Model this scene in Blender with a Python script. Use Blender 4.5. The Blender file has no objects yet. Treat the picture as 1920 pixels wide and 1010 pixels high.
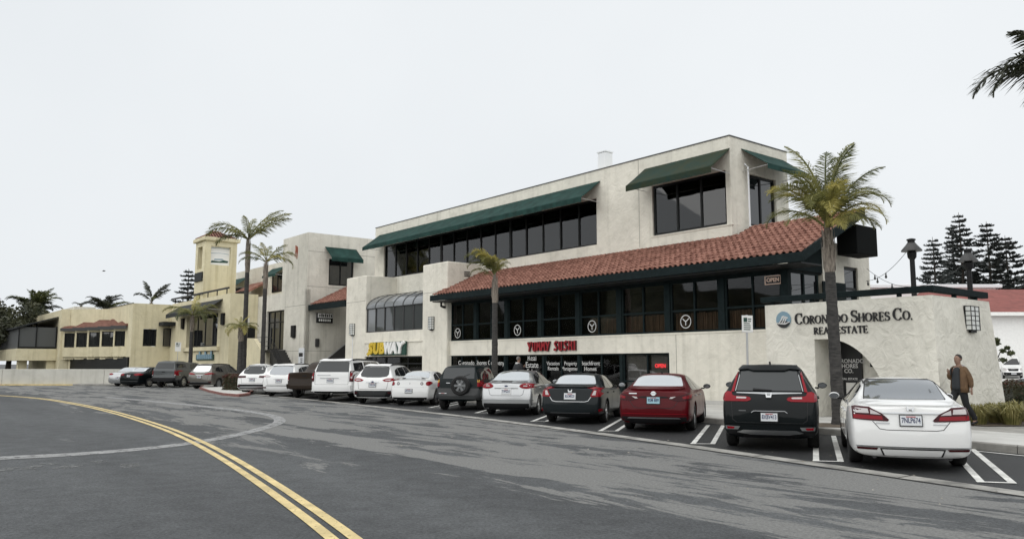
import bpy, bmesh, math, random
import numpy as np
from mathutils import Vector, Matrix
from mathutils.bvhtree import BVHTree
R = math.radians
random.seed(7)
scene = bpy.context.scene
COL = scene.collection

# ------------------------------------------------------------------ camera, sky, sun, exposure
cam_d = bpy.data.cameras.new('camera'); cam = bpy.data.objects.new('camera', cam_d); COL.objects.link(cam)
FPX, CX, CY, EYE, HOR = 1500.0, 960.0, 505.0, 1.7, 681.0
PITCH = math.atan((HOR-CY)/FPX)
cam.location = (0, 0, EYE); cam.rotation_euler = (math.pi/2+PITCH, 0, 0)
cam_d.sensor_width = 36.0; cam_d.lens = 36.0*FPX/1920.0
cam_d.clip_start = 0.1; cam_d.clip_end = 3000
scene.camera = cam

SUN_EL, SUN_AZ = R(52), R(215)     # azimuth clockwise from +Y: high behind the camera and to its left
world = bpy.data.worlds.new('World'); scene.world = world; world.use_nodes = True
nt = world.node_tree; nt.nodes.clear()
wo = nt.nodes.new('ShaderNodeOutputWorld'); bg = nt.nodes.new('ShaderNodeBackground')
sky = nt.nodes.new('ShaderNodeTexSky'); sky.sky_type = 'NISHITA'; sky.sun_disc = False
sky.sun_elevation = SUN_EL; sky.sun_rotation = SUN_AZ; sky.air_density = 1.0; sky.dust_density = 4.0
hs = nt.nodes.new('ShaderNodeHueSaturation'); hs.inputs['Saturation'].default_value = 0.25
mul = nt.nodes.new('ShaderNodeMix'); mul.data_type = 'RGBA'; mul.blend_type = 'MULTIPLY'; mul.inputs['Factor'].default_value = 1
mul.inputs[7].default_value = (0.06, 0.06, 0.06, 1)
cloud = nt.nodes.new('ShaderNodeTexNoise'); cloud.inputs['Scale'].default_value = 1.1; cloud.inputs['Detail'].default_value = 5
crmp = nt.nodes.new('ShaderNodeValToRGB')
crmp.color_ramp.elements[0].position = 0.25; crmp.color_ramp.elements[0].color = (0.53, 0.558, 0.582, 1)
crmp.color_ramp.elements[1].position = 0.7; crmp.color_ramp.elements[1].color = (0.615, 0.637, 0.654, 1)
ov = nt.nodes.new('ShaderNodeMix'); ov.data_type = 'RGBA'; ov.inputs['Factor'].default_value = 0.93
L = nt.links.new
L(sky.outputs[0], hs.inputs['Color']); L(hs.outputs[0], mul.inputs[6]); L(mul.outputs[2], ov.inputs[6])
tc = nt.nodes.new('ShaderNodeTexCoord'); L(tc.outputs['Generated'], cloud.inputs['Vector'])
L(cloud.outputs['Fac'], crmp.inputs['Fac']); L(crmp.outputs['Color'], ov.inputs[7])
L(ov.outputs[2], bg.inputs['Color']); bg.inputs['Strength'].default_value = 1.0; L(bg.outputs[0], wo.inputs['Surface'])

sd = bpy.data.lights.new('sun', 'SUN'); sun = bpy.data.objects.new('sun', sd); COL.objects.link(sun)
sd.energy = 1.5; sd.angle = R(120); sd.color = (1.0, 0.97, 0.92)
sdir = Vector((math.sin(SUN_AZ)*math.cos(SUN_EL), math.cos(SUN_AZ)*math.cos(SUN_EL), math.sin(SUN_EL)))
sun.rotation_euler = (-sdir).to_track_quat('-Z', 'Y').to_euler()
vs = scene.view_settings; vs.view_transform = 'Standard'; vs.look = 'None'; vs.gamma = 1; vs.use_curve_mapping = False
vs.exposure = 0.58

# ------------------------------------------------------------------ layout frame of the street front
# s runs along the shop fronts (away from the camera), w runs into the buildings, both in metres from the photographer
AF = R(39)
EU = Vector((-math.sin(AF), math.cos(AF), 0)); NI = Vector((math.cos(AF), math.sin(AF), 0))
def T(s, w, z): return EU*s + NI*w + Vector((0, 0, z))
TR = -(math.pi/2-AF)                                   # rotation about z of the frame whose x is -s and y is w
_F = Vector((0, math.cos(PITCH), math.sin(PITCH))); _U = Vector((0, -math.sin(PITCH), math.cos(PITCH)))
def ray(x, y): return _F*FPX + Vector((1, 0, 0))*(x-CX) + _U*(CY-y)
def GZ(x, y, z=0.0):                                   # survey: ground point
    d = ray(x, y); t = (z-EYE)/d.z; return Vector((0, 0, EYE)) + d*t
def ONW(x, y, w):                                      # survey: (s, z) on a wall plane
    d = ray(x, y); t = w/d.dot(NI); q = Vector((0, 0, EYE)) + d*t; return q.dot(EU), q.z
def ONY(x, y, Y):
    d = ray(x, y); t = Y/d.y; return Vector((0, 0, EYE)) + d*t

# ------------------------------------------------------------------ mesh + object helpers
class MB:
    def __init__(self, f=None): self.v = []; self.f = []; self.T = f or (lambda a, b, c: Vector((a, b, c)))
    def add(self, pts): n = len(self.v); self.v += [tuple(self.T(*p)) for p in pts]; return n
    def quad(self, a, b, c, d): n = self.add([a, b, c, d]); self.f.append((n, n+1, n+2, n+3)); return self
    def poly(self, pts): n = self.add(pts); self.f.append(tuple(range(n, n+len(pts)))); return self
    def box(self, x0, x1, y0, y1, z0, z1, bev=0.0, seg=1):
        if bev > 0:
            b = bmesh.new(); bmesh.ops.create_cube(b, size=1)
            for v in b.verts: v.co = Vector((x0+(v.co.x+.5)*(x1-x0), y0+(v.co.y+.5)*(y1-y0), z0+(v.co.z+.5)*(z1-z0)))
            bmesh.ops.bevel(b, geom=list(b.edges), offset=bev, segments=seg, profile=.5, affect='EDGES')
            n = self.add([tuple(v.co) for v in b.verts]); b.verts.index_update()
            for f in b.faces: self.f.append(tuple(n+v.index for v in f.verts))
            b.free(); return self
        n = self.add([(x0,y0,z0),(x1,y0,z0),(x1,y1,z0),(x0,y1,z0),(x0,y0,z1),(x1,y0,z1),(x1,y1,z1),(x0,y1,z1)])
        for q in ((0,3,2,1),(4,5,6,7),(0,1,5,4),(1,2,6,5),(2,3,7,6),(3,0,4,7)): self.f.append(tuple(n+i for i in q))
        return self
    def prism(self, pts, d):                           # polygon pts (3d) pushed along d
        n = len(pts); d = Vector(d); a = self.add(pts); b = self.add([tuple(Vector(p)+d) for p in pts])
        self.f.append(tuple(a+i for i in range(n))); self.f.append(tuple(b+i for i in reversed(range(n))))
        for i in range(n): j = (i+1) % n; self.f.append((a+i, b+i, b+j, a+j))
        return self
    def tube(self, pts, r, k=8, cap=True):
        pts = [Vector(p) for p in pts]; rs = r if isinstance(r, (list, tuple)) else [r]*len(pts); rings = []
        for i, p in enumerate(pts):
            d = (pts[min(i+1, len(pts)-1)]-pts[max(i-1, 0)]).normalized()
            a = d.cross(Vector((0, 0, 1)) if abs(d.z) < .95 else Vector((1, 0, 0))).normalized(); b = d.cross(a)
            rings.append(self.add([tuple(p+(a*math.cos(2*math.pi*j/k)+b*math.sin(2*math.pi*j/k))*rs[i]) for j in range(k)]))
        for i in range(len(rings)-1):
            for j in range(k): jj = (j+1) % k; self.f.append((rings[i]+j, rings[i]+jj, rings[i+1]+jj, rings[i+1]+j))
        if cap:
            self.f.append(tuple(rings[0]+j for j in reversed(range(k)))); self.f.append(tuple(rings[-1]+j for j in range(k)))
        return self
    def lathe(self, prof, k=24, o=(0, 0, 0), axis='z', close=False):    # prof: (radius, height)
        rings = []
        for (r, h) in prof:
            ps = []
            for j in range(k):
                c, s_ = math.cos(2*math.pi*j/k)*r, math.sin(2*math.pi*j/k)*r
                p = (c, s_, h) if axis == 'z' else ((c, h, s_) if axis == 'y' else (h, c, s_))
                ps.append((p[0]+o[0], p[1]+o[1], p[2]+o[2]))
            rings.append(self.add(ps))
        n = len(rings)
        for i in range(n if close else n-1):
            a, b = rings[i], rings[(i+1) % n]
            for j in range(k): jj = (j+1) % k; self.f.append((a+j, a+jj, b+jj, b+j))
        if not close:
            self.f.append(tuple(rings[0]+j for j in range(k))); self.f.append(tuple(rings[-1]+j for j in range(k)))
        return self
    def mesh(self, name, mat, smooth=False, off=None, fix=True):
        me = bpy.data.meshes.new(name)
        v = self.v if off is None else [(a-off[0], b-off[1], c-off[2]) for a, b, c in self.v]
        me.from_pydata(v, [], self.f)
        if fix:
            b = bmesh.new(); b.from_mesh(me); bmesh.ops.recalc_face_normals(b, faces=b.faces); b.to_mesh(me); b.free()
        me.validate()
        if mat is not None: me.materials.append(mat if not isinstance(mat, str) else M[mat])
        if smooth: smooth_mesh(me, smooth)
        return me
def smooth_mesh(me, ang):
    me.polygons.foreach_set('use_smooth', [True]*len(me.polygons))
    if ang is not True:
        b = bmesh.new(); b.from_mesh(me)
        for e in b.edges:
            if len(e.link_faces) == 2 and e.calc_face_angle(0) > R(ang): e.smooth = False
        b.to_mesh(me); b.free()
def link(name, me, parent=None):
    o = bpy.data.objects.new(name, me); COL.objects.link(o); o.parent = parent; return o
def tag(o, label=None, cat=None, group=None, kind=None):
    if label: o['label'] = label
    if cat: o['category'] = cat
    if group: o['group'] = group
    if kind: o['kind'] = kind
    return o
def empty(name, loc, label, cat, group=None, rz=0.0):
    o = bpy.data.objects.new(name, None); COL.objects.link(o); o.location = loc; o.rotation_euler = (0, 0, rz); o.empty_display_size = .3
    return tag(o, label, cat, group)
def wpos(o):                                           # world offset of an unrotated parent chain
    p = Vector((0, 0, 0))
    while o is not None: p += o.location; o = o.parent
    return p
def wpart(name, mb, mat, parent, smooth=False):        # mesh given in world coordinates under an unrotated thing
    return link(name, mb.mesh(name, mat, smooth, wpos(parent) if parent else None), parent)
def part(name, mb, mat, parent, smooth=False):         # mesh given in the parent's own coordinates
    return link(name, mb.mesh(name, mat, smooth), parent)
def copy_tree(o, parent=None):
    c = o.copy(); COL.objects.link(c); c.parent = parent
    for ch in list(o.children): copy_tree(ch, c)
    return c

# ------------------------------------------------------------------ materials
M = {}
def nodes(name):
    m = bpy.data.materials.new(name); m.use_nodes = True; t = m.node_tree
    return m, t, t.nodes['Principled BSDF'], t.links.new
def mat(name, col, rough=.6, metal=0.0, var=0.0, vscale=4.0, bump=0.0, bscale=40.0, coat=0.0, spec=.5, ior=None, col2=None, detail=4, bdist=.02, emit=None, estr=0.0, stretch=None, trans=0.0):
    m, t, p, L = nodes(name)
    c = tuple(col)+(1,)
    p.inputs['Base Color'].default_value = c; p.inputs['Roughness'].default_value = rough; p.inputs['Metallic'].default_value = metal
    p.inputs['Specular IOR Level'].default_value = spec
    if ior: p.inputs['IOR'].default_value = ior
    if coat: p.inputs['Coat Weight'].default_value = coat; p.inputs['Coat Roughness'].default_value = .04
    if emit: p.inputs['Emission Color'].default_value = tuple(emit)+(1,); p.inputs['Emission Strength'].default_value = estr
    if trans: p.inputs['Subsurface Weight'].default_value = 0
    g = None
    if var or col2 or bump:
        g = t.nodes.new('ShaderNodeNewGeometry'); vec = g.outputs['Position']
        if stretch:
            mp = t.nodes.new('ShaderNodeMapping'); mp.inputs['Rotation'].default_value = (0, 0, stretch[0]); mp.inputs['Scale'].default_value = stretch[1]
            L(vec, mp.inputs['Vector']); vec = mp.outputs['Vector']
    if var or col2:
        n = t.nodes.new('ShaderNodeTexNoise'); n.inputs['Scale'].default_value = vscale; n.inputs['Detail'].default_value = detail; n.inputs['Roughness'].default_value = .6
        L(vec, n.inputs['Vector'])
        r = t.nodes.new('ShaderNodeValToRGB'); a, b = r.color_ramp.elements
        a.position = .32; b.position = .68
        if col2: a.color = c; b.color = tuple(col2)+(1,)
        else:
            a.color = tuple(x*(1-var) for x in col)+(1,); b.color = tuple(min(1, x*(1+var)) for x in col)+(1,)
        L(n.outputs['Fac'], r.inputs['Fac']); L(r.outputs['Color'], p.inputs['Base Color'])
    if bump:
        n2 = t.nodes.new('ShaderNodeTexNoise'); n2.inputs['Scale'].default_value = bscale; n2.inputs['Detail'].default_value = 5; L(g.outputs['Position'], n2.inputs['Vector'])
        bn = t.nodes.new('ShaderNodeBump'); bn.inputs['Strength'].default_value = bump; bn.inputs['Distance'].default_value = bdist
        L(n2.outputs['Fac'], bn.inputs['Height']); L(bn.outputs['Normal'], p.inputs['Normal'])
    M[name] = m; return m
def stucco(name, col, dirt=(.30, .29, .24), trowel=.5, tscale=3.0, streak=.35):
    """hand trowelled render: base tone drifting, rain streaks below edges, coarse trowel relief"""
    m, t, p, L = nodes(name); g = t.nodes.new('ShaderNodeNewGeometry'); pos = g.outputs['Position']
    n1 = t.nodes.new('ShaderNodeTexNoise'); n1.inputs['Scale'].default_value = .55; n1.inputs['Detail'].default_value = 6; n1.inputs['Roughness'].default_value = .65; L(pos, n1.inputs['Vector'])
    r1 = t.nodes.new('ShaderNodeValToRGB'); a, b = r1.color_ramp.elements; a.position = .3; b.position = .7
    a.color = tuple(x*.86 for x in col)+(1,); b.color = tuple(min(1, x*1.06) for x in col)+(1,); L(n1.outputs['Fac'], r1.inputs['Fac'])
    mp = t.nodes.new('ShaderNodeMapping'); mp.inputs['Scale'].default_value = (3.2, 3.2, .16); L(pos, mp.inputs['Vector'])
    n2 = t.nodes.new('ShaderNodeTexNoise'); n2.inputs['Scale'].default_value = 1.0; n2.inputs['Detail'].default_value = 5; L(mp.outputs[0], n2.inputs['Vector'])
    r2 = t.nodes.new('ShaderNodeValToRGB'); a, b = r2.color_ramp.elements; a.position = .52; b.position = .74; a.color = (0, 0, 0, 1); b.color = (1, 1, 1, 1); L(n2.outputs['Fac'], r2.inputs['Fac'])
    n3 = t.nodes.new('ShaderNodeTexNoise'); n3.inputs['Scale'].default_value = 2.3; n3.inputs['Detail'].default_value = 6; L(pos, n3.inputs['Vector'])
    r3 = t.nodes.new('ShaderNodeValToRGB'); a, b = r3.color_ramp.elements; a.position = .5; b.position = .75; a.color = (0, 0, 0, 1); b.color = (1, 1, 1, 1); L(n3.outputs['Fac'], r3.inputs['Fac'])
    ad = t.nodes.new('ShaderNodeMath'); ad.operation = 'MULTIPLY_ADD'; L(r2.outputs[0], ad.inputs[0]); ad.inputs[1].default_value = streak; 
    m3 = t.nodes.new('ShaderNodeMath'); m3.operation = 'MULTIPLY'; L(r3.outputs[0], m3.inputs[0]); m3.inputs[1].default_value = .22; L(m3.outputs[0], ad.inputs[2])
    mx = t.nodes.new('ShaderNodeMix'); mx.data_type = 'RGBA'; L(ad.outputs[0], mx.inputs['Factor']); L(r1.outputs[0], mx.inputs[6]); mx.inputs[7].default_value = tuple(dirt)+(1,)
    L(mx.outputs[2], p.inputs['Base Color']); p.inputs['Roughness'].default_value = .9; p.inputs['Specular IOR Level'].default_value = .2
    b1 = t.nodes.new('ShaderNodeTexNoise'); b1.inputs['Scale'].default_value = tscale; b1.inputs['Detail'].default_value = 3; b1.inputs['Distortion'].default_value = 1.4; L(pos, b1.inputs['Vector'])
    b2 = t.nodes.new('ShaderNodeTexNoise'); b2.inputs['Scale'].default_value = 45; b2.inputs['Detail'].default_value = 4; L(pos, b2.inputs['Vector'])
    u1 = t.nodes.new('ShaderNodeBump'); u1.inputs['Strength'].default_value = trowel; u1.inputs['Distance'].default_value = .06; L(b1.outputs['Fac'], u1.inputs['Height'])
    u2 = t.nodes.new('ShaderNodeBump'); u2.inputs['Strength'].default_value = .35; u2.inputs['Distance'].default_value = .012; L(b2.outputs['Fac'], u2.inputs['Height']); L(u1.outputs[0], u2.inputs['Normal'])
    L(u2.outputs[0], p.inputs['Normal']); M[name] = m
def glass(name, tint=(.03, .035, .04), ior=1.75, clear=0.0, rough=.02):
    """window glass: fresnel mirror over a dark (clear=0) or see-through pane"""
    m, t, p, L = nodes(name)
    p.inputs['Base Color'].default_value = tuple(tint)+(1,); p.inputs['Roughness'].default_value = rough; p.inputs['IOR'].default_value = ior
    g = t.nodes.new('ShaderNodeNewGeometry'); n = t.nodes.new('ShaderNodeTexNoise'); n.inputs['Scale'].default_value = .9; n.inputs['Detail'].default_value = 1
    L(g.outputs['Position'], n.inputs['Vector']); b = t.nodes.new('ShaderNodeBump'); b.inputs['Strength'].default_value = .03; b.inputs['Distance'].default_value = .15
    L(n.outputs['Fac'], b.inputs['Height']); L(b.outputs[0], p.inputs['Normal'])
    if clear:
        out = t.nodes['Material Output']; tr = t.nodes.new('ShaderNodeBsdfTransparent'); tr.inputs[0].default_value = (clear, clear, clear, 1)
        gl = t.nodes.new('ShaderNodeBsdfGlossy'); gl.inputs['Roughness'].default_value = rough; fr = t.nodes.new('ShaderNodeFresnel'); fr.inputs[0].default_value = ior
        mx = t.nodes.new('ShaderNodeMixShader'); L(fr.outputs[0], mx.inputs[0]); L(tr.outputs[0], mx.inputs[1]); L(gl.outputs[0], mx.inputs[2]); L(mx.outputs[0], out.inputs['Surface'])
    M[name] = m
stucco('stucco', (.745, .715, .63), streak=.25); stucco('stucco_entry', (.75, .73, .655), trowel=.9, tscale=2.6, streak=.15)
stucco('stucco_upper', (.74, .715, .63), streak=.25)
stucco('stucco_block', (.70, .675, .60), streak=.35)
stucco('stucco_yellow', (.69, .63, .445), dirt=(.42, .37, .22), streak=.4); stucco('stucco_tower', (.69, .63, .44), dirt=(.42, .36, .20), streak=.5)
stucco('concrete_wall', (.56, .55, .50), streak=.35, trowel=.2)
mat('house_white', (.78, .78, .77), .8, var=.05)
mat('house_roof', (.20, .062, .052), .85, var=.2, vscale=1.2, bump=.4, bscale=4)
mat('green_paint', (.008, .0145, .0155), .8, spec=.15, var=.25, vscale=5, bump=.15, bscale=25)
mat('black_frame', (.005, .006, .006), .5, spec=.3)
mat('black_metal', (.007, .007, .008), .5, spec=.3)
mat('alu', (.55, .56, .57), .4, .8)
mat('bronze_frame', (.055, .055, .055), .45, .3)
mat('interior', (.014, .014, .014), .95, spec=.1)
mat('ceiling_int', (.12, .12, .12), .9)
mat('sheer', (.42, .42, .41), .9, var=.35, vscale=9, stretch=(0, (1, 1, .03)))
mat('cardboard', (.34, .27, .19), .9)
mat('blind', (.32, .31, .29), .8, var=.1, vscale=8)
mat('curtain', (.22, .13, .075), .85, var=.5, vscale=14, stretch=(0, (1, 1, .05)))
mat('awning', (.014, .043, .037), .85, spec=.2, var=.35, vscale=2.2, bump=.12, bscale=9)
mat('awning_worn', (.011, .034, .029), .85, spec=.2, col2=(.028, .036, .019), vscale=1.3, bump=.15, bscale=8)
mat('awning_dark', (.012, .015, .016), .8, var=.3)
mat('terracotta', (.120, .050, .037), .9, col2=(.37, .195, .150), vscale=3.4, detail=10, bump=.4, bscale=30, spec=.2)
mat('terracotta_brown', (.085, .040, .030), .9, col2=(.22, .11, .085), vscale=3, detail=8, spec=.15)
mat('joint', (.26, .25, .22), .9)
mat('terracotta_dark', (.05, .022, .018), .95, var=.4, spec=.1)
mat('matte_black', (.006, .007, .007), .9, spec=.1)
mat('white_paint', (.78, .78, .76), .6, var=.05)
mat('gutter_white', (.72, .74, .76), .5)
mat('lamp_glass', (.72, .74, .72), .35, var=.05)
mat('sign_red', (.30, .010, .016), .4); mat('sign_red_dark', (.06, .008, .01), .5)
mat('sign_green', (.012, .055, .04), .5); mat('sign_yellow', (.62, .44, .04), .45); mat('sign_white', (.80, .80, .78), .5)
mat('letter_black', (.012, .012, .013), .5); mat('letter_white', (.62, .62, .61), .6)
mat('logo_blue', (.19, .30, .37), .6, var=.1, vscale=40)
mat('neon_red', (.5, .02, .02), .5, emit=(1, .05, .06), estr=.35)
mat('neon_amber', (.35, .24, .18), .5, emit=(1, .78, .66), estr=.08)
mat('paper', (.70, .69, .66), .9, var=.12, vscale=60)
mat('door_black', (.014, .015, .017), .35)
glass('glass_dark', (.012, .013, .015), 1.85); glass('glass_dark_b', (.010, .011, .012), 1.7); glass('glass_dark_c', (.022, .023, .024), 1.8); glass('glass_clear', clear=.75, ior=1.45); glass('glass_grey', (.05, .055, .058), 1.7); glass('glass_mid', clear=.7, ior=1.42)
glass('glass_upper', clear=.62, ior=1.82); glass('glass_hazy', (.16, .17, .18), 1.9, rough=.12)
# ------------------------------------------------------------------ ground, road, parking strip, sidewalk
def asphalt(name, dark, light, dry=None, wet=.35, spec=.5):
    m, t, p, L = nodes(name); g = t.nodes.new('ShaderNodeNewGeometry'); pos = g.outputs['Position']
    rot = t.nodes.new('ShaderNodeMapping'); rot.inputs['Rotation'].default_value = (0, 0, -R(129)); L(pos, rot.inputs['Vector'])   # x along s, y = -w
    st = t.nodes.new('ShaderNodeMapping'); st.inputs['Scale'].default_value = (.26, 1.35, 1); L(rot.outputs[0], st.inputs['Vector'])
    big = t.nodes.new('ShaderNodeTexNoise'); big.inputs['Scale'].default_value = .75; big.inputs['Detail'].default_value = 10; big.inputs['Roughness'].default_value = .74; big.inputs['Distortion'].default_value = .5; L(st.outputs[0], big.inputs['Vector'])
    fine = t.nodes.new('ShaderNodeTexNoise'); fine.inputs['Scale'].default_value = 26; fine.inputs['Detail'].default_value = 9; fine.inputs['Roughness'].default_value = .72; L(pos, fine.inputs['Vector'])
    sp = t.nodes.new('ShaderNodeTexVoronoi'); sp.inputs['Scale'].default_value = 90; L(pos, sp.inputs['Vector'])
    fr = t.nodes.new('ShaderNodeValToRGB'); a, b = fr.color_ramp.elements; a.position = .3; b.position = .72
    a.color = tuple(x*.45 for x in dark)+(1,); b.color = tuple(x*1.6 for x in dark)+(1,); L(fine.outputs['Fac'], fr.inputs['Fac'])
    mid = t.nodes.new('ShaderNodeTexNoise'); mid.inputs['Scale'].default_value = .35; mid.inputs['Detail'].default_value = 7; L(st.outputs[0], mid.inputs['Vector'])
    mr = t.nodes.new('ShaderNodeValToRGB'); mr.color_ramp.elements[0].position = .35; mr.color_ramp.elements[1].position = .65
    mr.color_ramp.elements[0].color = (.82, .82, .83, 1); mr.color_ramp.elements[1].color = (1.2, 1.2, 1.2, 1); L(mid.outputs['Fac'], mr.inputs['Fac'])
    iso = t.nodes.new('ShaderNodeTexNoise'); iso.inputs['Scale'].default_value = 2.4; iso.inputs['Detail'].default_value = 10; iso.inputs['Roughness'].default_value = .75; L(pos, iso.inputs['Vector'])
    ir = t.nodes.new('ShaderNodeMapRange'); ir.inputs['From Min'].default_value = .3; ir.inputs['From Max'].default_value = .7; ir.inputs['To Min'].default_value = .72; ir.inputs['To Max'].default_value = 1.3; L(iso.outputs['Fac'], ir.inputs['Value'])
    im = t.nodes.new('ShaderNodeVectorMath'); im.operation = 'SCALE'; L(fr.outputs[0], im.inputs[0]); L(ir.outputs[0], im.inputs['Scale'])
    mm = t.nodes.new('ShaderNodeMix'); mm.data_type = 'RGBA'; mm.blend_type = 'MULTIPLY'; mm.inputs['Factor'].default_value = 1; L(im.outputs[0], mm.inputs[6]); L(mr.outputs[0], mm.inputs[7])
    col = mm.outputs[2]; rough_src = None
    if dry:
        # dried-out lane: patches where the damp has gone, only between the wheel lane and the gutter
        sx = t.nodes.new('ShaderNodeSeparateXYZ'); L(rot.outputs[0], sx.inputs[0])
        w = t.nodes.new('ShaderNodeMapRange'); w.inputs['From Min'].default_value = -5.2; w.inputs['From Max'].default_value = -8.2; L(sx.outputs['Y'], w.inputs['Value'])
        w.inputs['To Min'].default_value = -.16; w.inputs['To Max'].default_value = .035
        ad = t.nodes.new('ShaderNodeMath'); ad.operation = 'ADD'; L(big.outputs['Fac'], ad.inputs[0]); L(w.outputs[0], ad.inputs[1])
        dr = t.nodes.new('ShaderNodeValToRGB'); a, b = dr.color_ramp.elements; a.position = .50; b.position = .525; a.color = (0, 0, 0, 1); b.color = (1, 1, 1, 1); L(ad.outputs[0], dr.inputs['Fac'])
        lr = t.nodes.new('ShaderNodeValToRGB'); a, b = lr.color_ramp.elements; a.position = .3; b.position = .72
        a.color = tuple(x*.62 for x in light)+(1,); b.color = tuple(x*1.38 for x in light)+(1,); L(fine.outputs['Fac'], lr.inputs['Fac'])
        m2 = t.nodes.new('ShaderNodeMix'); m2.data_type = 'RGBA'; L(dr.outputs[0], m2.inputs['Factor']); L(col, m2.inputs[6]); L(lr.outputs[0], m2.inputs[7]); col = m2.outputs[2]
        rr = t.nodes.new('ShaderNodeMapRange'); L(dr.outputs[0], rr.inputs['Value']); rr.inputs['To Min'].default_value = wet; rr.inputs['To Max'].default_value = .9; L(rr.outputs[0], p.inputs['Roughness'])
    else:
        p.inputs['Roughness'].default_value = wet
    L(col, p.inputs['Base Color']); p.inputs['Specular IOR Level'].default_value = spec
    bn = t.nodes.new('ShaderNodeBump'); bn.inputs['Strength'].default_value = .55; bn.inputs['Distance'].default_value = .012; L(sp.outputs['Distance'], bn.inputs['Height'])
    b2 = t.nodes.new('ShaderNodeBump'); b2.inputs['Strength'].default_value = .5; b2.inputs['Distance'].default_value = .012; L(fine.outputs['Fac'], b2.inputs['Height']); L(bn.outputs[0], b2.inputs['Normal']); L(b2.outputs[0], p.inputs['Normal'])
    M[name] = m
asphalt('asphalt', (.072, .076, .079), (.180, .181, .176), dry=True, wet=.8, spec=.3)
asphalt('asphalt_parking', (.015, .016, .017), None, wet=.6, spec=.4)
asphalt('asphalt_far', (.075, .075, .074), None, wet=.8)
mat('concrete', (.40, .395, .375), .85, col2=(.54, .535, .51), vscale=1.1, detail=9, bump=.25, bscale=40)
mat('kerb_concrete', (.20, .195, .18), .85, col2=(.33, .32, .295), vscale=2.5, detail=9, bump=.4, bscale=30)
mat('gutter_concrete', (.13, .128, .118), .85, col2=(.42, .41, .38), vscale=2.0, detail=9, bump=.3, bscale=30)
mat('kerb_red', (.17, .045, .04), .85, col2=(.24, .13, .11), vscale=6, detail=8)
mat('seam_dark', (.012, .012, .012), .9)
mat('soil', (.09, .07, .05), .95, var=.4, vscale=9, bump=.8, bscale=25)
mat('far_ground', (.16, .16, .15), .95, var=.2, vscale=.2)
def worn(name, col, thr=.36, sc=14, rough=.75):
    """road paint, worn through to the asphalt in specks"""
    m, t, p, L = nodes(name); g = t.nodes.new('ShaderNodeNewGeometry'); n = t.nodes.new('ShaderNodeTexNoise'); n.inputs['Scale'].default_value = sc; n.inputs['Detail'].default_value = 9; n.inputs['Roughness'].default_value = .75; L(g.outputs['Position'], n.inputs['Vector'])
    r = t.nodes.new('ShaderNodeValToRGB'); a, b = r.color_ramp.elements; a.position = thr; b.position = thr+.10; a.color = (0, 0, 0, 1); b.color = (1, 1, 1, 1); L(n.outputs['Fac'], r.inputs['Fac'])
    p.inputs['Base Color'].default_value = tuple(col)+(1,); p.inputs['Roughness'].default_value = rough; L(r.outputs[0], p.inputs['Alpha'])
    c = t.nodes.new('ShaderNodeTexNoise'); c.inputs['Scale'].default_value = 2.2; c.inputs['Detail'].default_value = 8; L(g.outputs['Position'], c.inputs['Vector'])
    cr = t.nodes.new('ShaderNodeValToRGB'); cr.color_ramp.elements[0].position = .35; cr.color_ramp.elements[1].position = .65
    cr.color_ramp.elements[0].color = tuple(x*.75 for x in col)+(1,); cr.color_ramp.elements[1].color = tuple(min(1, x*1.1) for x in col)+(1,); L(c.outputs['Fac'], cr.inputs['Fac']); L(cr.outputs[0], p.inputs['Base Color'])
    M[name] = m
worn('paint_white', (.66, .66, .63), .33); worn('paint_yellow', (.64, .51, .25), .33, 22); worn('paint_ghost', (.15, .155, .155), .44, 9, .9); worn('paint_smear', (.27, .273, .273), .37, 6, .9)

def interp(tab, x):
    if x <= tab[0][0]: (a, b), (c, d) = tab[0], tab[1]; return b+(d-b)*(x-a)/(c-a)
    for (a, b), (c, d) in zip(tab, tab[1:]):
        if x <= c: return b+(d-b)*(x-a)/(c-a)
    return tab[-1][1]
GUT = [(-8, 8.9), (0, 10.85), (4.1, 11.79), (7.3, 12.49), (10.05, 13.11), (13.6, 13.9), (20.1, 14.95), (24, 15.4), (29.9, 15.95), (38, 16.6), (46, 17.05), (60, 17.3)]
def gut(s): return sum(interp(GUT, s+d) for d in (-2.5, -1.25, 0, 1.25, 2.5))/5
def kerbw(s): return gut(s)+5.0
def strip(f0, f1, z, s0, s1, step=.6):
    mb = MB(T); n = max(1, int((s1-s0)/step)); pr = None
    for i in range(n+1):
        s = s0+(s1-s0)*i/n; a = mb.add([(s, f0(s), z), (s, f1(s), z)])
        if pr is not None: mb.f.append((pr, a, a+1, pr+1))
        pr = a
    return mb
g = MB(); g.quad((-900, -120, -.03), (900, -120, -.03), (900, 1500, -.03), (-900, 1500, -.03))
tag(wpart('ground', g, 'asphalt_far', None), kind='structure')
g = MB(); N = 60
pr = None
for i in range(N+1):                                   # road sheet, its far side following the gutter
    s = -12+i*(98/N); q = T(s, gut(s) if s < 46 else gut(46)+(s-46)*.25, -.004)
    p_ = T(s, -60, -.004); a = g.add([tuple(p_), tuple(q)])
    if pr is not None: g.f.append((pr, a, a+1, pr+1))
    pr = a
tag(wpart('road', g, 'asphalt', None), kind='structure')
tag(wpart('parking_strip', strip(lambda s: gut(s)+.40, lambda s: kerbw(s)+.05, .0, -12, 48.5), 'asphalt_parking', None), kind='structure')
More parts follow.
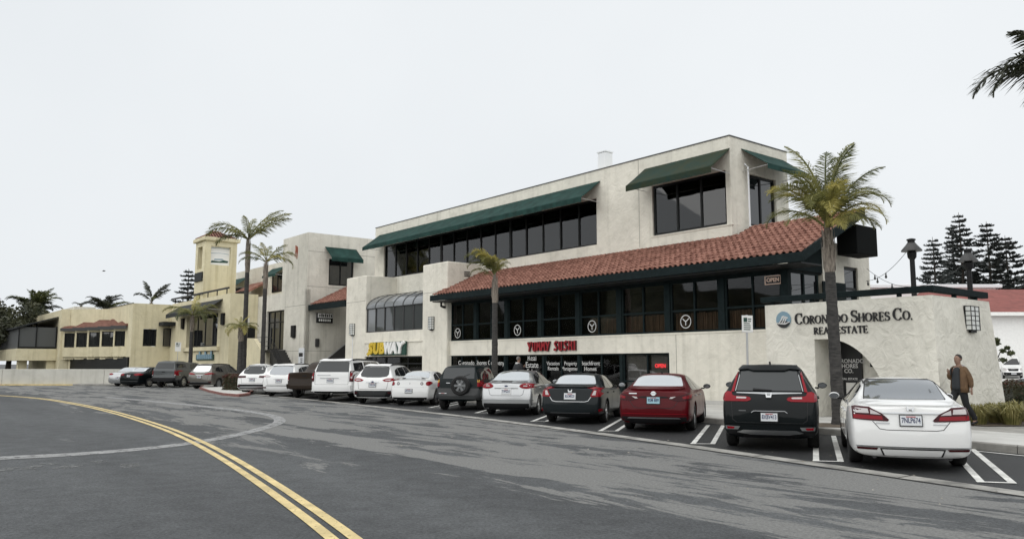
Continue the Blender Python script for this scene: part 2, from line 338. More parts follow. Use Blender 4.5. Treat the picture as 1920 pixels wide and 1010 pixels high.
# concrete gutter in cast lengths
gt = tag(wpart('gutter', strip(lambda s: gut(s)-.02, lambda s: gut(s)+.42, -.002, -12, 46.5), 'kerb_concrete', None), kind='structure')
s = -12.0
while s < 46:
    wpart('gutter_segment', strip(lambda q: gut(q)+.015+random.uniform(-.004, .004), lambda q: gut(q)+.40, .006+random.uniform(-.0015, .0015), s+.012, s+2.95), 'gutter_concrete', gt); s += 2.98
tag(wpart('gutter_joint', strip(lambda s: gut(s)-.045+.012*math.sin(s*3.1), lambda s: gut(s)+.012, .0035, -12, 46), 'seam_dark', None), kind='structure')
# sidewalk slabs and kerb
sw = tag(wpart('sidewalk', strip(lambda s: kerbw(s)+.14, lambda s: 27.0, .138, -14, 64), 'kerb_concrete', None), kind='structure')
s = -13.0
while s < 58:
    e = s+1.52
    fr = lambda k: (lambda q: kerbw(q)+.15+(25.6-kerbw(q)-.15)*k+.006)
    bk = lambda k: (lambda q: kerbw(q)+.15+(25.6-kerbw(q)-.15)*k-.006)
    for a, b in ((0, .34), (.34, .67), (.67, 1.0)):
        if 5.6 < (s+e)/2 < 9.3 and a > .3: continue                      # planting bed
        wpart('slab', strip(fr(a), bk(b), .15+random.uniform(-.002, .002), s+.006, e-.006, .8), 'concrete', sw)
    s = e
kb = MB(T); s = -12.0; ks = []
kerb = None
while s < 49:
    e = min(s+3.0, 49.5); mb = MB(T); n = 4; pr = None
    for i in range(n+1):
        q = s+.006+(e-s-.012)*i/n; a = mb.add([(q, kerbw(q)-.0, -.02), (q, kerbw(q)+.015, .135), (q, kerbw(q)+.035, .152), (q, kerbw(q)+.145, .153)])
        if pr is not None:
            for j in range(3): mb.f.append((pr+j, a+j, a+j+1, pr+j+1))
        pr = a
    if kerb is None: kerb = tag(wpart('kerb', mb, 'kerb_concrete', None, 40), kind='structure')
    else: wpart('kerb_segment', mb, 'kerb_concrete', kerb, 40)
    s = e
# far sidewalk under the left buildings
g = MB(T); g.box(48.5, 130, 22.2, 60, -.02, .12); tag(wpart('rear_pavement', g, 'concrete', None), kind='structure')

# stall markings: pairs of white lines, each with its joining bar at the gutter
def line_sheet(pts, wd, z=.008, m='paint_white', name='stall_line', parent=None, step=.5):
    pts = [Vector((p[0], p[1], 0)) for p in pts]; mb = MB(); pr = None
    dense = []
    for a, b in zip(pts, pts[1:]):
        n = max(1, int((b-a).length/step)); dense += [a+(b-a)*i/n for i in range(n)]
    dense.append(pts[-1])
    for i, p in enumerate(dense):
        d = (dense[min(i+1, len(dense)-1)]-dense[max(i-1, 0)]).normalized(); nrm = Vector((-d.y, d.x, 0))
        w = wd(i/(len(dense)-1)) if callable(wd) else wd
        a = mb.add([tuple(p+nrm*w/2+Vector((0, 0, z))), tuple(p-nrm*w/2+Vector((0, 0, z)))])
        if pr is not None: mb.f.append((pr, a, a+1, pr+1))
        pr = a
    return wpart(name, mb, m, parent)
STALL = [((8.35, 9.4), 27), ((6.95, 11.74), 24), ((5.52, 14.25), 20.5), ((4.05, 17.3), 17), ((2.43, 20.55), 14.5), ((.79, 23.92), 12), ((-1.05, 28.0), 10.5), ((-3.0, 31.3), 10), ((-5.0, 34.4), 9.5), ((-7.05, 37.4), 9), ((-9.2, 40.4), 8.5), ((-11.4, 43.4), 8), ((-13.5, 46.2), 8)]
wh = ['rightmost pair of white stall lines, right of the white sedan', 'pair of white stall lines between the black SUV and the white sedan', 'pair of white stall lines between the red sedan and the black SUV', 'pair of white stall lines between the dark sedan and the red sedan', 'pair of white stall lines between the silver and the dark sedan', 'pair of white stall lines right of the spare-wheel SUV', 'pair of white stall lines between the white coupe and the spare-wheel SUV', 'pair of white stall lines left of the white coupe', 'pair of white stall lines beside the large white SUV', 'pair of white stall lines beside the brown pickup']
for k, ((x, y), a) in enumerate(STALL[1:11]):
    d = Vector((math.sin(R(a)), math.cos(R(a)), 0)); nr = Vector((d.y, -d.x, 0)); c = Vector((x, y, 0))
    if k == 0: d2 = d
    ln = 5.4
    r_ = line_sheet([c-nr*.20, c-nr*.20+d*ln], .105)
    tag(r_, wh[k], 'road marking', 'stall lines', 'structure'); r_.name = 'stall_marking'
    line_sheet([c+nr*.20+d*.05, c+nr*.20+d*ln], .105, parent=r_)
    line_sheet([c-nr*.26+d*-.02, c+nr*.24+d*.06], .10, z=.010, parent=r_)
tag(line_sheet([T(-4, kerbw(-4)-.32, 0), T(1, kerbw(1)-.3, 0), T(7.6, kerbw(7.6)-.3, 0)], .09, z=.009), 'thin white line along the kerb right of the white sedan', 'road marking', None, 'structure').name = 'edge_line'
# double yellow centre line
c0 = [(-420, 733), (-200, 735), (-60, 738), (0, 741), (60, 745), (110, 751), (200, 768), (300, 798), (365, 825), (430, 860), (500, 905), (560, 947), (610, 983), (660, 1022), (760, 1105), (900, 1240)]
cp = [GZ(*q) for q in c0]
def smooth_path(p, it=3):
    for _ in range(it):
        q = [p[0]]
        for a, b in zip(p, p[1:]): q += [a*.75+b*.25, a*.25+b*.75]
        p = q+[p[-1]]
    return p
cp = smooth_path(cp, 3)
def offset(p, d):
    o = []
    for i, a in enumerate(p):
        t = (p[min(i+1, len(p)-1)]-p[max(i-1, 0)]).normalized(); o.append(a+Vector((-t.y, t.x, 0))*d)
    return o
y1 = line_sheet(offset(cp, .105), .125, z=.006, m='paint_yellow', name='centre_line'); y1['kind'] = 'structure'
line_sheet(offset(cp, -.105), .125, z=.006, m='paint_yellow', name='second_line', parent=y1)
# old turning arc scrubbed into the asphalt, and ghosts of removed markings
arc = smooth_path([GZ(*q) for q in [(-700, 885), (-300, 872), (-60, 862), (0, 858), (150, 851), (300, 838), (400, 824), (470, 809), (515, 796), (528, 788), (515, 779), (470, 771), (390, 762), (300, 753), (200, 744)]], 3)
sm = line_sheet(arc, lambda t: .50+.14*math.sin(t*9)-.16*(t > .55)*min(1, (t-.55)*6), z=.002, m='paint_smear', name='scrubbed_arc'); sm['kind'] = 'structure'
gm = None
for (x0, y0, x1, y1_, w) in [(112, 874, 146, 874, .5), (225, 873, 262, 871, .55), (175, 866, 200, 864, .4), (0, 880, 30, 879, .6), (44, 876, 75, 875, .6), (85, 870, 100, 868, .3)]:
    a, b = GZ(x0, y0), GZ(x1, y1_); o = line_sheet([a, b], w, z=.0015, m='paint_ghost', name='ghost_mark', parent=gm)
    if gm is None: gm = o; gm['kind'] = 'structure'

# leaf litter and grit lying on the asphalt
rl = random.Random(5); mb = MB()
for _ in range(260):
    s_ = rl.uniform(2, 45); w_ = gut(s_)+(rl.gauss(0, 1.2) if rl.random() < .5 else rl.uniform(-9, 1)); c_ = T(s_, w_, .011); a_ = rl.random()*6.28; k_ = rl.uniform(.012, .035); d_ = Vector((math.cos(a_), math.sin(a_), 0))*k_; e_ = Vector((-math.sin(a_), math.cos(a_), 0))*k_*.6
    mb.quad(tuple(c_-d_), tuple(c_-e_), tuple(c_+d_), tuple(c_+e_+Vector((0, 0, .008))))
mat('litter', (.12, .09, .05), .9, col2=(.5, .48, .42), vscale=3)
tag(wpart('leaf_litter', mb, 'litter', None), 'scattered dry leaf litter on the asphalt along the gutter', 'litter', None, 'stuff')
# ------------------------------------------------------------------ building helpers (s, w, z frame)
def panel(mb, u0, u1, z0, z1, d0, d1, holes=(), f=None):
    """wall slab with rectangular openings; f(u, d, z) -> local triple"""
    f = f or (lambda u, d, z: (u, d, z))
    us = sorted({u0, u1, *[h[i] for h in holes for i in (0, 1)]}); zs = sorted({z0, z1, *[h[i] for h in holes for i in (2, 3)]})
    us = [u for u in us if u0 <= u <= u1]; zs = [z for z in zs if z0 <= z <= z1]
    solid = [[not any(h[0]-1e-6 <= a and b <= h[1]+1e-6 and h[2]-1e-6 <= c and d <= h[3]+1e-6 for h in holes) for c, d in zip(zs, zs[1:])] for a, b in zip(us, us[1:])]
    V = {}
    def v(i, j, d):
        k = (i, j, d)
        if k not in V: V[k] = mb.add([f(us[i], d, zs[j])])
        return V[k]
    nu, nz = len(us)-1, len(zs)-1
    for i in range(nu):
        for j in range(nz):
            if not solid[i][j]: continue
            mb.f.append((v(i,j,d0), v(i+1,j,d0), v(i+1,j+1,d0), v(i,j+1,d0))); mb.f.append((v(i,j,d1), v(i,j+1,d1), v(i+1,j+1,d1), v(i+1,j,d1)))
            for (di, dj, a, b) in ((-1,0,(i,j),(i,j+1)), (1,0,(i+1,j),(i+1,j+1)), (0,-1,(i,j),(i+1,j)), (0,1,(i,j+1),(i+1,j+1))):
                ii, jj = i+di, j+dj
                if not (0 <= ii < nu and 0 <= jj < nz) or not solid[ii][jj]:
                    mb.f.append((v(*a,d0), v(*b,d0), v(*b,d1), v(*a,d1)))
    return mb
FS = lambda s: (lambda u, d, z: (s+d, u, z))          # faces toward -s: u = w, d grows with s
def window(parent, u0, u1, z0, z1, d, cols, rows, fm='black_frame', gm='glass_dark', fw=.06, f=None, name='window', depth=.09, gms=None):
    """cols/rows: break positions inside the opening; frame is the part, each pane a sub-part"""
    f = f or (lambda u, dd, z: (u, dd, z)); TT = lambda a, b, c: T(*f(a, b, c))
    us = [u0]+list(cols)+[u1]; zs = [z0]+list(rows)+[z1]; mb = MB(TT)
    h = fw/2
    for i, u in enumerate(us):
        a, b = (u, u+fw) if i == 0 else ((u-fw, u) if i == len(us)-1 else (u-h, u+h)); mb.box(a, b, d, d+depth, z0, z1)
    for j, z in enumerate(zs):
        a, b = (z, z+fw) if j == 0 else ((z-fw, z) if j == len(zs)-1 else (z-h, z+h))
        for i in range(len(us)-1):
            x0 = us[i]+(fw if i == 0 else h); x1 = us[i+1]-(fw if i == len(us)-2 else h); mb.box(x0, x1, d+.004, d+depth-.004, a, b)
    fr = wpart(name, mb, fm, parent)
    for i in range(len(us)-1):
        for j in range(len(zs)-1):
            x0 = us[i]+(fw if i == 0 else h)-.004; x1 = us[i+1]-(fw if i == len(us)-2 else h)+.004
            y0 = zs[j]+(fw if j == 0 else h)-.004; y1 = zs[j+1]-(fw if j == len(zs)-2 else h)+.004
            q = MB(TT); tl = random.uniform(-.007, .007); q.prism([(x0, d+depth*.55+tl, y0), (x1, d+depth*.55-tl, y0), (x1, d+depth*.55-tl, y1), (x0, d+depth*.55+tl, y1)], (0, .008, 0))
            wpart('pane', q, (gms(i, j) if gms else gm), fr)
    return fr
def awning(parent, u0, u1, zt, zf, drop, d_wall, d_front, m, f=None, side=True):
    """sloped cloth from wall to front bar, a hanging valance and two stay rods"""
    f = f or (lambda u, dd, z: (u, dd, z)); TT = lambda a, b, c: T(*f(a, b, c)); mb = MB(TT); n = max(2, int(abs(u1-u0)/1.4))
    N, K = n*6, 8; rows = []
    for i in range(N+1):
        u = u0+(u1-u0)*i/N; rib = abs(math.sin(math.pi*i/6)); rows.append([mb.add([(u, d_wall+(d_front-d_wall)*k/K, zt+(zf-zt)*k/K-(.015+.035*rib)*math.sin(math.pi*k/K))]) for k in range(K+1)])
    for a, b in zip(rows, rows[1:]):
        for k in range(K): mb.f.append((a[k], b[k], b[k+1], a[k+1]))
    o = wpart('awning', mb, m, parent, True); sol = o.modifiers.new('thick', 'SOLIDIFY'); sol.thickness = .02
    v = MB(TT)
    for i in range(n):
        a = u0+(u1-u0)*i/n; b = u0+(u1-u0)*(i+1)/n; k = .012*math.sin(i*2.3)
        v.box(a, b, d_front-.012+k*0, d_front+.002, zf-drop+k, zf-.002)
    wpart('valance', v, m, o)
    if side:
        for u in (u0, u1):
            q = MB(TT); q.poly([(u, d_front, zf-drop), (u, d_front, zf), (u, d_wall, zt-.01)]); 
    r = MB(TT)
    r.tube([(u0+.03, d_front+.02, zf-.03), (u1-.03, d_front+.02, zf-.03)], .015, 6)
    wpart('front_bar', r, 'alu', o)
    for u in (u0+.06, u1-.06):
        r = MB(TT); r.tube([(u, d_front+.02, zf-.05), (u, d_wall-.0, zf-.10)], .016, 6); wpart('stay_rod', r, 'alu', o)
    return o
# barrel tiles: one S-shaped clay tile, shared by every roof
def tile_mesh():
    W_, Ln = .262, .43; prof = []
    for i in range(6): a = math.pi*i/5; prof.append((.02+.075-.075*math.cos(a), .068*math.sin(a)))       # cover
    for i in range(1, 4): a = math.pi*i/4; prof.append((.17+.046-.046*math.cos(a), -.018*math.sin(a)))     # pan
    prof.append((W_+.006, 0))
    mb = MB()
    f0 = mb.add([(x, 0, z*1.1+.05) for x, z in prof]); f1 = mb.add([(x, Ln, z*.9) for x, z in prof]); lo = mb.add([(x, .006, z*1.0+.012) for x, z in prof])
    for i in range(len(prof)-1): mb.f.append((f0+i, f0+i+1, f1+i+1, f1+i)); mb.f.append((lo+i, lo+i+1, f0+i+1, f0+i))
    return mb
TILE = tile_mesh(); TILE_ME = TILE.mesh('tile', 'terracotta', 50, fix=False)
def tile_roof(part_o, cells, limit=300):
    """cells: list of (origin world, x dir, up-slope dir). nearest `limit` as objects, the rest in one mesh"""
    cells.sort(key=lambda c: c[0].length); rnd = random.Random(3)
    L0 = wpos(part_o); rest = MB()
    for k, (o, x, y) in enumerate(cells):
        x = x.normalized(); y = y.normalized(); n = x.cross(y); y = (y+x*rnd.uniform(-.02, .02)+n*rnd.uniform(-.012, .012)).normalized(); n = x.cross(y).normalized(); x = y.cross(n)
        o = o+x*rnd.uniform(-.006, .006)+y*rnd.uniform(-.012, .012)
        mt = Matrix(((x.x, y.x, n.x, 0), (x.y, y.y, n.y, 0), (x.z, y.z, n.z, 0), (0, 0, 0, 1)))
        if k < limit:
            ob = link('tile', TILE_ME, part_o); ob.matrix_local = Matrix.Translation(o-L0) @ mt
        else:
            b = len(rest.v); rest.v += [tuple(o+mt.to_3x3() @ Vector(v)) for v in TILE.v]; rest.f += [tuple(b+i for i in f) for f in TILE.f]
    if rest.v:
        me = rest.mesh('tiles', 'terracotta', 50, L0, fix=False); r = link('tile_field', me, part_o); r['kind'] = 'stuff'

# ------------------------------------------------------------------ lettering
def text_mb(txt, size, ext=.02, bold=0.0, shear=0.0, spacing=1.0, align='CENTER', line=1.0):
    c = bpy.data.curves.new('t', 'FONT'); c.body = txt; c.size = size; c.extrude = ext; c.offset = bold; c.shear = shear; c.space_character = spacing; c.align_x = align; c.align_y = 'CENTER'; c.resolution_u = 3; c.space_line = line
    o = bpy.data.objects.new('t', c); COL.objects.link(o); dg = bpy.context.evaluated_depsgraph_get()
    me = bpy.data.meshes.new_from_object(o.evaluated_get(dg)); bpy.data.objects.remove(o); bpy.data.curves.remove(c)
    vs_ = [v.co.copy() for v in me.vertices]; fs = [tuple(p.vertices) for p in me.polygons]; bpy.data.meshes.remove(me); return vs_, fs
def put_text(name, parent, txt, size, m, s, w, z, f=None, wide=1.0, tall=1.0, world=True, **kw):
    """flat-on lettering on a wall: reads left to right along -s"""
    f = f or (lambda u, d, zz: (u, d, zz)); vs_, fs = text_mb(txt, size, **kw); mb = MB()
    sg = -1
    mb.v = [tuple(T(*f(s+sg*v.x*wide, w-v.z, z+v.y*tall))) for v in vs_]; mb.f = fs
    return wpart(name, mb, m, parent)
def stroke(mb, pts, wd, d0, d1):
    """brush stroke in (x, y) with width per point, extruded d0..d1 in depth"""
    n = len(pts); Lf, Rt = [], []
    for i, p in enumerate(pts):
        a = Vector(pts[max(i-1, 0)]); b = Vector(pts[min(i+1, n-1)]); t = (b-a).normalized(); q = Vector((-t.y, t.x))*(wd[i] if isinstance(wd, (list, tuple)) else wd)/2
        Lf.append(Vector(p)+q); Rt.append(Vector(p)-q)
    for i in range(n-1):
        mb.prism([(Lf[i].x, Lf[i].y, d0), (Rt[i].x, Rt[i].y, d0), (Rt[i+1].x, Rt[i+1].y, d0), (Lf[i+1].x, Lf[i+1].y, d0)], (0, 0, d1-d0))
def arc_pts(cx, cy, rx, ry, a0, a1, n=14): return [(cx+rx*math.cos(R(a0+(a1-a0)*i/n)), cy+ry*math.sin(R(a0+(a1-a0)*i/n))) for i in range(n+1)]
def arc_w(a0, a1, thin, thick, n=14): return [thin+(thick-thin)*abs(math.cos(R(a0+(a1-a0)*i/n)))**1.5 for i in range(n+1)]
def serif_glyph(ch):
    """roman capitals from thick and thin strokes: list of (points, widths), advance"""
    K, t = .15, .05; S = []
    def stem(x, y0=0, y1=1, w=K, sf=True):
        S.append(([(x, y0), (x, y1)], [w, w]))
        if sf:
            for y in (y0, y1): S.append(([(x-.15, y+(.02 if y == y0 else -.02)), (x+.15, y+(.02 if y == y0 else -.02))], [.045, .045]))
    if ch == 'C': S.append((arc_pts(.5, .5, .41, .47, 42, 322, 18), arc_w(42, 322, t, K*1.15, 18))); S.append(([(.82, .64), (.82, .97)], [.05, .06])); adv = .98
    elif ch == 'O': S.append((arc_pts(.5, .5, .42, .47, 0, 360, 24), arc_w(0, 360, t, K*1.1, 24))); adv = 1.06
    elif ch == 'D': stem(.2); S.append((arc_pts(.3, .5, .55, .475, 90, -90, 14), arc_w(90, -90, t, K*1.1, 14))); adv = 1.02
    elif ch == 'R': stem(.2); S.append((arc_pts(.3, .74, .34, .235, 90, -90, 10), arc_w(90, -90, t, K, 10))); S.append(([(.4, .52), (.62, .2), (.82, .02)], [.12, .13, .1])); adv = .9
    elif ch == 'N': stem(.18, w=.06); stem(.86, w=.06); S.append(([(.16, .98), (.88, .02)], [.15, .15])); adv = 1.06
    elif ch == 'A': S.append(([(.12, .02), (.5, .98)], [.055, .055])); S.append(([(.46, .98), (.84, .02)], [.15, .15])); S.append(([(.26, .36), (.7, .36)], [.05, .05])); S.append(([(0, .02), (.26, .02)], [.045]*2)); S.append(([(.68, .02), (1, .02)], [.045]*2)); adv = 1.02
    elif ch == 'S':
        p = arc_pts(.4, .745, .27, .225, 25, 240, 9)+arc_pts(.4, .27, .30, .24, 60, -150, 10)
        w_ = [.05, .05, .06, .08, .10, .12, .13, .14, .15, .155]+[.155, .15, .14, .13, .12, .10, .08, .06, .05, .05, .05]; S.append((p, w_)); S.append(([(.66, .68), (.66, .97)], [.04, .05])); S.append(([(.12, .03), (.12, .3)], [.05, .04])); adv = .80
    elif ch == 'H': stem(.2); stem(.84); S.append(([(.2, .51), (.84, .51)], [.055]*2)); adv = 1.08
    elif ch == 'E':
        stem(.2)
        for y, x in ((.975, .7), (.51, .6), (.025, .74)): S.append(([(.2, y), (x, y)], [.055]*2)); S.append(([(x, y-(.13 if y > .9 else .1 if y > .3 else 0)), (x, y+(.0 if y > .9 else .1 if y > .3 else .15))], [.045]*2))
        adv = .84
    elif ch == 'L': stem(.2); S.append(([(.2, .025), (.72, .025)], [.055]*2)); S.append(([(.72, .0), (.72, .2)], [.05]*2)); adv = .80
    elif ch == 'T':
        S.append(([(.45, 0), (.45, 1)], [K, K])); S.append(([(.05, .97), (.85, .97)], [.055]*2)); S.append(([(.3, .02), (.6, .02)], [.045]*2))
        for x in (.06, .84): S.append(([(x, .76), (x, .98)], [.05]*2))
        adv = .90
    elif ch == '.': S.append(([(.06, .07), (.2, .07)], [.14, .14])); adv = .3
    else: adv = .45
    return S, adv
def serif_line(txt, x0, y0, x1, big, small, d0, d1, bold=1.0):
    """small-caps line fitted between x0 and x1 (first letter of each word is big)"""
    out = []; x = 0; first = True
    for ch in txt:
        if ch == ' ': x += small*.42; first = True; continue
        h = big if first and ch != '.' else small; S, adv = serif_glyph(ch); out.append((S, x, h)); x += adv*h; first = False
    k = (x1-x0)/x
    res = []
    for S, gx, h in out:
        mb = MB(); res.append(mb)
        for pts, wd in S: stroke(mb, [(x0+(gx+px*h)*k, y0+py*h) for px, py in pts], [w*h*bold for w in wd], d0, d1)
    return res

# ------------------------------------------------------------------ the long three-storey shop building
LB = empty('shop_building', T(30, 27, 0), 'long three-storey cream stucco shop building with green awnings and tiled lean-to roof', 'building')
WU, WS, WF = 27.5, 25.5, 25.2
STR = [27.38+i*(47.97-27.38)/15 for i in range(16)]
mb = MB(T)
panel(mb, 19.56, 49.2, 6.0, 11.12, WU, WU+.32, [(27.38, 47.97, 7.45, 9.75), (19.80, 23.82, 7.42, 9.72)])
panel(mb, WU+.32, 31.75, 6.0, 11.12, 0, .32, [(28.7, 30.8, 7.48, 9.72)], f=FS(19.56))
mb.box(19.88, 49.2, 31.43, 31.75, 0, 11.12); mb.box(48.9, 49.198, WU+.32, 31.43, 6.0, 11.118)
mb.box(19.9, 48.9, WU+.33, 31.42, 10.6, 10.8)
wpart('upper_wall', mb, 'stucco_upper', LB)
mb = MB(T)
for a in range(0, 10): mb.box(19.53+a*2.968, 19.53+a*2.968+2.955, WU-.03, WU+.35, 11.121, 11.165)
mb.box(19.53, 19.91, WU+.352, 31.78, 11.121, 11.166); wpart('coping', mb, 'bronze_frame', LB)
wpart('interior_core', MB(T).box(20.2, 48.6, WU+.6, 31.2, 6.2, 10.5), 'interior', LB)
for (a, b) in ((0, 5), (5, 10), (10, 15)):
    window(LB, STR[a], STR[b], 7.45, 9.72, WU+.10, STR[a+1:b], [], 'black_frame', 'glass_dark', .085, gms=lambda i, j: 'glass_upper')
window(LB, 19.82, 23.80, 7.44, 9.70, WU+.08, [21.15, 22.45], [], 'black_frame', 'glass_upper', .09)
for (a, b, z0_, nm) in ((45.2, 46.2, 7.5, 'sheer_curtain'), (43.75, 44.9, 7.5, 'sheer_curtain'), (39.7, 40.3, 7.5, 'sheer_curtain'), (34.3, 35.3, 8.6, 'sheer_curtain'), (30.1, 31.3, 8.3, 'sheer_curtain')):
    mb = MB(T); n_ = int((b-a)/.06)
    for i in range(n_): u = a+(b-a)*i/n_; mb.quad((u, WU+.30+.03*(i % 2), z0_), (u+(b-a)/n_, WU+.30+.03*((i+1) % 2), z0_), (u+(b-a)/n_, WU+.30+.03*((i+1) % 2), 9.7), (u, WU+.30+.03*(i % 2), 9.7))
    wpart(nm, mb, 'sheer', LB)
wpart('stored_box', MB(T).box(23.05, 23.62, WU+.22, WU+.55, 7.5, 7.98, .01), 'cardboard', LB)
mb = MB(T); mb.box(27.6, 28.3, WU+.25, WU+.5, 7.5, 7.95, .04); mb.box(27.75, 28.1, WU+.25, WU+.45, 7.951, 8.15, .04); wpart('office_clutter', mb, 'bronze_frame', LB)
window(LB, 28.72, 30.78, 7.5, 9.70, .10, [29.75], [], 'black_frame', 'glass_dark', .09, f=FS(19.56))
# white pad seen through the right window, a sill, roof vent pipe
awning(LB, 27.1, 48.65, 10.56, 9.60, .25, WU-.005, 26.2, 'awning')
awning(LB, 19.55, 24.22, 10.60, 9.62, .25, WU-.005, 26.2, 'awning_worn')
awning(LB, 28.3, 31.45, 10.72, 9.85, .22, -.005, -1.25, 'awning', f=FS(19.56))
mb = MB(T); mb.box(19.5, 23.9, WU-.03, WU+.07, 7.36, 7.418); wpart('window_sill', mb, 'stucco_upper', LB)
mb = MB(T); s_, z_ = ONW(1134, 300, 29); mb.box(s_-.27, s_+.27, 28.75, 29.3, 10.7, z_+.35, .02); mb.box(s_-.3, s_+.3, 28.72, 29.33, z_+.36, z_+.42); wpart('roof_vent', mb, 'gutter_white', LB)
mb = MB(T); mb.tube([(19.35, 28.45, 7.2), (19.35, 28.45, 9.9), (19.5, 28.45, 10.05)], .04, 8); wpart('conduit', mb, 'gutter_white', LB)
# lean-to tile roof
RZ0, RSL, WE = 5.44, .46, 24.46
zr = lambda w: RZ0+(w-WE)*RSL
rf = MB(T); rf.prism([(14.62, WE, RZ0-.04), (14.62, WU-.01, zr(WU)-.04), (14.62, WU-.01, zr(WU)-.22), (14.62, WE, RZ0-.20)], (22.5, 0, 0))
rf.prism([(14.62, WU-.0, zr(WU)-.042), (14.62, 28.7, zr(28.7)-.042), (14.62, 28.7, zr(28.7)-.24), (14.62, WU, zr(WU)-.24)], (4.92, 0, 0))
RO = wpart('lean_to_roof', rf, 'terracotta_dark', LB)
cells = []; upv = (NI+Vector((0, 0, RSL))).normalized(); slope = math.sqrt(1+RSL*RSL); pitch = .355
s = 14.60
while s < 36.95:
    wmax = 28.7 if s < 19.3 else WU
    k = 0; w = WE-.05
    while w < wmax-.12:
        cells.append((T(s+.262, w, zr(w)-.012+.02), -EU, upv)); w += pitch/slope; k += 1
    s += .262
tile_roof(RO, cells)
mb = MB(T); w = WE
mb.prism([(14.56, WE-.02, RZ0+.02), (14.56, 28.75, zr(28.75)+.10), (14.56, 28.75, zr(28.75)-.27), (14.56, WE-.02, RZ0-.30)], (.10, 0, 0)); wpart('rake_board', mb, 'green_paint', LB)
mb = MB(T); mb.box(14.56, 37.35, WE-.10, WE-.022, 5.12, 5.44, .012); wpart('fascia', mb, 'green_paint', LB)
mb = MB(T); mb.box(14.67, 37.2, WE-.018, WS+.25, 5.06, 5.11); wpart('soffit', mb, 'black_frame', LB)
mb = MB(T); mb.tube([(37.0, 24.9, 5.06), (37.0, 24.9, 4.86), (37.0, 25.05, 4.82), (37.05, 25.18, 4.82)], .07, 8); wpart('downspout', mb, 'black_metal', LB)
mb = MB(T); mb.box(14.75, 15.55, 28.4, 29.95, 5.75, 6.85, .02); wpart('roof_screen_box', mb, 'matte_black', LB)
# first floor restaurant glazing between green posts
POST = [37.0, 34.58, 31.92, 29.31, 26.66, 24.06, 21.36, 18.70, 16.0]
mb = MB(T); mb.box(15.80, 37.06, WS-.02, WS+.22, 4.98, 5.058); wpart('head_beam', mb, 'green_paint', LB)
for i, p in enumerate(POST):
    mb = MB(T); h = .13; a, b = (p-h, p+h) if i else (p-.1, p+.06)
    mb.box(a, b, WS-.045, WS+.16, 2.94, 4.978, .01); wpart('post', mb, 'green_paint', LB)
for i in range(8):
    b, a = POST[i]-.14, POST[i+1]+.14
    if i == 0: b = POST[0]-.11
    fr = window(LB, a, b, 2.94, 4.976, WS+.0, [(a+b)/2], [3.80], 'green_paint', 'glass_mid', .07, depth=.10)
    # slatted brown blinds standing behind the lower panes
    if i not in (0,):
        mb = MB(T); u = a+.1
        while u < b-.1:
            mb.box(u, u+.085, WS+.20+random.uniform(0, .03), WS+.215+.03, 2.98, 3.70+random.uniform(-.02, .02)); u += .105
        wpart('slat_blind', mb, 'curtain', LB)
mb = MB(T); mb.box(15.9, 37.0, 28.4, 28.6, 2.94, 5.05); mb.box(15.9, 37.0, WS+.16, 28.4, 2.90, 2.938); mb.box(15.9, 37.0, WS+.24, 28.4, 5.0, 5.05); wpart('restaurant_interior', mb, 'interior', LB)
# band, ground floor
mb = MB(T); GH = [(21.28, 37.02, .42, 2.13)]
panel(mb, 14.0, 37.04, .0, 2.932, WS-.09, WS+.25, GH); wpart('lower_wall', mb, 'stucco', LB)
mb = MB(T); mb.box(15.6, 37.04, WS-.115, WS-.092, 2.86, 2.925); wpart('band_drip', mb, 'stucco', LB)
mb = MB(T); mb.box(14.0, 37.0, WS-.12, WS-.092, .15, .30); wpart('plinth', mb, 'concrete', LB)
GM = [37.0, 35.88, 34.56, 33.34, 32.04, 30.9, 29.07, 27.85, 26.63, 25.22, 23.99, 22.55, 21.30]
for (i0, i1) in ((0, 4), (4, 6), (6, 8), (8, 10), (10, 12)):
    b, a = GM[i0]-.01, GM[i1]+.01
    last = i0 == 10
    window(LB, a+.07, b-.07, .42, 2.128, WS+.02, sorted(GM[i0+1:i1]), ([.95] if last else []), 'green_paint', 'glass_clear', .065)
    mb = MB(T); mb.box(b-.066, b+.052, WS-.03, WS+.12, .42, 2.129); wpart('post', mb, 'green_paint', LB)
mb = MB(T); mb.box(21.25, 21.36, WS-.03, WS+.12, .42, 2.129); wpart('post', mb, 'green_paint', LB)
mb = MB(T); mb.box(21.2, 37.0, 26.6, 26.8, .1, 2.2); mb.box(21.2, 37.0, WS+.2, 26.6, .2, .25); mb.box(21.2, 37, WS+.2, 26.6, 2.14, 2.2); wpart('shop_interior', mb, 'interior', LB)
mb = MB(T); mb.box(22.65, 23.9, WS+.2, WS+.22, .5, 2.1); mb.box(21.4, 22.5, WS+.22, WS+.24, .5, 2.1); mb.box(27.95, 28.0+.02, WS+.2, WS+.22, .5, 2.0); mb.box(26.75, 27.75, WS+.2, WS+.22, .6, 2.05); wpart('roller_blind', mb, 'blind', LB)
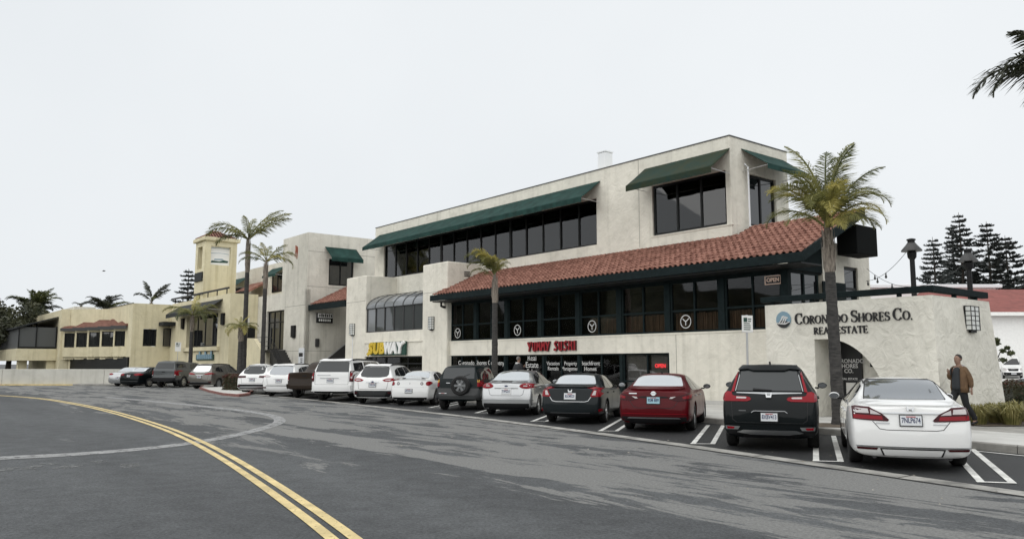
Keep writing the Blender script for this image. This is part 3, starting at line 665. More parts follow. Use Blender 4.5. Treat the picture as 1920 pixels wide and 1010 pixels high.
# hanging lamps / pictures seen in the shop window
for (u, z) in ((24.95, 1.75), (24.4, 1.75), (24.7, 1.2)):
    mb = MB(T); mb.lathe([(.03, .12), (.05, .06), (.13, 0), (.11, -.02)], 10, (u, WS+.3, z)); wpart('shop_lamp', mb, 'lamp_glass', LB, 40)
def gtext(t, s, z, size, tall=1.0, **kw): return put_text('window_lettering', LB, t, size, 'letter_white', s, WS+.045, z, ext=.002, tall=tall, **kw)
gtext('Coronado Shores Company', 34.2, 1.73, .34, wide=1.05)
gtext('Real\nEstate\nSales', 30.0, 1.62, .40, wide=1.0, line=.86)
gtext('Vacation\nRentals', 28.45, 1.58, .25, wide=1.05, line=.95); gtext('Property\nManagement', 27.25, 1.58, .25, wide=.95, line=.95); gtext('Beachfront\nHomes', 25.95, 1.58, .26, wide=1.05, line=.95)
put_text('open_sign', LB, 'OPEN', .22, 'neon_red', 21.83, WS-.0, 1.6, ext=.01, bold=.008)
# Subway bay: two piers, low wall, curved glazing
mb = MB(T)
for a, b in ((36.87, 39.4), (46.2, 48.9)): wpart('pier', MB(T).box(a, b, WF, 27.62, 0, 7.40, .06, 2), 'stucco', LB)
mb = MB(T); mb.box(39.36, 46.24, WF+.03, WF+.38, 2.13, 3.66, .02); mb.box(39.36, 46.24, WF-.03, WF+.028, 2.98, 3.05); wpart('sign_wall', mb, 'stucco', LB)
mb = MB(T)
for i in range(3): mb.box(36.84, 36.868, 26.35, 26.75, 6.62+i*.11, 6.68+i*.11)
wpart('wall_vent', mb, 'bronze_frame', LB)
window(LB, 39.42, 46.18, .2, 2.12, WF+.12, [41.1, 42.0, 43.7, 45.0], [1.7], 'black_frame', 'glass_mid', .07)
mb = MB(T); mb.box(39.4, 46.2, 27.0, 27.2, .1, 5.2); mb.box(39.4, 46.2, WF+.5, 27.0, 2.14, 2.2); mb.box(39.4, 46.2, WF+.5, 27, .1, .14); wpart('sandwich_shop_interior', mb, 'interior', LB)
BC = [39.42+i*(46.18-39.42)/6 for i in range(7)]
window(LB, 39.42, 46.18, 3.67, 5.22, WF+.10, BC[1:-1], [], 'bronze_frame', 'glass_grey', .07, gms=lambda i, j: 'glass_hazy' if i in (5,) else 'glass_grey')
cur = lambda t: (27.46-2.22*math.cos(t), 5.22+1.02*math.sin(t))
fr = MB(T)
for u in BC:
    for k in range(10):
        (w0, z0), (w1, z1) = cur(k*math.pi/20), cur((k+1)*math.pi/20)
        fr.prism([(u-.035, w0, z0), (u+.035, w0, z0), (u+.035, w1, z1), (u-.035, w1, z1)], (0, .02, -.07))
fo = wpart('curved_glazing', fr, 'bronze_frame', LB)
for i in range(6):
    q = MB(T)
    for k in range(10):
        (w0, z0), (w1, z1) = cur(k*math.pi/20), cur((k+1)*math.pi/20)
        q.quad((BC[i]+.03, w0+.02, z0-.02), (BC[i+1]-.03, w0+.02, z0-.02), (BC[i+1]-.03, w1+.02, z1-.02), (BC[i]+.03, w1+.02, z1-.02))
    wpart('curved_pane', q, 'glass_hazy', fo, 40)
for a, b in ((36.87, 39.4), (46.2, 48.9)): wpart('control_joint', MB(T).box(a+.07, b-.07, WF-.003, WF+.01, 5.72, 5.745), 'joint', LB)
wpart('control_joint', MB(T).box(24.6, 24.625, WU-.003, WU+.01, 7.0, 11.1), 'joint', LB); wpart('control_joint', MB(T).box(20.9, 20.925, WS-.094, WS-.08, .32, 2.85), 'joint', LB)
mb = MB(T); mb.tube([(47.8, WF-.03, 3.5), (47.8, WF-.03, .9)], .025, 6); wpart('conduit', mb, 'gutter_white', LB)
# ground-floor recess walls so the upper wall is carried
wpart('rear_wall', MB(T).box(15.85, 49.1, 31.0, 31.4, 0, 6.0), 'stucco', LB)
# right flank at restaurant level
SX = 15.85
mb = MB(T); panel(mb, 27.85, 31.0, 2.94, 6.3, 0, .25, [(29.4, 30.45, 3.4, 5.45)], f=FS(SX)); mb.box(SX, SX+.25, WS-.09, 31.0, 0, 2.938); wpart('flank_wall', mb, 'stucco', LB)
window(LB, 25.66, 27.6, 2.96, 5.05, .05, [26.6], [], 'green_paint', 'glass_dark', .1, f=FS(SX)); window(LB, 29.42, 30.43, 3.42, 5.43, .06, [], [4.6], 'black_frame', 'glass_dark', .09, f=FS(SX))
mb = MB(T); mb.box(SX-.03, SX+.2, WS-.06, WS+.14, 2.94, 5.06); wpart('post', mb, 'green_paint', LB)
mb = MB(T); mb.prism([(SX+.02, 25.7, 5.06), (SX+.02, 28.0, 5.06), (SX+.02, 28.0, zr(28.0)-.3), (SX+.02, 25.7, zr(25.7)-.3)], (.1, 0, 0)); wpart('gable_panel', mb, 'green_paint', LB)
mb = MB(T); mb.box(SX-.10, SX-.06, 27.65, 29.3, 3.5, 4.75, 0); wpart('lattice_screen', mb, 'green_paint', LB)
put_text('open_sign', LB, 'OPEN', .20, 'neon_amber', 16.45, WS-.03, 4.70, ext=.008, bold=.006)
mb = MB(T)
for (a, b, c, d) in ((16.13, 16.78, 4.83, 4.86), (16.13, 16.78, 4.54, 4.57), (16.12, 16.15, 4.54, 4.86), (16.76, 16.79, 4.54, 4.86)): mb.box(a, b, WS-.03, WS-.01, c, d)
wpart('open_sign_border', mb, 'neon_amber', LB)
# round Y marks on the lower panes
for s0 in (36.3, 31.1, 25.8, 20.5):
    mb = MB(); stroke(mb, arc_pts(0, 0, .255, .255, 0, 360, 28), .035, 0, .004)
    stroke(mb, [(0, -.15), (0, .02)], .04, 0, .004); stroke(mb, [(0, .0), (-.10, .07), (-.16, .13)], [.05, .04, .03], 0, .004); stroke(mb, [(0, .0), (.10, .07), (.16, .13)], [.05, .04, .03], 0, .004)
    mb.v = [tuple(T(s0-x, WS+.035-z, 3.36+y)) for x, y, z in mb.v]; wpart('window_emblem', mb, 'letter_white', LB)

# ------------------------------------------------------------------ entry block with the arch (low forecourt wall of the same building)
EB = empty('entry_block', T(12, 23.5, 0), 'low cream stucco entry block with quarter-round arch and black lettering', 'building')
arch = lambda s: .15+2.26*math.sqrt(max(0, 1-((12.45-s)/1.78)**2)) if s < 12.45 else 2.41
mb = MB(T); SR = 10.672; N = 22
cols = [SR+(12.83-SR)*(i/N) for i in range(N+1)]; cols = [SR+(12.83-SR)*(1-math.cos(math.pi/2*i/N)) for i in range(N+1)]
for a, b in zip(cols, cols[1:]):
    za, zb = max(.15, arch(a)), max(.15, arch(b))
    for w in (21.9, 22.42): mb.quad((a, w, za), (b, w, zb), (b, w, 3.5), (a, w, 3.5))
    mb.quad((a, 21.9, za), (b, 21.9, zb), (b, 22.42, zb), (a, 22.42, za)); mb.quad((a, 21.9, 3.5), (b, 21.9, 3.5), (b, 22.42, 3.5), (a, 22.42, 3.5))
for a, b in ((9.4, SR), (12.83, 14.46)):
    for w in (21.9, 22.42): mb.quad((a, w, 0), (b, w, 0), (b, w, 3.5), (a, w, 3.5))
    mb.quad((a, 21.9, 3.5), (b, 21.9, 3.5), (b, 22.42, 3.5), (a, 22.42, 3.5))
mb.quad((12.83, 21.9, 0), (12.83, 22.42, 0), (12.83, 22.42, 2.41), (12.83, 21.9, 2.41)); mb.quad((14.46, 21.9, 0), (14.46, 22.42, 0), (14.46, 22.42, 3.5), (14.46, 21.9, 3.5))
wpart('arch_wall', mb, 'stucco_entry', EB)
mb = MB(T); n = 6                                       # right flank leans in a little toward the top
mb.prism([(9.4, 21.897, 3.497), (9.4, 25.6, 3.497), (9.12, 25.85, 0), (9.22, 21.897, 0)], (0, 0, 0))
mb = MB(T)
q = [(9.4, 21.9, 3.498), (9.4, 25.62, 3.498), (9.8, 25.62, 3.498), (9.8, 21.9, 3.498)]; r_ = [(9.27, 21.8, 0), (9.15, 25.75, 0), (9.8, 25.75, 0), (9.8, 21.9, 0)]
a = mb.add(q); b = mb.add(r_); mb.f += [(a, a+1, a+2, a+3), (b, b+3, b+2, b+1)]+[(a+i, b+i, b+(i+1) % 4, a+(i+1) % 4) for i in range(4)]
wpart('flank_wall', mb, 'stucco_entry', EB)
mb = MB(T); mb.box(12.835, 14.46, 22.42, 25.4, 0, 3.496); mb.box(9.82, 12.82, 23.2, 23.4, .1, 2.9); mb.box(9.81, 12.83, 22.43, 25.4, 2.92, 3.3); mb.box(9.82, 14.4, 25.3, 25.4, .1, 3.3); wpart('inner_wall', mb, 'stucco_entry', EB)
mb = MB(T); mb.box(12.06, 12.825, 23.10, 23.198, .16, 2.42); dr = wpart('door', mb, 'door_black', EB)
put_text('door_lettering', dr, 'CORONADO\nSHORES\nCO.', .165, 'letter_white', 12.45, 23.09, 1.62, ext=.002, bold=.004, line=.9)
put_text('door_lettering', dr, 'REAL ESTATE', .09, 'letter_white', 12.45, 23.09, 1.24, ext=.002, bold=.002)
mb = MB(T); mb.box(12.25, 12.55, 23.085, 23.095, .72, 1.13); wpart('notice', mb, 'paper', dr)
mb = MB(T); mb.box(11.55, 11.82, 23.16, 23.198, 1.6, 1.95); wpart('picture_frame', mb, 'black_frame', EB); mb = MB(T); mb.box(11.61, 11.76, 23.155, 23.159, 1.67, 1.88); wpart('picture', mb, 'paper', EB)
mb = MB(T); mb.box(10.9, 11.45, 22.75, 23.198, .15, 1.32, .03); wpart('mail_cabinet', mb, 'black_frame', EB)
mb = MB(T); mb.lathe([(.05, 0), (.05, .05)], 10, (12.81, 22.1, 1.05), 'x'); wpart('door_bell', mb, 'black_metal', EB)
mb = MB(T); mb.box(9.36, 14.6, 21.88, 22.08, 3.585, 3.76, .012); mb.box(9.36, 9.56, 22.082, 25.5, 3.584, 3.761, .012)
for s_ in (10.3, 11.6, 12.9, 14.2): mb.box(s_-.05, s_+.05, 21.93, 22.03, 3.5, 3.59)
for w_ in (23.4, 24.8): mb.box(9.41, 9.51, w_-.05, w_+.05, 3.5, 3.59)
wpart('parapet_rail', mb, 'green_paint', EB)
# letters and wave roundel, each sign a thing of its own
def wallsign(name, label, s, w, z, cat='sign'): return empty(name, T(s, w, z), label, cat)
SG = wallsign('wall_lettering', 'black raised serif letters CORONADO SHORES CO. REAL ESTATE on the entry block', 11.8, 21.9, 2.6)
def place_xy(mb, s0, w0, z0): mb.v = [tuple(T(s0-x, w0-d, z0+y)) for x, y, d in mb.v]; return mb
for mb in serif_line('CORONADO SHORES CO.', 0, 0, 3.50, .335, .245, 0, .035, 1.15): wpart('letter', place_xy(mb, 13.42, 21.895, 2.87), 'letter_black', SG)
for mb in serif_line('REAL ESTATE', 0, 0, 1.66, .205, .205, 0, .03, 1.35): wpart('letter', place_xy(mb, 12.83, 21.895, 2.555), 'letter_black', SG)
WR = wallsign('wave_roundel', 'round blue-grey wave emblem left of the entry lettering', 13.81, 21.9, 3.03)
mb = MB(); mb.lathe([(.25, 0), (.25, .03)], 36); wpart('disc', place_xy(mb, 13.81, 21.896, 3.03), 'logo_blue', WR)
mb = MB(); mb.prism([(0, 0, .031)]+[(x*.25, y*.25, .031) for x, y in arc_pts(0, 0, 1, 1, 205, 335, 14)], (0, 0, .004)); wpart('sea', place_xy(mb, 13.81, 21.896, 3.03), 'letter_black', WR)
mb = MB()
for k, (dx, sc) in enumerate(((-.02, 1.0), (.05, .8), (.11, .6))):
    stroke(mb, [(dx-.16*sc, -.13), (dx-.07*sc, -.04), (dx+.0, .07*sc+.02), (dx+.05*sc, .10*sc), (dx+.09*sc, .06*sc)], [.02, .03, .05, .035, .012], .036, .042)
stroke(mb, [(-.22, -.10), (-.08, -.12), (.06, -.13), (.22, -.07)], [.02, .04, .04, .02], .036, .042); wpart('wave', place_xy(mb, 13.81, 21.896, 3.03), 'letter_white', WR)
# YUMMY SUSHI: red brush-cut channel letters
YS = wallsign('shop_sign', 'red brush-style channel letters YUMMY SUSHI on the cream band', 28.3, 25.4, 2.5)
BR = {'Y': [([(.05, .95), (.3, .6), (.42, .42)], [.26, .2, .12]), ([(.85, 1.0), (.55, .55), (.3, -.05)], [.12, .22, .16])],
      'U': [([(.15, .95), (.18, .5), (.25, .12)], [.26, .2, .18]), ([(.2, .12), (.5, .02), (.7, .15)], [.18, .2, .16]), ([(.75, .98), (.72, .5), (.74, .0)], [.26, .18, .2])],
      'M': [([(.12, .9), (.15, .4), (.1, .0)], [.16, .2, .22]), ([(.15, .95), (.35, .6), (.45, .35)], [.26, .18, .1]), ([(.78, .98), (.6, .6), (.46, .35)], [.22, .18, .1]), ([(.8, .95), (.8, .5), (.86, .0)], [.2, .18, .24])],
      'S': [([(.8, .85), (.5, .95), (.2, .78)], [.26, .16, .16]), ([(.18, .78), (.45, .52), (.78, .3)], [.16, .2, .16]), ([(.78, .3), (.5, .06), (.08, .12)], [.16, .2, .26])],
      'H': [([(.18, 1.0), (.2, .5), (.15, .0)], [.26, .18, .22]), ([(.15, .5), (.5, .55), (.85, .5)], [.14, .2, .14]), ([(.8, .98), (.78, .5), (.84, .0)], [.24, .18, .22])],
      'I': [([(.3, 1.0), (.32, .5), (.3, .0)], [.26, .18, .26])]}
x = 0; txt = 'YUMMY SUSHI'; adv = {'I': .55, ' ': .62}; tot = sum(adv.get(c, 1.0) for c in txt); k = 3.42/tot
for ch in txt:
    if ch != ' ':
        for nm, d0, d1, gr, m_ in (('letter_return', 0, .09, .035, 'sign_red_dark'), ('letter', .091, .11, 0, 'sign_red')):
            mb = MB()
            for pts, wd in BR[ch]: stroke(mb, [((x+p[0]*.92)*k, p[1]*.44) for p in pts], [q*.44*.8+gr for q in wd], d0, d1)
            wpart(nm, place_xy(mb, 30.05, WS-.10, 2.30), m_, YS)
    x += adv.get(ch, 1.0)
# SUBWAY sign
SB = wallsign('shop_sign', 'green SUBWAY sign board with yellow and white slanted letters', 43.1, 25.2, 2.2)
wpart('board', MB(T).box(41.0, 45.15, WF-.16, WF-.031, 2.20, 3.02, .01), 'sign_green', SB)
for t_, m_, s0 in (('SUB', 'sign_yellow', 44.32), ('WAY', 'sign_white', 42.22)):
    for k_, ch_ in enumerate(t_): put_text('letter', SB, ch_, .90, m_, s0+.70*(1-k_), WF-.22, 2.60, wide=1.12 if ch_ != 'W' else .92, tall=1.0, ext=.05, bold=.05, shear=.12)
def sw_arrow(s0, z0, sg, m_):
    mb = MB(); stroke(mb, [(0, 0), (.22*sg, .0)], .09, 0, .09); mb.prism([(.2*sg, .12, 0), (.2*sg, -.12, 0), (.40*sg, 0, 0)], (0, 0, .09)); wpart('arrow', place_xy(mb, s0, WF-.17, z0), m_, SB)
sw_arrow(41.32, 2.93, 1, 'sign_white'); sw_arrow(45.1, 2.28, -1, 'sign_yellow')
# box lanterns
def lantern(label, f, u, z, wd, ht, m='lamp_glass', parent=None):
    pc = T(*f(u, 0, z)); e = empty('wall_lantern', pc, label, 'wall lamp', 'box lanterns on the walls'); TT = lambda a, b, c: T(*f(a, b, c))
    wpart('back_plate', MB(TT).box(u-wd/2-.02, u+wd/2+.02, -.03, 0, z-ht/2-.03, z+ht/2+.02), 'black_metal', e)
    wpart('shade', MB(TT).box(u-wd/2, u+wd/2, -.17, -.031, z-ht/2, z+ht/2, .01), m, e)
    mb = MB(TT)
    for i in range(6): zz = z-ht/2+ht*i/5; mb.box(u-wd/2-.008, u+wd/2+.008, -.182, -.168, zz-.009, zz+.009)
    for uu in (u-wd/2, u, u+wd/2): mb.box(uu-.009, uu+.009, -.186, -.17, z-ht/2-.01, z+ht/2+.01)
    for uu in (u-wd/2-.004, u+wd/2+.004):
        for i in range(6): zz = z-ht/2+ht*i/5; mb.box(uu-.006, uu+.006, -.17, -.03, zz-.009, zz+.009)
    mb.box(u-wd/3, u+wd/3, -.12, -.05, z-ht/2-.07, z-ht/2-.001)
    wpart('grille', mb, 'black_metal', e); return e
FW = lambda w0: (lambda u, d, z: (u, w0+d, z)); FSS = lambda s0: (lambda u, d, z: (s0+d, u, z))
lantern('white box lantern left of the curved glazing', FW(WF), 47.8, 3.93, .42, .72)
lantern('white box lantern on the pier beside the restaurant windows', FW(WF), 38.32, 3.98, .36, .70)
lantern('large caged box lantern on the flank of the entry block', FSS(9.37), 24.05, 2.95, .55, .66)
# ------------------------------------------------------------------ white corner building with the stair alcove
CB = empty('stucco_building', T(57, 27, 0), 'cream stucco corner building with open stair alcove and outside steps', 'building')
SA = 54.7
mb = MB(T)
panel(mb, SA, 64.0, 0, 7.1, 25.0, 25.3, [(58.6, 62.0, 2.75, 5.8)])
mb.box(SA+.302, 59.2, 25.001, 25.3, 7.101, 11.3); mb.box(58.9, 59.2, 25.302, 34, 7.1, 11.3)
panel(mb, 25.0, 34.0, 0, 11.298, 0, .3, [(26.7, 28.75, 7.5, 9.5)], f=FS(SA)); mb.box(SA+.31, 59.19, 25.31, 34, 11.0, 11.15)
mb.box(SA+.31, 64, 25.31, 30, 6.9, 7.0); wpart('wall', mb, 'stucco_block', CB)
mb = MB(T); mb.box(SA+.32, 58.88, 25.4, 33.9, 7.1, 10.9); mb.box(SA+.32, 64, 26.2, 29, .1, 6.8); wpart('interior_core', mb, 'interior', CB)
for z_ in (5.95, 2.6): wpart('control_joint', MB(T).box(SA+.02, 58.5, 24.997, 25.01, z_, z_+.03), 'joint', CB)
for z_ in (7.3, 2.6, 9.9): wpart('control_joint', MB(T).box(SA-.003, SA+.01, 25.02, 33.9 if z_ > 7 else 27, z_, z_+.03), 'joint', CB)
mb = MB(T); mb.box(59.2, 84, 28.0, 28.3, 6.8, 10.5); wpart('upper_wall', mb, 'stucco_block', CB)
window(CB, 26.72, 28.73, 7.52, 9.48, .08, [27.7], [], f=FS(SA), fw=.08)
window(CB, 58.62, 61.98, 2.77, 5.78, 25.14, [59.7, 60.8], [4.9], fw=.08)
awning(CB, 26.35, 28.95, 10.35, 9.45, .28, -.005, -1.15, 'awning', f=FS(SA))
window(CB, 65.9, 68.3, 7.9, 9.5, 27.9, [67.1], [], fw=.08); awning(CB, 65.7, 68.6, 10.05, 9.35, .2, 27.995, 27.1, 'awning')
window(CB, 74.6, 79.6, 7.3, 8.9, 27.9, [77], [], fw=.08); awning(CB, 74.0, 80.2, 9.85, 8.85, .25, 27.995, 26.6, 'awning')
mb = MB(T); mb.prism([(69.5, 26.2, 8.1), (69.5, 28.0, 9.1), (69.5, 28.0, 8.9), (69.5, 26.2, 7.9)], (4, 0, 0)); wpart('shed_roof', mb, 'terracotta', CB)
mb = MB(T); mb.box(69.4, 73.6, 26.1, 26.19, 7.4, 8.12); wpart('shed_fascia', mb, 'awning_dark', CB)
# stair alcove between the two buildings
mb = MB(T); zc = lambda w: 5.95+(w-25.25)*.5
mb.prism([(48.95, 25.25, 5.90), (48.95, 28.3, zc(28.3)-.05), (48.95, 28.3, zc(28.3)-.2), (48.95, 25.25, 5.75)], (5.72, 0, 0)); cn = wpart('canopy_roof', mb, 'terracotta_dark', CB)
up2 = (NI+Vector((0, 0, .5))).normalized(); cl = []; s = 48.95
while s < 54.4:
    w = 25.2
    while w < 28.1: cl.append((T(s+.262, w, zc(w)+.01), -EU, up2)); w += .355/math.sqrt(1.25)
    s += .262
tile_roof(cn, cl, 60)
wpart('canopy_fascia', MB(T).box(48.92, 54.68, 25.14, 25.24, 5.52, 5.93), 'green_paint', CB)
mb = MB(T); mb.box(48.95, 54.68, 29.6, 29.8, 0, 7.0); wpart('alcove_wall', mb, 'stucco_block', CB)
mb = MB(T)
for i in range(17): mb.box(49.3, 53.6, 25.4+i*.25, 25.4+i*.25+.27, .15, .15+.19*(i+1)); 
fl = wpart('stair_flight', mb, 'kerb_concrete', CB)
mb = MB(T); mb.prism([(53.62, 25.2, .15), (53.62, 29.5, 3.4), (53.62, 29.5, 4.45), (53.62, 25.2, 1.2)], (.1, 0, 0)); wpart('stair_balustrade', mb, 'bronze_frame', CB)
mb = MB(T); mb.tube([(53.6, 25.2, 1.3), (53.6, 29.5, 4.55)], .03, 6); wpart('handrail', mb, 'alu', CB)
# outside steps with railing up to the raised door
st = MB(T)
for i in range(14): st.box(58.4-i*.25-.27, 58.4-i*.25, 23.9, 24.99, .12, 2.72-.185*i)
st.box(58.41, 62.0, 23.9, 24.99, 2.55, 2.72); wpart('outside_steps', st, 'bronze_frame', CB)
mb = MB(T)
for i in range(15): s_ = 58.3-i*.25; z_ = 2.75-.185*max(0, i-.2); mb.tube([(s_, 23.88, z_), (s_, 23.88, z_+.95)], .014, 5)
for h in (.25, .6, .95): mb.tube([(58.3, 23.88, 2.75+h), (54.8, 23.88, .17+h)], .02, 6); mb.tube([(62, 23.88, 2.75+h), (58.3, 23.88, 2.75+h)], .02, 6)
wpart('railing', mb, 'black_metal', CB)
mb = MB(T); mb.prism([(58.4, 23.2, .1), (58.4, 23.2, 2.65), (60.0, 23.2, 3.6), (61.4, 23.2, 3.65), (61.4, 23.2, .1)], (0, .3, 0)); wpart('stair_parapet', mb, 'stucco_yellow', CB)
bs = empty('lit_sign_box', T(54.4, 25.3, 5), 'small black and white hanging sign box in the stair alcove', 'sign')
s0, z0 = 54.3, 0
mb = MB(T); mb.box(53.9, 54.1, 25.5, 26.75, 4.62, 5.35, .02); wpart('cabinet', mb, 'black_metal', bs)
mb = MB(T); mb.box(53.885, 53.899, 25.55, 26.70, 5.0, 5.32); wpart('white_face', mb, 'sign_white', bs)
mb = MB(T)
for i, (a, b) in enumerate(((.06, .15), (.2, .3), (.33, .42), (.47, .56), (.6, .7), (.75, .82), (.88, .98))): mb.box(53.878, 53.884, 25.58+a*1.1, 25.58+b*1.1, 5.05, 5.24+.04*(i % 2))
wpart('dark_print', mb, 'letter_black', bs)
mb = MB(T)
for a in (.05, .2, .35, .5, .66, .8): mb.box(53.878, 53.898, 25.58+a*1.1, 25.58+a*1.1+.10, 4.74, 4.90)
wpart('light_print', mb, 'sign_white', bs)
bd = empty('notice_board', T(55.5, 24.9, .1), 'tall pale notice board on the corner building by the steps', 'sign')
s0, z0 = ONW(565, 652, 24.9); s1, z1 = ONW(565, 686, 24.9)
wpart('panel', MB(T).box(s0-.42, s0+.42, 24.88, 24.97, z1-.1, z0, .01), 'gutter_white', bd); wpart('header', MB(T).box(s0-.33, s0+.33, 24.872, 24.879, z0-.62, z0-.35), 'letter_black', bd)
mb = MB(T); [mb.box(s0-.3, s0+.25*random.random(), 24.872, 24.879, z0-.8-i*.13, z0-.74-i*.13) for i in range(5)]; wpart('print_lines', mb, 'bronze_frame', bd)
lantern('black box lantern on the corner building right of the raised door', FW(25.0), *ONW(552, 621, 25.0), .5, .85, 'black_metal')
for (px, py, nm) in ((600, 645, 'meter box in the stair alcove'),):
    w_ = 26.2; mb = MB(T); mb.box(54.55, 54.69, 25.75, 26.05, 2.9, 3.5, .03); wpart('meter_box', mb, 'bronze_frame', CB)

# ------------------------------------------------------------------ yellow building with the clock-style tower
YB = empty('yellow_building', T(71, 24, 0), 'yellow stucco building with square tower and dark awning', 'building')
WY = 22.7
mb = MB(T); panel(mb, 63.9, 79.4, 0, 7.3, WY, WY+.4, [(66.6, 74.7, 3.1, 5.9)]); mb.box(63.9, 64.2, WY+.401, 24.99, 0, 7.299); mb.box(64.21, 79.3, WY+.41, 28, 6.7, 6.9); wpart('wall', mb, 'stucco_yellow', YB)
wpart('window_sill', MB(T).box(66.0, 75.3, WY-.22, WY-.002, 2.75, 3.1, .02), 'stucco_yellow', YB)
window(YB, 66.62, 74.68, 3.12, 5.88, WY+.3, [68.6, 70.6, 72.6], [], fw=.12)
awning(YB, 65.6, 77.0, 6.95, 6.15, .35, WY-.005, WY-1.2, 'awning_dark')
for s_ in (65.2, 75.6):
    l_ = lantern('black box lantern %s the window of the yellow building' % ('right of' if s_ < 70 else 'left of'), FW(WY), s_, 5.3, .5, .9, 'black_metal')
mb = MB(T); mb.box(64.6, 80, WY+.05, WY+.16, 7.72, 7.86)
for i in range(7): mb.box(65+i*2.3, 65.08+i*2.3, WY+.07, WY+.14, 7.3, 7.73)
wpart('roof_rail', mb, 'black_metal', YB)
gs = empty('shop_sign', T(70, WY-.1, 2.0), 'small teal shop sign low on the yellow building', 'sign')
a0, z0 = ONW(400, 661, WY-.1); a1, z1 = ONW(367, 675, WY-.1)
wpart('board', MB(T).box(a0, a1, WY-.1, WY-.01, z1, z0-.12, .01), 'sign_green', gs)
mb = MB(T); 
for i in range(8): mb.box(a0+.3+i*(a1-a0-.5)/8, a0+.3+i*(a1-a0-.5)/8+.36, WY-.14, WY-.101, z1+.1, z1+.5+.25*(i in (0, 3, 6))); 
wpart('letters', mb, 'logo_blue', gs)
mb = MB(T); mb.box(65.3, 66.0, 23.0, 23.02, 3, 4); 
wpart('vent_box', MB(T).box(63.78, 63.898, 23.6, 24.3, 4.6, 5.4), 'stucco_block', YB)
wpart('flank_window', MB(T).box(63.82, 63.897, 24.2, 24.8, 3.3, 4.7), 'black_frame', YB)
# tower
tw = MB(T); s0, s1, w0, w1 = 71.0, 73.6, 22.85, 25.65
panel(tw, w0, w1, 7.3, 12.5, 0, .45, [(23.35, 25.1, 10.35, 12.0)], f=FS(s0)); panel(tw, s0+.451, s1, 7.3, 12.5, w0, w0+.4, [(71.75, 73.0, 10.0, 12.0)]); tw.box(s1-.4, s1-.001, w0+.41, w1, 7.3, 12.49); tw.box(s0+.46, s1-.41, w1-.4, w1-.001, 7.3, 12.49); tw.box(s0+.9, s1-.41, w0+.9, w1-.41, 7.3, 12.4)
TW = wpart('tower', tw, 'stucco_tower', YB)
wpart('tower_cornice', MB(T).box(s0-.22, s1+.22, w0-.22, w1+.22, 12.45, 12.78, .05, 2), 'stucco_tower', TW)
mb = MB(T); a = mb.add([(s0-.05, w0-.05, 12.78), (s1+.05, w0-.05, 12.78), (s1+.05, w1+.05, 12.78), (s0-.05, w1+.05, 12.78), ((s0+s1)/2, (w0+w1)/2, 13.55)]); mb.f += [(a, a+1, a+4), (a+1, a+2, a+4), (a+2, a+3, a+4), (a+3, a, a+4)]; wpart('tower_roof', mb, 'terracotta_dark', TW)
cl = []
cs, cw = (s0+s1)/2, (w0+w1)/2
def hip(o_s, o_w, along, inward, half, rise):
    n = int(2*half/.262)
    for i in range(n):
        x = -half+i*.262; run = half-abs(x+.131); k = 0
        while k*.33 < run-.05:
            t_ = k*.33; cl.append((o_s*EU+o_w*NI+along*x+inward*t_+Vector((0, 0, 12.80+rise*t_)), along, (inward+Vector((0, 0, rise))).normalized())); k += 1
hip(s0-.06, cw, NI*-1, EU, (w1-w0)/2, .56); hip(cs, w0-.06, -EU, NI, (s1-s0)/2, .56)
tr_o = [o for o in TW.children if o.name.startswith('tower_roof')][0]; tr_o.parent = YB; tile_roof(tr_o, cl, 200)
# picture panel in the tower: pale sea with a small boat
pp = wpart('picture_panel', MB(T).box(s0+.28, s0+.32, 23.3, 25.15, 10.3, 12.05), 'sign_white', YB)
pic = lambda pts, nm, m_, d: wpart(nm, MB(T).poly([(s0+.278-d, 25.1-x*1.75, 10.35+y*1.65) for x, y in pts]), m_, pp)
pic([(.1, .16), (.95, .12), (.9, .24), (.5, .22), (.3, .3), (.05, .26)], 'boat_print', 'sign_green', .004)
pic([(.3, .3), (.8, .27), (.75, .34), (.35, .36)], 'cabin_print', 'logo_blue', .006)
for i, y in enumerate((.5, .62, .78, .9)): pic([(.05, y), (.5, y+.03), (.95, y-.01), (.95, y+.02), (.5, y+.05), (.05, y+.025)], 'wave_print', 'logo_blue' if i % 2 else 'gutter_white', .003)
wpart('tower_sign', MB(T).box(71.3, 73.3, w0-.12, w0-.01, 8.9, 9.7, .02), 'awning_dark', YB)

# ------------------------------------------------------------------ saw-tooth yellow building far left
FB = empty('bay_building', T(86, 19, 0), 'pale yellow building with saw-tooth bay windows and screened balcony', 'building')
mb = MB(T)
panel(mb, 19.3, 22.69, 0, 7.25, 0, .4, [(20.3, 21.5, 3.3, 4.9)], f=FS(79.6)); panel(mb, 80.001, 89.0, 0, 7.25, 19.3, 19.6)
panel(mb, 79.45, 80.4, 0, 7.2, 22.69, 22.9)
mb.box(89.0, 93.0, 19.3, 19.6, 0, 7.2); mb.box(80.0, 110, 19.7, 23, 6.7, 6.9)
mb.prism([(88.8, 19.4, 0), (92.6, 15.9, 0), (92.8, 16.1, 0), (89.0, 19.6, 0)], (0, 0, 7.2)); mb.box(92.7, 112, 15.8, 16.1, 0, 7.2); mb.box(92.0, 92.699, 15.6, 16.4, 0, 7.19)
wpart('wall', mb, 'stucco_yellow', FB); wpart('coping', MB(T).box(79.55, 89.0, 19.25, 19.34, 7.251, 7.30), 'bronze_frame', FB)
window(FB, 20.32, 21.48, 3.32, 4.88, .12, [20.9], [], f=FS(79.6), fw=.08)
window(FB, 22.0, 22.68, 3.3, 5.0, -.3, [], [], f=FS(79.58), fw=.06)
wpart('brow', MB(T).box(78.0, 79.5, 21.6, 22.69, 5.2, 5.55), 'awning_dark', FB)
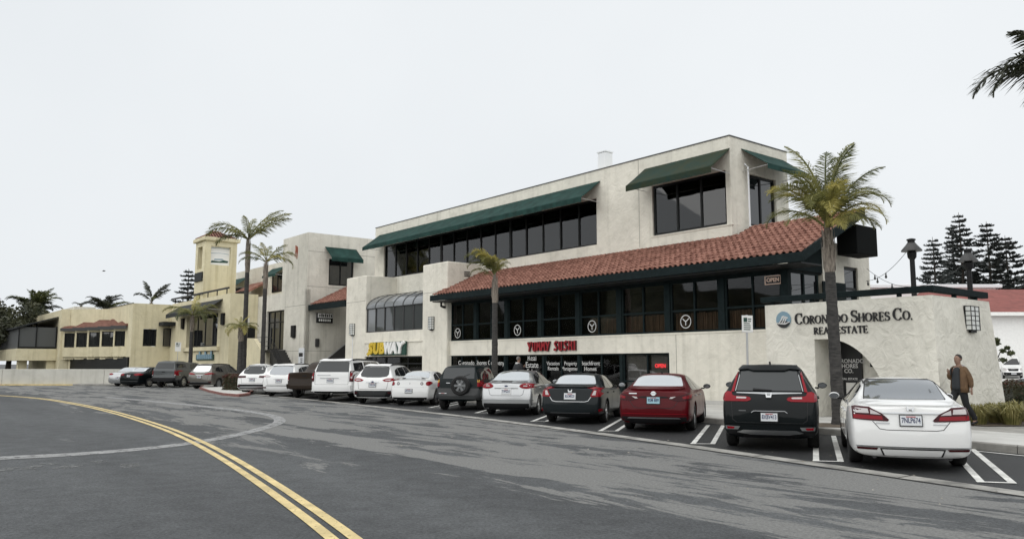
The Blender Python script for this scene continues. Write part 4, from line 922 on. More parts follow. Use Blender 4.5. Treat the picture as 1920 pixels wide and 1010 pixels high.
P0, P1 = Vector((91.6, 15.75)), Vector((79.9, 19.0)); dv = (P1-P0)/5; ed = dv.normalized(); nd = Vector((ed.y, -ed.x)) if Vector((ed.y, -ed.x)).y < 0 else Vector((-ed.y, ed.x))
for i in range(5):
    a0 = P0+dv*i; a1 = a0+Vector((-.95, 1.3)) if i < 4 else a0+Vector((-.9, .95)); fe = (a1-a0).normalized(); fn = Vector((-fe.y, fe.x)); fn = fn if fn.y > 0 else -fn; ln = (a1-a0).length
    FD = lambda u, d, z, a0=a0, fe=fe, fn=fn: (a0.x+fe.x*u+fn.x*d, a0.y+fe.y*u+fn.y*d, z); b = MB(lambda u, d, z: T(*FD(u, d, z)))
    panel(b, 0, ln, 2.35, 5.1, 0, .2, [(ln*.10, ln*.88, 3.3, 4.75)]); b.box(ln-.2, ln-.001, .201, 1.4, 2.35, 5.099); b.box(.0, ln-.21, .21, 1.2, 2.1, 2.345); b.box(0, .2, .201, .8, 2.35, 5.09)
    bo = wpart('bay', b, 'stucco_yellow', FB)
    window(bo, ln*.11, ln*.87, 3.32, 4.73, .06, [ln*.54], [], f=FD, fw=.07)
    r = MB(lambda u, d, z: T(*FD(u, d, z))); r.prism([(-.1, -.3, 5.1), (ln+.1, -.3, 5.1), (ln+.1, 2.6, 5.95), (-.1, 2.6, 5.95)], (0, 0, .12)); wpart('bay_roof', r, 'terracotta_brown', bo)
    r = MB(lambda u, d, z: T(*FD(u, d, z))); r.box(-.12, ln+.12, -.36, -.301, 4.92, 5.22); wpart('bay_fascia', r, 'bronze_frame', bo)
    r = MB(lambda u, d, z: T(*FD(u, d, z))); r.tube([(ln+.05, -.3, 5.25), (ln+.05, 2.6, 6.12)], .14, 8); wpart('bay_ridge', r, 'terracotta', bo)
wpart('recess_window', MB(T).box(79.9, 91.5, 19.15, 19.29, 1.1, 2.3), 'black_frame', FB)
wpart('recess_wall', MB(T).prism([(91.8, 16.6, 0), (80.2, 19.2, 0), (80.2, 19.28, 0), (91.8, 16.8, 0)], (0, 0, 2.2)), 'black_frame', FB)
bl = MB(T); bl.box(94.6, 110, 12.2, 15.79, 2.0, 3.2); wpart('balcony', bl, 'stucco_yellow', FB)
wpart('balcony_leg', MB(T).box(96.0, 97.0, 12.6, 13.4, 0, 2.0), 'stucco_yellow', FB); wpart('balcony_leg', MB(T).box(95.0, 96.0, 15.0, 15.79, 0, 2.0), 'stucco_yellow', FB)
mat('screen', (.085, .09, .09), .8)
wpart('balcony_screen', MB(T).box(94.8, 110, 12.4, 15.7, 3.2, 5.4), 'screen', FB)
mb = MB(T); 
for w_ in (12.35, 13.9, 15.7): mb.box(94.72, 94.79, w_-.05, w_+.05, 3.2, 5.5)
mb.box(94.7, 94.79, 12.3, 15.75, 3.2, 3.4); wpart('screen_frame', mb, 'black_frame', FB)
wpart('balcony_awning', MB(T).prism([(94.5, 12.1, 5.4), (94.5, 15.75, 6.55), (94.5, 15.75, 6.45), (94.5, 12.1, 5.25)], (15, 0, 0)), 'awning_dark', FB)
wpart('roof_hatch', MB(T).box(93.5, 99, 17, 19, 6.9, 7.6), 'stucco_block', FB)

# ------------------------------------------------------------------ low concrete wall at the bend
lw = empty('boundary_wall', (-40, 63.3, 0), 'long low pale concrete wall at the bend of the road', 'wall')
x = -64.0; i = 0
while x < -29.5:
    e = min(x+8.0, -29.5); mb = MB(); mb.box(x+.012, e-.012, 63.3, 63.62, -.03, 1.26+.004*(i % 2), .015); wpart('wall_panel', mb, 'concrete_wall', lw); x = e; i += 1
mb = MB(); mb.box(-64, -34, 63.05, 63.29, -.03, .10); wpart('wall_kerb', mb, 'paint_yellow', lw)
mb = MB(); mb.box(-34.0, -27.0, 62.5, 63.25, -.03, .13, .03); tag(wpart('kerb_end', mb, 'kerb_concrete', None), kind='structure')

# ------------------------------------------------------------------ right background
HW = empty('white_house', (62, 92, 0), 'white building with red hipped roof behind the parking lot', 'building')
mb = MB(); mb.box(50, 95, 92, 110, 0, 7.35); wpart('wall', mb, 'house_white', HW)
mb = MB(); a = mb.add([(48.5, 91, 7.45), (97, 91, 7.45), (97, 111, 7.45), (48.5, 111, 7.45), (52.5, 101, 11.0), (88, 101, 11.0)]); mb.f += [(a, a+1, a+5, a+4), (a+1, a+2, a+5), (a+2, a+3, a+4, a+5), (a+3, a, a+4)]; wpart('roof', mb, 'house_roof', HW)
mb = MB(); mb.box(48.4, 97.1, 90.9, 91.0, 7.1, 7.5); mb.box(48.4, 48.5, 91, 111, 7.1, 7.5); wpart('eave_board', mb, 'white_paint', HW)
for i in range(3):
    mb = MB(); mb.box(64+i*7, 66.5+i*7, 91.9, 91.99, 3.8, 5.8); wpart('window', mb, 'glass_dark', HW)
mb = MB(); mb.lathe([(.06, 0), (.06, .2)], 8, (60, 93.2, 8.3)); wpart('vent_pipe', mb, 'white_paint', HW)
H2 = empty('flat_roof_hall', (58, 112, 0), 'white flat-roofed hall rising behind the red roof', 'building')
mb = MB(); mb.box(44, 68, 112, 130, 0, 12.2); wpart('wall', mb, 'house_white', H2); mb = MB(); mb.box(43.4, 68.6, 111.4, 130.6, 12.2, 12.7, .06); wpart('roof_edge', mb, 'gutter_white', H2)
mb = MB(); mb.prism([(33, 104, 9.6), (44, 104, 11.4), (44, 104, 11.7), (33, 104, 9.9)], (0, 14, 0)); wpart('lower_roof', mb, 'gutter_white', H2); mb = MB(); mb.box(34, 44, 105, 117, 0, 9.7); wpart('wing_wall', mb, 'house_white', H2)
# lot pavement behind the entry
g = MB(); g.quad((11, 30, -.012), (80, 30, -.012), (80, 140, -.012), (11, 140, -.012)); tag(wpart('rear_lot', g, 'concrete', None), kind='structure')

# ------------------------------------------------------------------ lamps, posts, string lights
def cafe_lamp(label, px, ytop, w, rad):
    d = ray(px, ytop); t_ = w/d.dot(NI); q = Vector((0, 0, EYE))+d*t_; e = empty('post_lamp', (q.x, q.y, 3.3), label, 'lamp post', 'shaded lamps on the terrace'); h = q.z-3.3
    part('pole', MB().lathe([(.075, 0), (.07, h-.62)], 10), 'black_metal', e, 40)
    part('collar', MB().lathe([(.07, h-.63), (.12, h-.56), (.13, h-.42), (.10, h-.38)], 14), 'black_metal', e, 40)
    part('shade', MB().lathe([(rad, h-.38), (rad*.98, h-.35), (rad*.55, h-.20), (rad*.38, h-.13)], 20), 'bronze_frame', e, 40)
    part('finial', MB().lathe([(.10, h-.13), (.10, h-.06), (.13, h-.055), (.12, h-.02), (.05, h+.0)], 14), 'black_metal', e, 40); return q
A1 = cafe_lamp('nearer black post lamp with wide shade above the entry block', 1708, 447, 23.8, .29)
A2 = cafe_lamp('farther black post lamp with wide shade above the entry block', 1814, 466, 24.9, .26)
def wire(label, p, q, sag, bulbs):
    e = empty('string_lights', tuple((p+q)/2), label, 'string lights', 'string lights over the terrace')
    cv = lambda t: p+(q-p)*t+Vector((0, 0, -sag*4*t*(1-t))); mb = MB(); mb.tube([tuple(cv(i/14)) for i in range(15)], .008, 5); wpart('cable', mb, 'black_metal', e)
    for t_ in bulbs:
        c = cv(t_); mb = MB(); mb.lathe([(.02, 0), (.025, -.08), (.035, -.10), (.045, -.15), (.02, -.19)], 8, tuple(c)); wpart('bulb', mb, 'bronze_frame', e, 40)
c0 = T(15.7, 30.8, 4.95)
wire('string of bulbs from the restaurant to the nearer post lamp', c0, A1-Vector((0, 0, .2)), .25, (.05, .3, .5, .95))
c1 = T(15.7, 30.9, 5.45)
wire('string of bulbs from the restaurant to the farther post lamp', c1, A2-Vector((0, 0, .35)), .75, (.1, .3, .5))
def signpost(label, base, h, wd=.31, ht=.46, panel_m='sign_white', lines=True):
    e = empty('street_sign', tuple(base), label, 'street sign', 'parking signs on posts'); e.rotation_euler = (0, R(.8), TR*0+R(8))
    part('post', MB().lathe([(.03, 0), (.03, h)], 8), 'alu', e, 40); pl = part('plate', MB().box(-wd/2, wd/2, -.045, -.035, h-ht-.02, h-.02, .003), panel_m, e)
    mb = MB(); mb.box(-wd*.36, -wd*.02, -.049, -.046, h-.2, h-.08)
    for i in range(4): mb.box(-wd*.36, wd*(.2+.15*random.random()), -.049, -.046, h-.25-i*.055, h-.225-i*.055)
    mb.box(wd*.05, wd*.36, -.049, -.046, h-.13, h-.10); mb.box(wd*.05, wd*.32, -.049, -.046, h-.19, h-.16)
    part('print', mb, 'sign_green', pl)
    part('rim', MB().box(-wd/2-.004, wd/2+.004, -.034, -.030, h-ht-.024, h-.016), 'alu', pl)
b1 = T(*[ONW(1401, 700, 18.9)[0], 18.9, .15]); z1 = ONW(1397, 590, 18.9)[1]
signpost('white parking sign on a grey post behind the black SUV', b1, z1-.15)
b2 = GZ(330, 715, .1); d = ray(329, 643); t_ = b2.y/d.y
signpost('white parking sign on a post in front of the far yellow wall', b2, EYE+d.z*t_, .5, .8)
# ------------------------------------------------------------------ vehicles
def paint(name, col, metal=0.0, rough=.35):
    m = mat(name, col, rough, metal, coat=.22 if sum(col) < .1 else (.4 if sum(col) < .3 else .9), spec=.08 if sum(col) < .1 else .2); return name
paint('paint_car_white', (.74, .745, .74)); paint('paint_silver', (.46, .47, .48), .75, .3); paint('paint_black', (.004, .006, .007), 0, .4); paint('paint_charcoal', (.012, .016, .018), .1, .4)
paint('paint_red', (.078, .003, .006), .1, .35); paint('paint_green_dark', (.003, .008, .009), 0, .4); paint('paint_grey', (.085, .092, .095), .3, .35); paint('paint_taupe', (.13, .122, .11), .5, .3); paint('paint_brown', (.030, .022, .017), .2, .4); paint('paint_cladding', (.034, .036, .037), .1, .55)
mat('car_trim', (.006, .006, .007), .6, spec=.3); mat('tyre', (.012, .012, .012), .85, bump=.3, bscale=60); mat('rim', (.42, .43, .44), .3, .9); mat('rim_dark', (.10, .10, .105), .35, .8); mat('chrome', (.42, .43, .44), .16, 1.0); mat('chrome_dull', (.33, .34, .35), .3, .9)
mat('lens_red', (.21, .003, .010), .25, coat=.05, spec=.2); mat('lens_dark', (.040, .002, .005), .3, coat=0.0, spec=.2); mat('lens_clear', (.45, .42, .42), .25, coat=.3); mat('lens_smoke', (.05, .045, .045), .1, coat=1)
mat('plate', (.60, .62, .64), .5); mat('plate_frame', (.015, .015, .016), .4); mat('plate_ink', (.03, .04, .10), .6); mat('plate_blue', (.30, .50, .58), .5); mat('plate_red', (.35, .04, .04), .6); mat('seam', (.008, .008, .009), .7)
glass('car_glass', (.012, .013, .014), 1.62); glass('car_glass_sky', (.02, .02, .02), 1.6)
m_, t_n, p_n, L_n = nodes('car_glass_film'); p_n.inputs['Base Color'].default_value = (.70, .72, .73, 1); p_n.inputs['Metallic'].default_value = .9; p_n.inputs['Roughness'].default_value = .12; M['car_glass_film'] = m_
m_, t_n, p_n, L_n = nodes('car_glass_tint'); p_n.inputs['Base Color'].default_value = (.30, .315, .33, 1); p_n.inputs['Metallic'].default_value = .8; p_n.inputs['Roughness'].default_value = .06; M['car_glass_tint'] = m_
m_, t_n, p_n, L_n = nodes('car_glass_smoke'); p_n.inputs['Base Color'].default_value = (.032, .036, .038, 1); p_n.inputs['Metallic'].default_value = .15; p_n.inputs['Roughness'].default_value = .06; M['car_glass_smoke'] = m_
def lin(tab, x):
    if x <= tab[0][0]: return tab[0][1]
    for (a, b), (c, d) in zip(tab, tab[1:]):
        if x <= c:
            t = (x-a)/(c-a); return b+(d-b)*t
    return tab[-1][1]
def sm(t): t = max(0., min(1., t)); return t*t*(3-2*t)
def body_mesh(c):
    L_, W, zb = c['L'], c['W'], c.get('zb', .2)
    xs = [0, .04, .1, .2, .34, .5, .7, .95, 1.2, 1.5, 1.8, 2.1, 2.4, 2.7, 3.0, 3.3, 3.6, 3.9]; x = 4.15
    while x < L_-.75: xs.append(x); x += .28
    xs += [L_-.62, L_-.4, L_-.22, L_-.1, L_-.03, L_]
    Dr, Df = c.get('Dr', 1.4), c.get('Df', 1.2); rings = []
    wr_tab = c.get('Wr_tab')
    for X in xs:
        top, belt = lin(c['top'], X), lin(c['belt'], X); Wx = W*lin(c.get('plan', [(0, .90), (.12, .955), (.4, .985), (1.0, 1.0), (L_-1.3, 1.0), (L_-.6, .965), (L_-.2, .87), (L_, .70)]), X)
        t = sm((top-belt)/.28); Wr = c['Wr']*lin(c.get('wrk', [(0, .93), (1.2, 1.0), (L_, 1.0)]), X); zm = zb+(belt-zb)*.60
        mix = lambda a, b: a+(b-a)*t
        P = [(0, zb), (.78*Wx, zb), (.945*Wx, zb+.05), (.985*Wx, zb+.17), (1.0*Wx, zm), (.99*Wx, belt-.13), (.965*Wx, belt-.02),
             (mix(.90*Wx, .945*Wx+(Wr-.945*Wx)*.12), mix(belt+.25*(top-belt), belt+.05)), (mix(.82*Wx, .945*Wx+(Wr-.945*Wx)*.58), mix(belt+.55*(top-belt), belt+(top-belt)*.52)),
             (mix(.70*Wx, Wr*1.01), mix(belt+.75*(top-belt), top-.095)), (mix(.55*Wx, Wr*.90), mix(belt+.88*(top-belt), top-.034)), (mix(.3*Wx, Wr*.5), mix(belt+.97*(top-belt), top-.008)), (0, top)]
        ring = []
        for (y, z) in P:
            xx = X+lin(c['xr'], z)*max(0, 1-X/Dr)-lin(c['xf'], z)*max(0, 1-(L_-X)/Df); ring.append(Vector((xx, y, z)))
        rings.append(ring)
    mb = MB(); n = len(rings[0]); ids = []
    for ring in rings:
        row = []
        for j, p in enumerate(ring):
            a = mb.add([tuple(p)]); b = a if (j in (0, n-1)) else mb.add([(p.x, -p.y, p.z)]); row.append((a, b))
        ids.append(row)
    for r0, r1 in zip(ids, ids[1:]):
        for j in range(n-1):
            mb.f.append((r0[j][0], r0[j+1][0], r1[j+1][0], r1[j][0])); mb.f.append((r0[j][1], r1[j][1], r1[j+1][1], r0[j+1][1]))
    for row, ring, sg in ((ids[0], rings[0], -1), (ids[-1], rings[-1], 1)):
        bul = c.get('bulge', .07); cols = []
        for j, p in enumerate(ring):
            if j in (0, n-1): cols.append([row[j][0]]*5); mb.v[row[j][0]] = (p.x+sg*bul*.8, 0, p.z); continue
            mid = [mb.add([(p.x+sg*bul*(1-k*k), p.y*k, p.z)]) for k in (.55, 0, -.55)]; cols.append([row[j][0]]+mid+[row[j][1]])
        for j in range(n-1):
            for k in range(4):
                q = [cols[j][k], cols[j][k+1], cols[j+1][k+1], cols[j+1][k]]; u = []
                [u.append(v) for v in q if v not in u]
                if len(u) >= 3: mb.f.append(tuple(u))
    me = mb.mesh('b', None); o = bpy.data.objects.new('b', me); COL.objects.link(o)
    sbd = o.modifiers.new('s', 'SUBSURF'); sbd.levels = 2; sbd.render_levels = 2
    dg = bpy.context.evaluated_depsgraph_get(); m2 = bpy.data.meshes.new_from_object(o.evaluated_get(dg))
    bm = bmesh.new(); bm.from_mesh(m2); bv = BVHTree.FromBMesh(bm); bm.free()
    # wheel housings cut out
    o.modifiers.clear(); o.data = m2; rw = c['R']+.055
    cut = MB()
    for ax in (c['ro'], c['ro']+c['wb']):
        for sg in (-1, 1):
            y0, y1 = sg*(W-.34), sg*(W+.2); cut.lathe([(rw, min(y0, y1)), (rw, max(y0, y1))], 28, (ax, 0, c['R']+.01), 'y')
    co = bpy.data.objects.new('c', cut.mesh('c', None)); COL.objects.link(co)
    bo = o.modifiers.new('b', 'BOOLEAN'); bo.object = co; bo.operation = 'DIFFERENCE'; bo.solver = 'EXACT'
    dg = bpy.context.evaluated_depsgraph_get(); dg.update(); m3 = bpy.data.meshes.new_from_object(o.evaluated_get(dg))
    bpy.data.objects.remove(o); bpy.data.objects.remove(co)
    m3.materials.clear(); m3.materials.append(M[c['paint']])
    m3.polygons.foreach_set('material_index', [0]*len(m3.polygons)); smooth_mesh(m3, 38); m3.name = 'body'
    return m3, bv
def grid_poly(pts, step):
    b = bmesh.new(); vs_ = [b.verts.new((p[0], p[1], 0)) for p in pts]; b.faces.new(vs_)
    for ax in (0, 1):
        lo = min(p[ax] for p in pts); hi = max(p[ax] for p in pts); k = max(1, int((hi-lo)/step)); 
        for i in range(1, k+1):
            co = [0, 0, 0]; co[ax] = lo+(hi-lo)*i/(k+1); no = [0, 0, 0]; no[ax] = 1
            bmesh.ops.bisect_plane(b, geom=list(b.verts)+list(b.edges)+list(b.faces), plane_co=co, plane_no=no)
    return b
def add_patch(mb, bv, pts, view, off=.006, step=.09, sign=1, skirt=.03):
    """lay a polygon drawn in the rear (y,z), side (x,z), front or top view onto the body, slightly proud"""
    b = grid_poly(pts, step); P = {}
    for v in b.verts:
        a, c2 = v.co.x, v.co.y
        if view == 'rear': o, d = Vector((-4, a, c2)), Vector((1, 0, 0))
        elif view == 'front': o, d = Vector((9, a, c2)), Vector((-1, 0, 0))
        elif view == 'side': o, d = Vector((a, 4*sign, c2)), Vector((0, -sign, 0))
        else: o, d = Vector((a, c2, 5)), Vector((0, 0, -1))
        h, nn, i, dist = bv.ray_cast(o, d)
        if h is None:
            h, nn, i, dist = bv.find_nearest(o+d*4)
            if h is None: continue
        if nn.dot(d) > 0: nn = -nn
        P[v.index if v.index >= 0 else id(v)] = (h, nn)
    b.verts.index_update(); P = {}
    idx = {}
    for v in b.verts:
        a, c2 = v.co.x, v.co.y
        if view == 'rear': o, d = Vector((-4, a, c2)), Vector((1, 0, 0))
        elif view == 'front': o, d = Vector((9, a, c2)), Vector((-1, 0, 0))
        elif view == 'side': o, d = Vector((a, 4*sign, c2)), Vector((0, -sign, 0))
        else: o, d = Vector((a, c2, 5)), Vector((0, 0, -1))
        h, nn, i, dist = bv.ray_cast(o, d)
        if h is None: h, nn, i, dist = bv.find_nearest(o+d*4)
        if nn.dot(d) > 0: nn = -nn
        idx[v.index] = (mb.add([tuple(h+nn*off)]), h-nn*skirt)
    for f in b.faces: mb.f.append(tuple(idx[v.index][0] for v in f.verts))
    for e in b.edges:
        if len(e.link_faces) == 1:
            a, c2 = e.verts; i0 = mb.add([tuple(idx[a.index][1]), tuple(idx[c2.index][1])]); mb.f.append((idx[a.index][0], idx[c2.index][0], i0+1, i0))
    b.free()
def ell(cy, cz, ry, rz, n=18, a0=0, a1=360):
    return [(cy+ry*math.cos(R(a0+(a1-a0)*i/n)), cz+rz*math.sin(R(a0+(a1-a0)*i/n))) for i in range(n)]
mirror = lambda pts: [(-a, b) for a, b in pts][::-1]
WHEELS = {}
def wheel_meshes(Rr, wd, spokes, dark, inch=.66):
    k = (Rr, wd, spokes, dark)
    if k in WHEELS: return WHEELS[k]
    r0 = Rr*inch; t = MB(); t.lathe([(r0, -wd/2+.01), (r0+.02, -wd/2), (Rr-.035, -wd/2), (Rr-.01, -wd/2+.02), (Rr, -wd/2+.05), (Rr, wd/2-.05), (Rr-.01, wd/2-.02), (Rr-.035, wd/2), (r0+.02, wd/2), (r0, wd/2-.01)], 32, axis='y', close=True)
    rm = MB(); rm.lathe([(r0, -wd/2+.012), (r0-.025, -wd/2+.02), (r0-.04, -wd/2+.05), (r0-.04, wd/2-.02), (r0, wd/2-.02)], 32, axis='y', close=True)
    rm.lathe([(.075, wd/2-.015), (.085, wd/2-.045), (.085, wd/2-.09)], 16, axis='y')
    for i in range(spokes):
        a = 2*math.pi*i/spokes; c, s_ = math.cos(a), math.sin(a); n = Vector((-s_, 0, c)); d = Vector((c, 0, s_)); w0, w1 = .030*10/(spokes+5)+.012, .022*10/(spokes+5)+.010
        p = [d*.06+n*w0, d*.06-n*w0, d*(r0-.02)-n*w1, d*(r0-.02)+n*w1]; rm.prism([(q.x, wd/2-.03, q.z) for q in p], (0, -.035, 0))
    bk = MB(); bk.lathe([(r0-.03, -.02), (r0-.03, -.03)], 24, axis='y')
    out = (t.mesh('tyre', 'tyre', 40), rm.mesh('rim', 'rim_dark' if dark else 'rim', 35), bk.mesh('brake_disc', 'car_trim', 40)); WHEELS[k] = out; return out
def car(name, label, c, pos, head):
    """pos: ground point under the middle of the rear axle; head: degrees right of straight ahead"""
    e = empty(name, (pos[0], pos[1], 0), label, c.get('cat', 'car'), 'vehicles parked in front of the shops', R(90-head))
    me, bv = body_mesh(c); ox = -c['ro']; L_, W, H, zb = c['L'], c['W'], c['H'], c.get('zb', .2)
    def add(nm, mb, m, parent=None, smooth=40):
        mb.v = [(x+(ox if parent is None else ox), y, z) for x, y, z in mb.v]; return part(nm, mb, m, parent or e, smooth)
    me.transform(Matrix.Translation((ox, 0, 0))); body = link('body', me, e)
    tm, rm, bk = wheel_meshes(c['R'], c.get('tw', .225), c.get('spokes', 10), c.get('rimdark', False), c.get('inch', .66))
    for ax in (0, c['wb']):
        for sg in (-1, 1):
            w = bpy.data.objects.new('wheel', None); COL.objects.link(w); w.parent = e; w.location = (ax, sg*(W-.135), c['R']); w.rotation_euler = (0, random.random()*6, 0 if sg > 0 else math.pi); w.empty_display_size = .2
            link('tyre', tm, w); link('rim', rm, w); link('brake_disc', bk, w)
    def patch(nm, polys, m, view='rear', off=.006, step=.09, sym=False, parent=None):
        o_ = None; joined = 'seam' in nm or nm == 'handle_chrome' or nm == 'window_surround'
        if joined:
            mb = MB()
            for p in polys:
                for sg in ((1, -1) if view == 'side' else (1,)): add_patch(mb, bv, p, view, off, step, sg)
            return add(nm, mb, m, parent, 35)
        for p in polys:
            for sg in ((1, -1) if (view == 'side' or sym) else (1,)):
                mb = MB(); add_patch(mb, bv, p if (sg > 0 or view == 'side') else mirror(p), view, off, step, sg); o_ = add(nm, mb, m, parent, 35)
        return o_
    # underside valance, glass
    if c.get('val'): patch('rear_valance', [c['val']], c.get('valm', 'car_trim'), off=.008)
    if 'rwin' in c: patch('rear_window', [c['rwin']], c.get('rglass', 'car_glass_film'), off=.012, step=.06)
    for q in c.get('swin', []): patch('side_window', [q], c.get('sglass', 'car_glass'), 'side', .009, .10)
    if 'wind' in c: patch('windscreen', [c['wind']], 'car_glass', 'front', .004, .10)
    for (nm, polys, m, kw) in c.get('bits', []): patch(nm, polys, m, **kw)
    # licence plate lies on the body where the photograph shows it
    if 'plate' in c:
        y, z, wd, ht, txt, ink = c['plate']; h, nn, i, d = bv.ray_cast(Vector((-4, y, z)), Vector((1, 0, 0))); h2 = bv.ray_cast(Vector((-4, y, z+.06)), Vector((1, 0, 0)))[0] or h
        tilt = math.atan2(h2.x-h.x, .06)
        def onp(a, b, dd): return (h.x-.022-dd+math.sin(tilt)*b, y+a, z+b*math.cos(tilt))
        mb = MB(); mb.prism([onp(-wd/2-.014, -ht/2-.014, 0), onp(wd/2+.014, -ht/2-.014, 0), onp(wd/2+.014, ht/2+.014, 0), onp(-wd/2-.014, ht/2+.014, 0)], (.03, 0, 0)); pl = add('licence_plate', mb, c.get('pframe', 'plate_frame'))
        mb = MB(); mb.prism([onp(-wd/2, -ht/2, .006), onp(wd/2, -ht/2, .006), onp(wd/2, ht/2, .006), onp(-wd/2, ht/2, .006)], (.008, 0, 0)); add('plate_face', mb, c.get('pface', 'plate'), pl)
        vs_, fs = text_mb(txt, .115, ext=.001, bold=.003, spacing=1.02); xx = [v.x for v in vs_]; k = wd*.88/(max(xx)-min(xx)); mb = MB(); mb.v = [onp(-v.x*k, (v.y*ht*.0+v.y)*1.0, .0075+v.z) for v in vs_]; mb.f = fs; add('plate_number', mb, ink, pl, False)
        mb = MB(); mb.prism([onp(-.07, ht*.34, .008), onp(.07, ht*.34, .008), onp(.07, ht*.44, .008), onp(-.07, ht*.44, .008)], (.002, 0, 0)); add('plate_band', mb, 'plate_red', pl)
    # mirrors
    mx, mz = c.get('mir', (L_*.66, lin(c['belt'], L_*.66)+.10))
    for sg in (-1, 1):
        mb = MB(); b = bmesh.new(); bmesh.ops.create_icosphere(b, subdivisions=2, radius=1); n = len(mb.v)
        for v in b.verts:
            q = v.co; fx = max(-.75, q.x); mb.add([(mx+fx*.09, sg*(W+.10+q.y*.105), mz+q.z*.068)])
        b.verts.index_update(); mb.f += [tuple(n+v.index for v in f.verts) for f in b.faces]; b.free()
        mo = add('wing_mirror', mb, c.get('mirm', c['paint']), None, 50)
        mb = MB(); mb.box(mx-.02, mx+.06, sg*(W-.06) if sg > 0 else -(W+.03), (W+.03) if sg > 0 else -(W-.06), mz-.075, mz-.04); add('mirror_stalk', mb, 'car_trim', mo)
        mb = MB(); n = 14; mb.poly([(mx-.0705, sg*(W+.10)+.085*math.cos(2*math.pi*i/n), mz+.05*math.sin(2*math.pi*i/n)) for i in range(n)]); add('mirror_glass', mb, 'car_glass_tint', mo)
    if c.get('seams', True):
        sl = c.get('doors', [])
        lines = []
        for (x, z0, z1) in sl: lines.append([(x-.006, z0), (x+.006, z0), (x+.006, z1), (x-.006, z1)])
        if lines: patch('door_seam', lines, 'seam', 'side', .002, .1)
        for (x, z) in c.get('handles', []):
            for sg in (-1, 1):
                h = bv.ray_cast(Vector((x, 4*sg, z)), Vector((0, -sg, 0)))[0]
                if h: mb = MB(); mb.box(x-.11, x+.11, min(h.y-.01*sg, h.y+.03*sg), max(h.y-.01*sg, h.y+.03*sg), z-.017, z+.017, .008); add('door_handle', mb, c.get('hm', c['paint']))
    for (nm, mb, m, sm_) in c.get('solids', []): add(nm, mb, m, None, sm_)
    return e
def seam_line(a, b, w=.011):
    a, b = Vector(a), Vector(b); d = (b-a).normalized(); n = Vector((-d.y, d.x))*w/2; return [tuple(a+n), tuple(a-n), tuple(b-n), tuple(b+n)]
def seam_path(pts, w=.011): return [seam_line(a, b, w) for a, b in zip(pts, pts[1:])]
def exhaust(y, z, x=-.02, r=.04): mb = MB(); mb.lathe([(r, x), (r, x+.25)], 14, (0, y, z), 'x'); return ('exhaust', mb, 'rim_dark', 40)
def fin(x, z): mb = MB(); mb.prism([(x, -.02, z-.01), (x+.16, -.02, z-.01), (x+.05, -.012, z+.05), (x+.02, -.012, z+.05)], (0, .035, 0)); return ('antenna_fin', mb, 'car_trim', False)
def sedan(L_, W, H, wb, ro, Rr, deck, roof0, roofp, w_top, w_base, belt0, **k):
    c = dict(L=L_, W=W, H=H, wb=wb, ro=ro, R=Rr, zb=.2, Wr=W*.66)
    c['top'] = [(0, deck-.04), (.06, deck), (.35, deck+.025), (k.get('bl', .62), deck+.05), (roof0, H-.07), (roof0+.35, H-.015), (roofp, H), (w_top, H-.06), (w_base, 1.03*deck if deck > 1 else 1.02), (L_-.35, .80), (L_-.08, .70), (L_, .60)]
    c['belt'] = [(0, deck-.10), (.5, belt0+.02), (2, belt0), (w_base, belt0-.02), (L_-.3, .72), (L_, .55)]
    c['xr'] = [(.18, .14), (.26, .05), (.38, .0), (.55, .0), (.72, .05), (deck-.02, .10), (deck+.1, .16), (1.5, .16)]; c['xf'] = [(.2, .12), (.4, 0), (.6, .02), (.8, .15), (1.2, .3)]
    c.update(k); return c
def suv(L_, W, H, wb, ro, Rr, belt0, hatch, w_top, w_base, hood, **k):
    c = dict(L=L_, W=W, H=H, wb=wb, ro=ro, R=Rr, zb=.24, Wr=W*.70, Dr=2.2, bulge=.06)
    c['top'] = [(0, H-.05), (.4, H-.01), (1.3, H), (w_top-.5, H-.03), (w_top, H-.10), (w_base, hood+.08), (L_-.4, hood-.07), (L_-.08, hood-.18), (L_, hood-.3)]
    c['belt'] = [(0, belt0+.02), (1.5, belt0), (w_base, belt0-.05), (L_-.3, hood-.22), (L_, hood-.4)]
    c['xr'] = hatch; c['xf'] = [(.25, .12), (.45, 0), (.7, .02), (.95, .15), (1.3, .35)]; c['wrk'] = [(0, .94), (1.0, 1.0), (9, 1)]
    c['plan'] = [(0, .93), (.1, .965), (.35, .99), (.9, 1.0), (L_-1.3, 1.0), (L_-.6, .965), (L_-.2, .88), (L_, .72)]
    c.update(k); return c
# -- white Japanese-style saloon, nearest
c = sedan(4.9, .925, 1.465, 2.775, 1.10, .335, 1.045, 1.36, 2.2, 2.95, 3.85, .985, Wr=.615, bl=.62, paint='paint_car_white', spokes=10, mir=(3.35, 1.06))
c['rwin'] = [(.60, 1.10), (.615, 1.115), (.545, 1.365), (.50, 1.395), (.25, 1.405), (-.25, 1.405), (-.50, 1.395), (-.545, 1.365), (-.615, 1.115), (-.60, 1.10)]; c['rglass'] = 'car_glass_tint'
c['swin'] = [[(.98, 1.03), (1.45, 1.30), (1.9, 1.385), (2.0, 1.385), (2.0, 1.0)], [(2.06, 1.0), (2.06, 1.385), (2.55, 1.38), (3.0, 1.27), (3.45, 1.02), (3.3, .99)]]
TL = [(.845, .985), (.80, 1.0), (.60, .99), (.42, .90), (.315, .80), (.335, .775), (.62, .785), (.845, .80)]
TL2 = [(.80, .97), (.62, .965), (.605, .895), (.80, .90)]; TL3 = [(.585, .955), (.50, .92), (.43, .875), (.585, .885)]
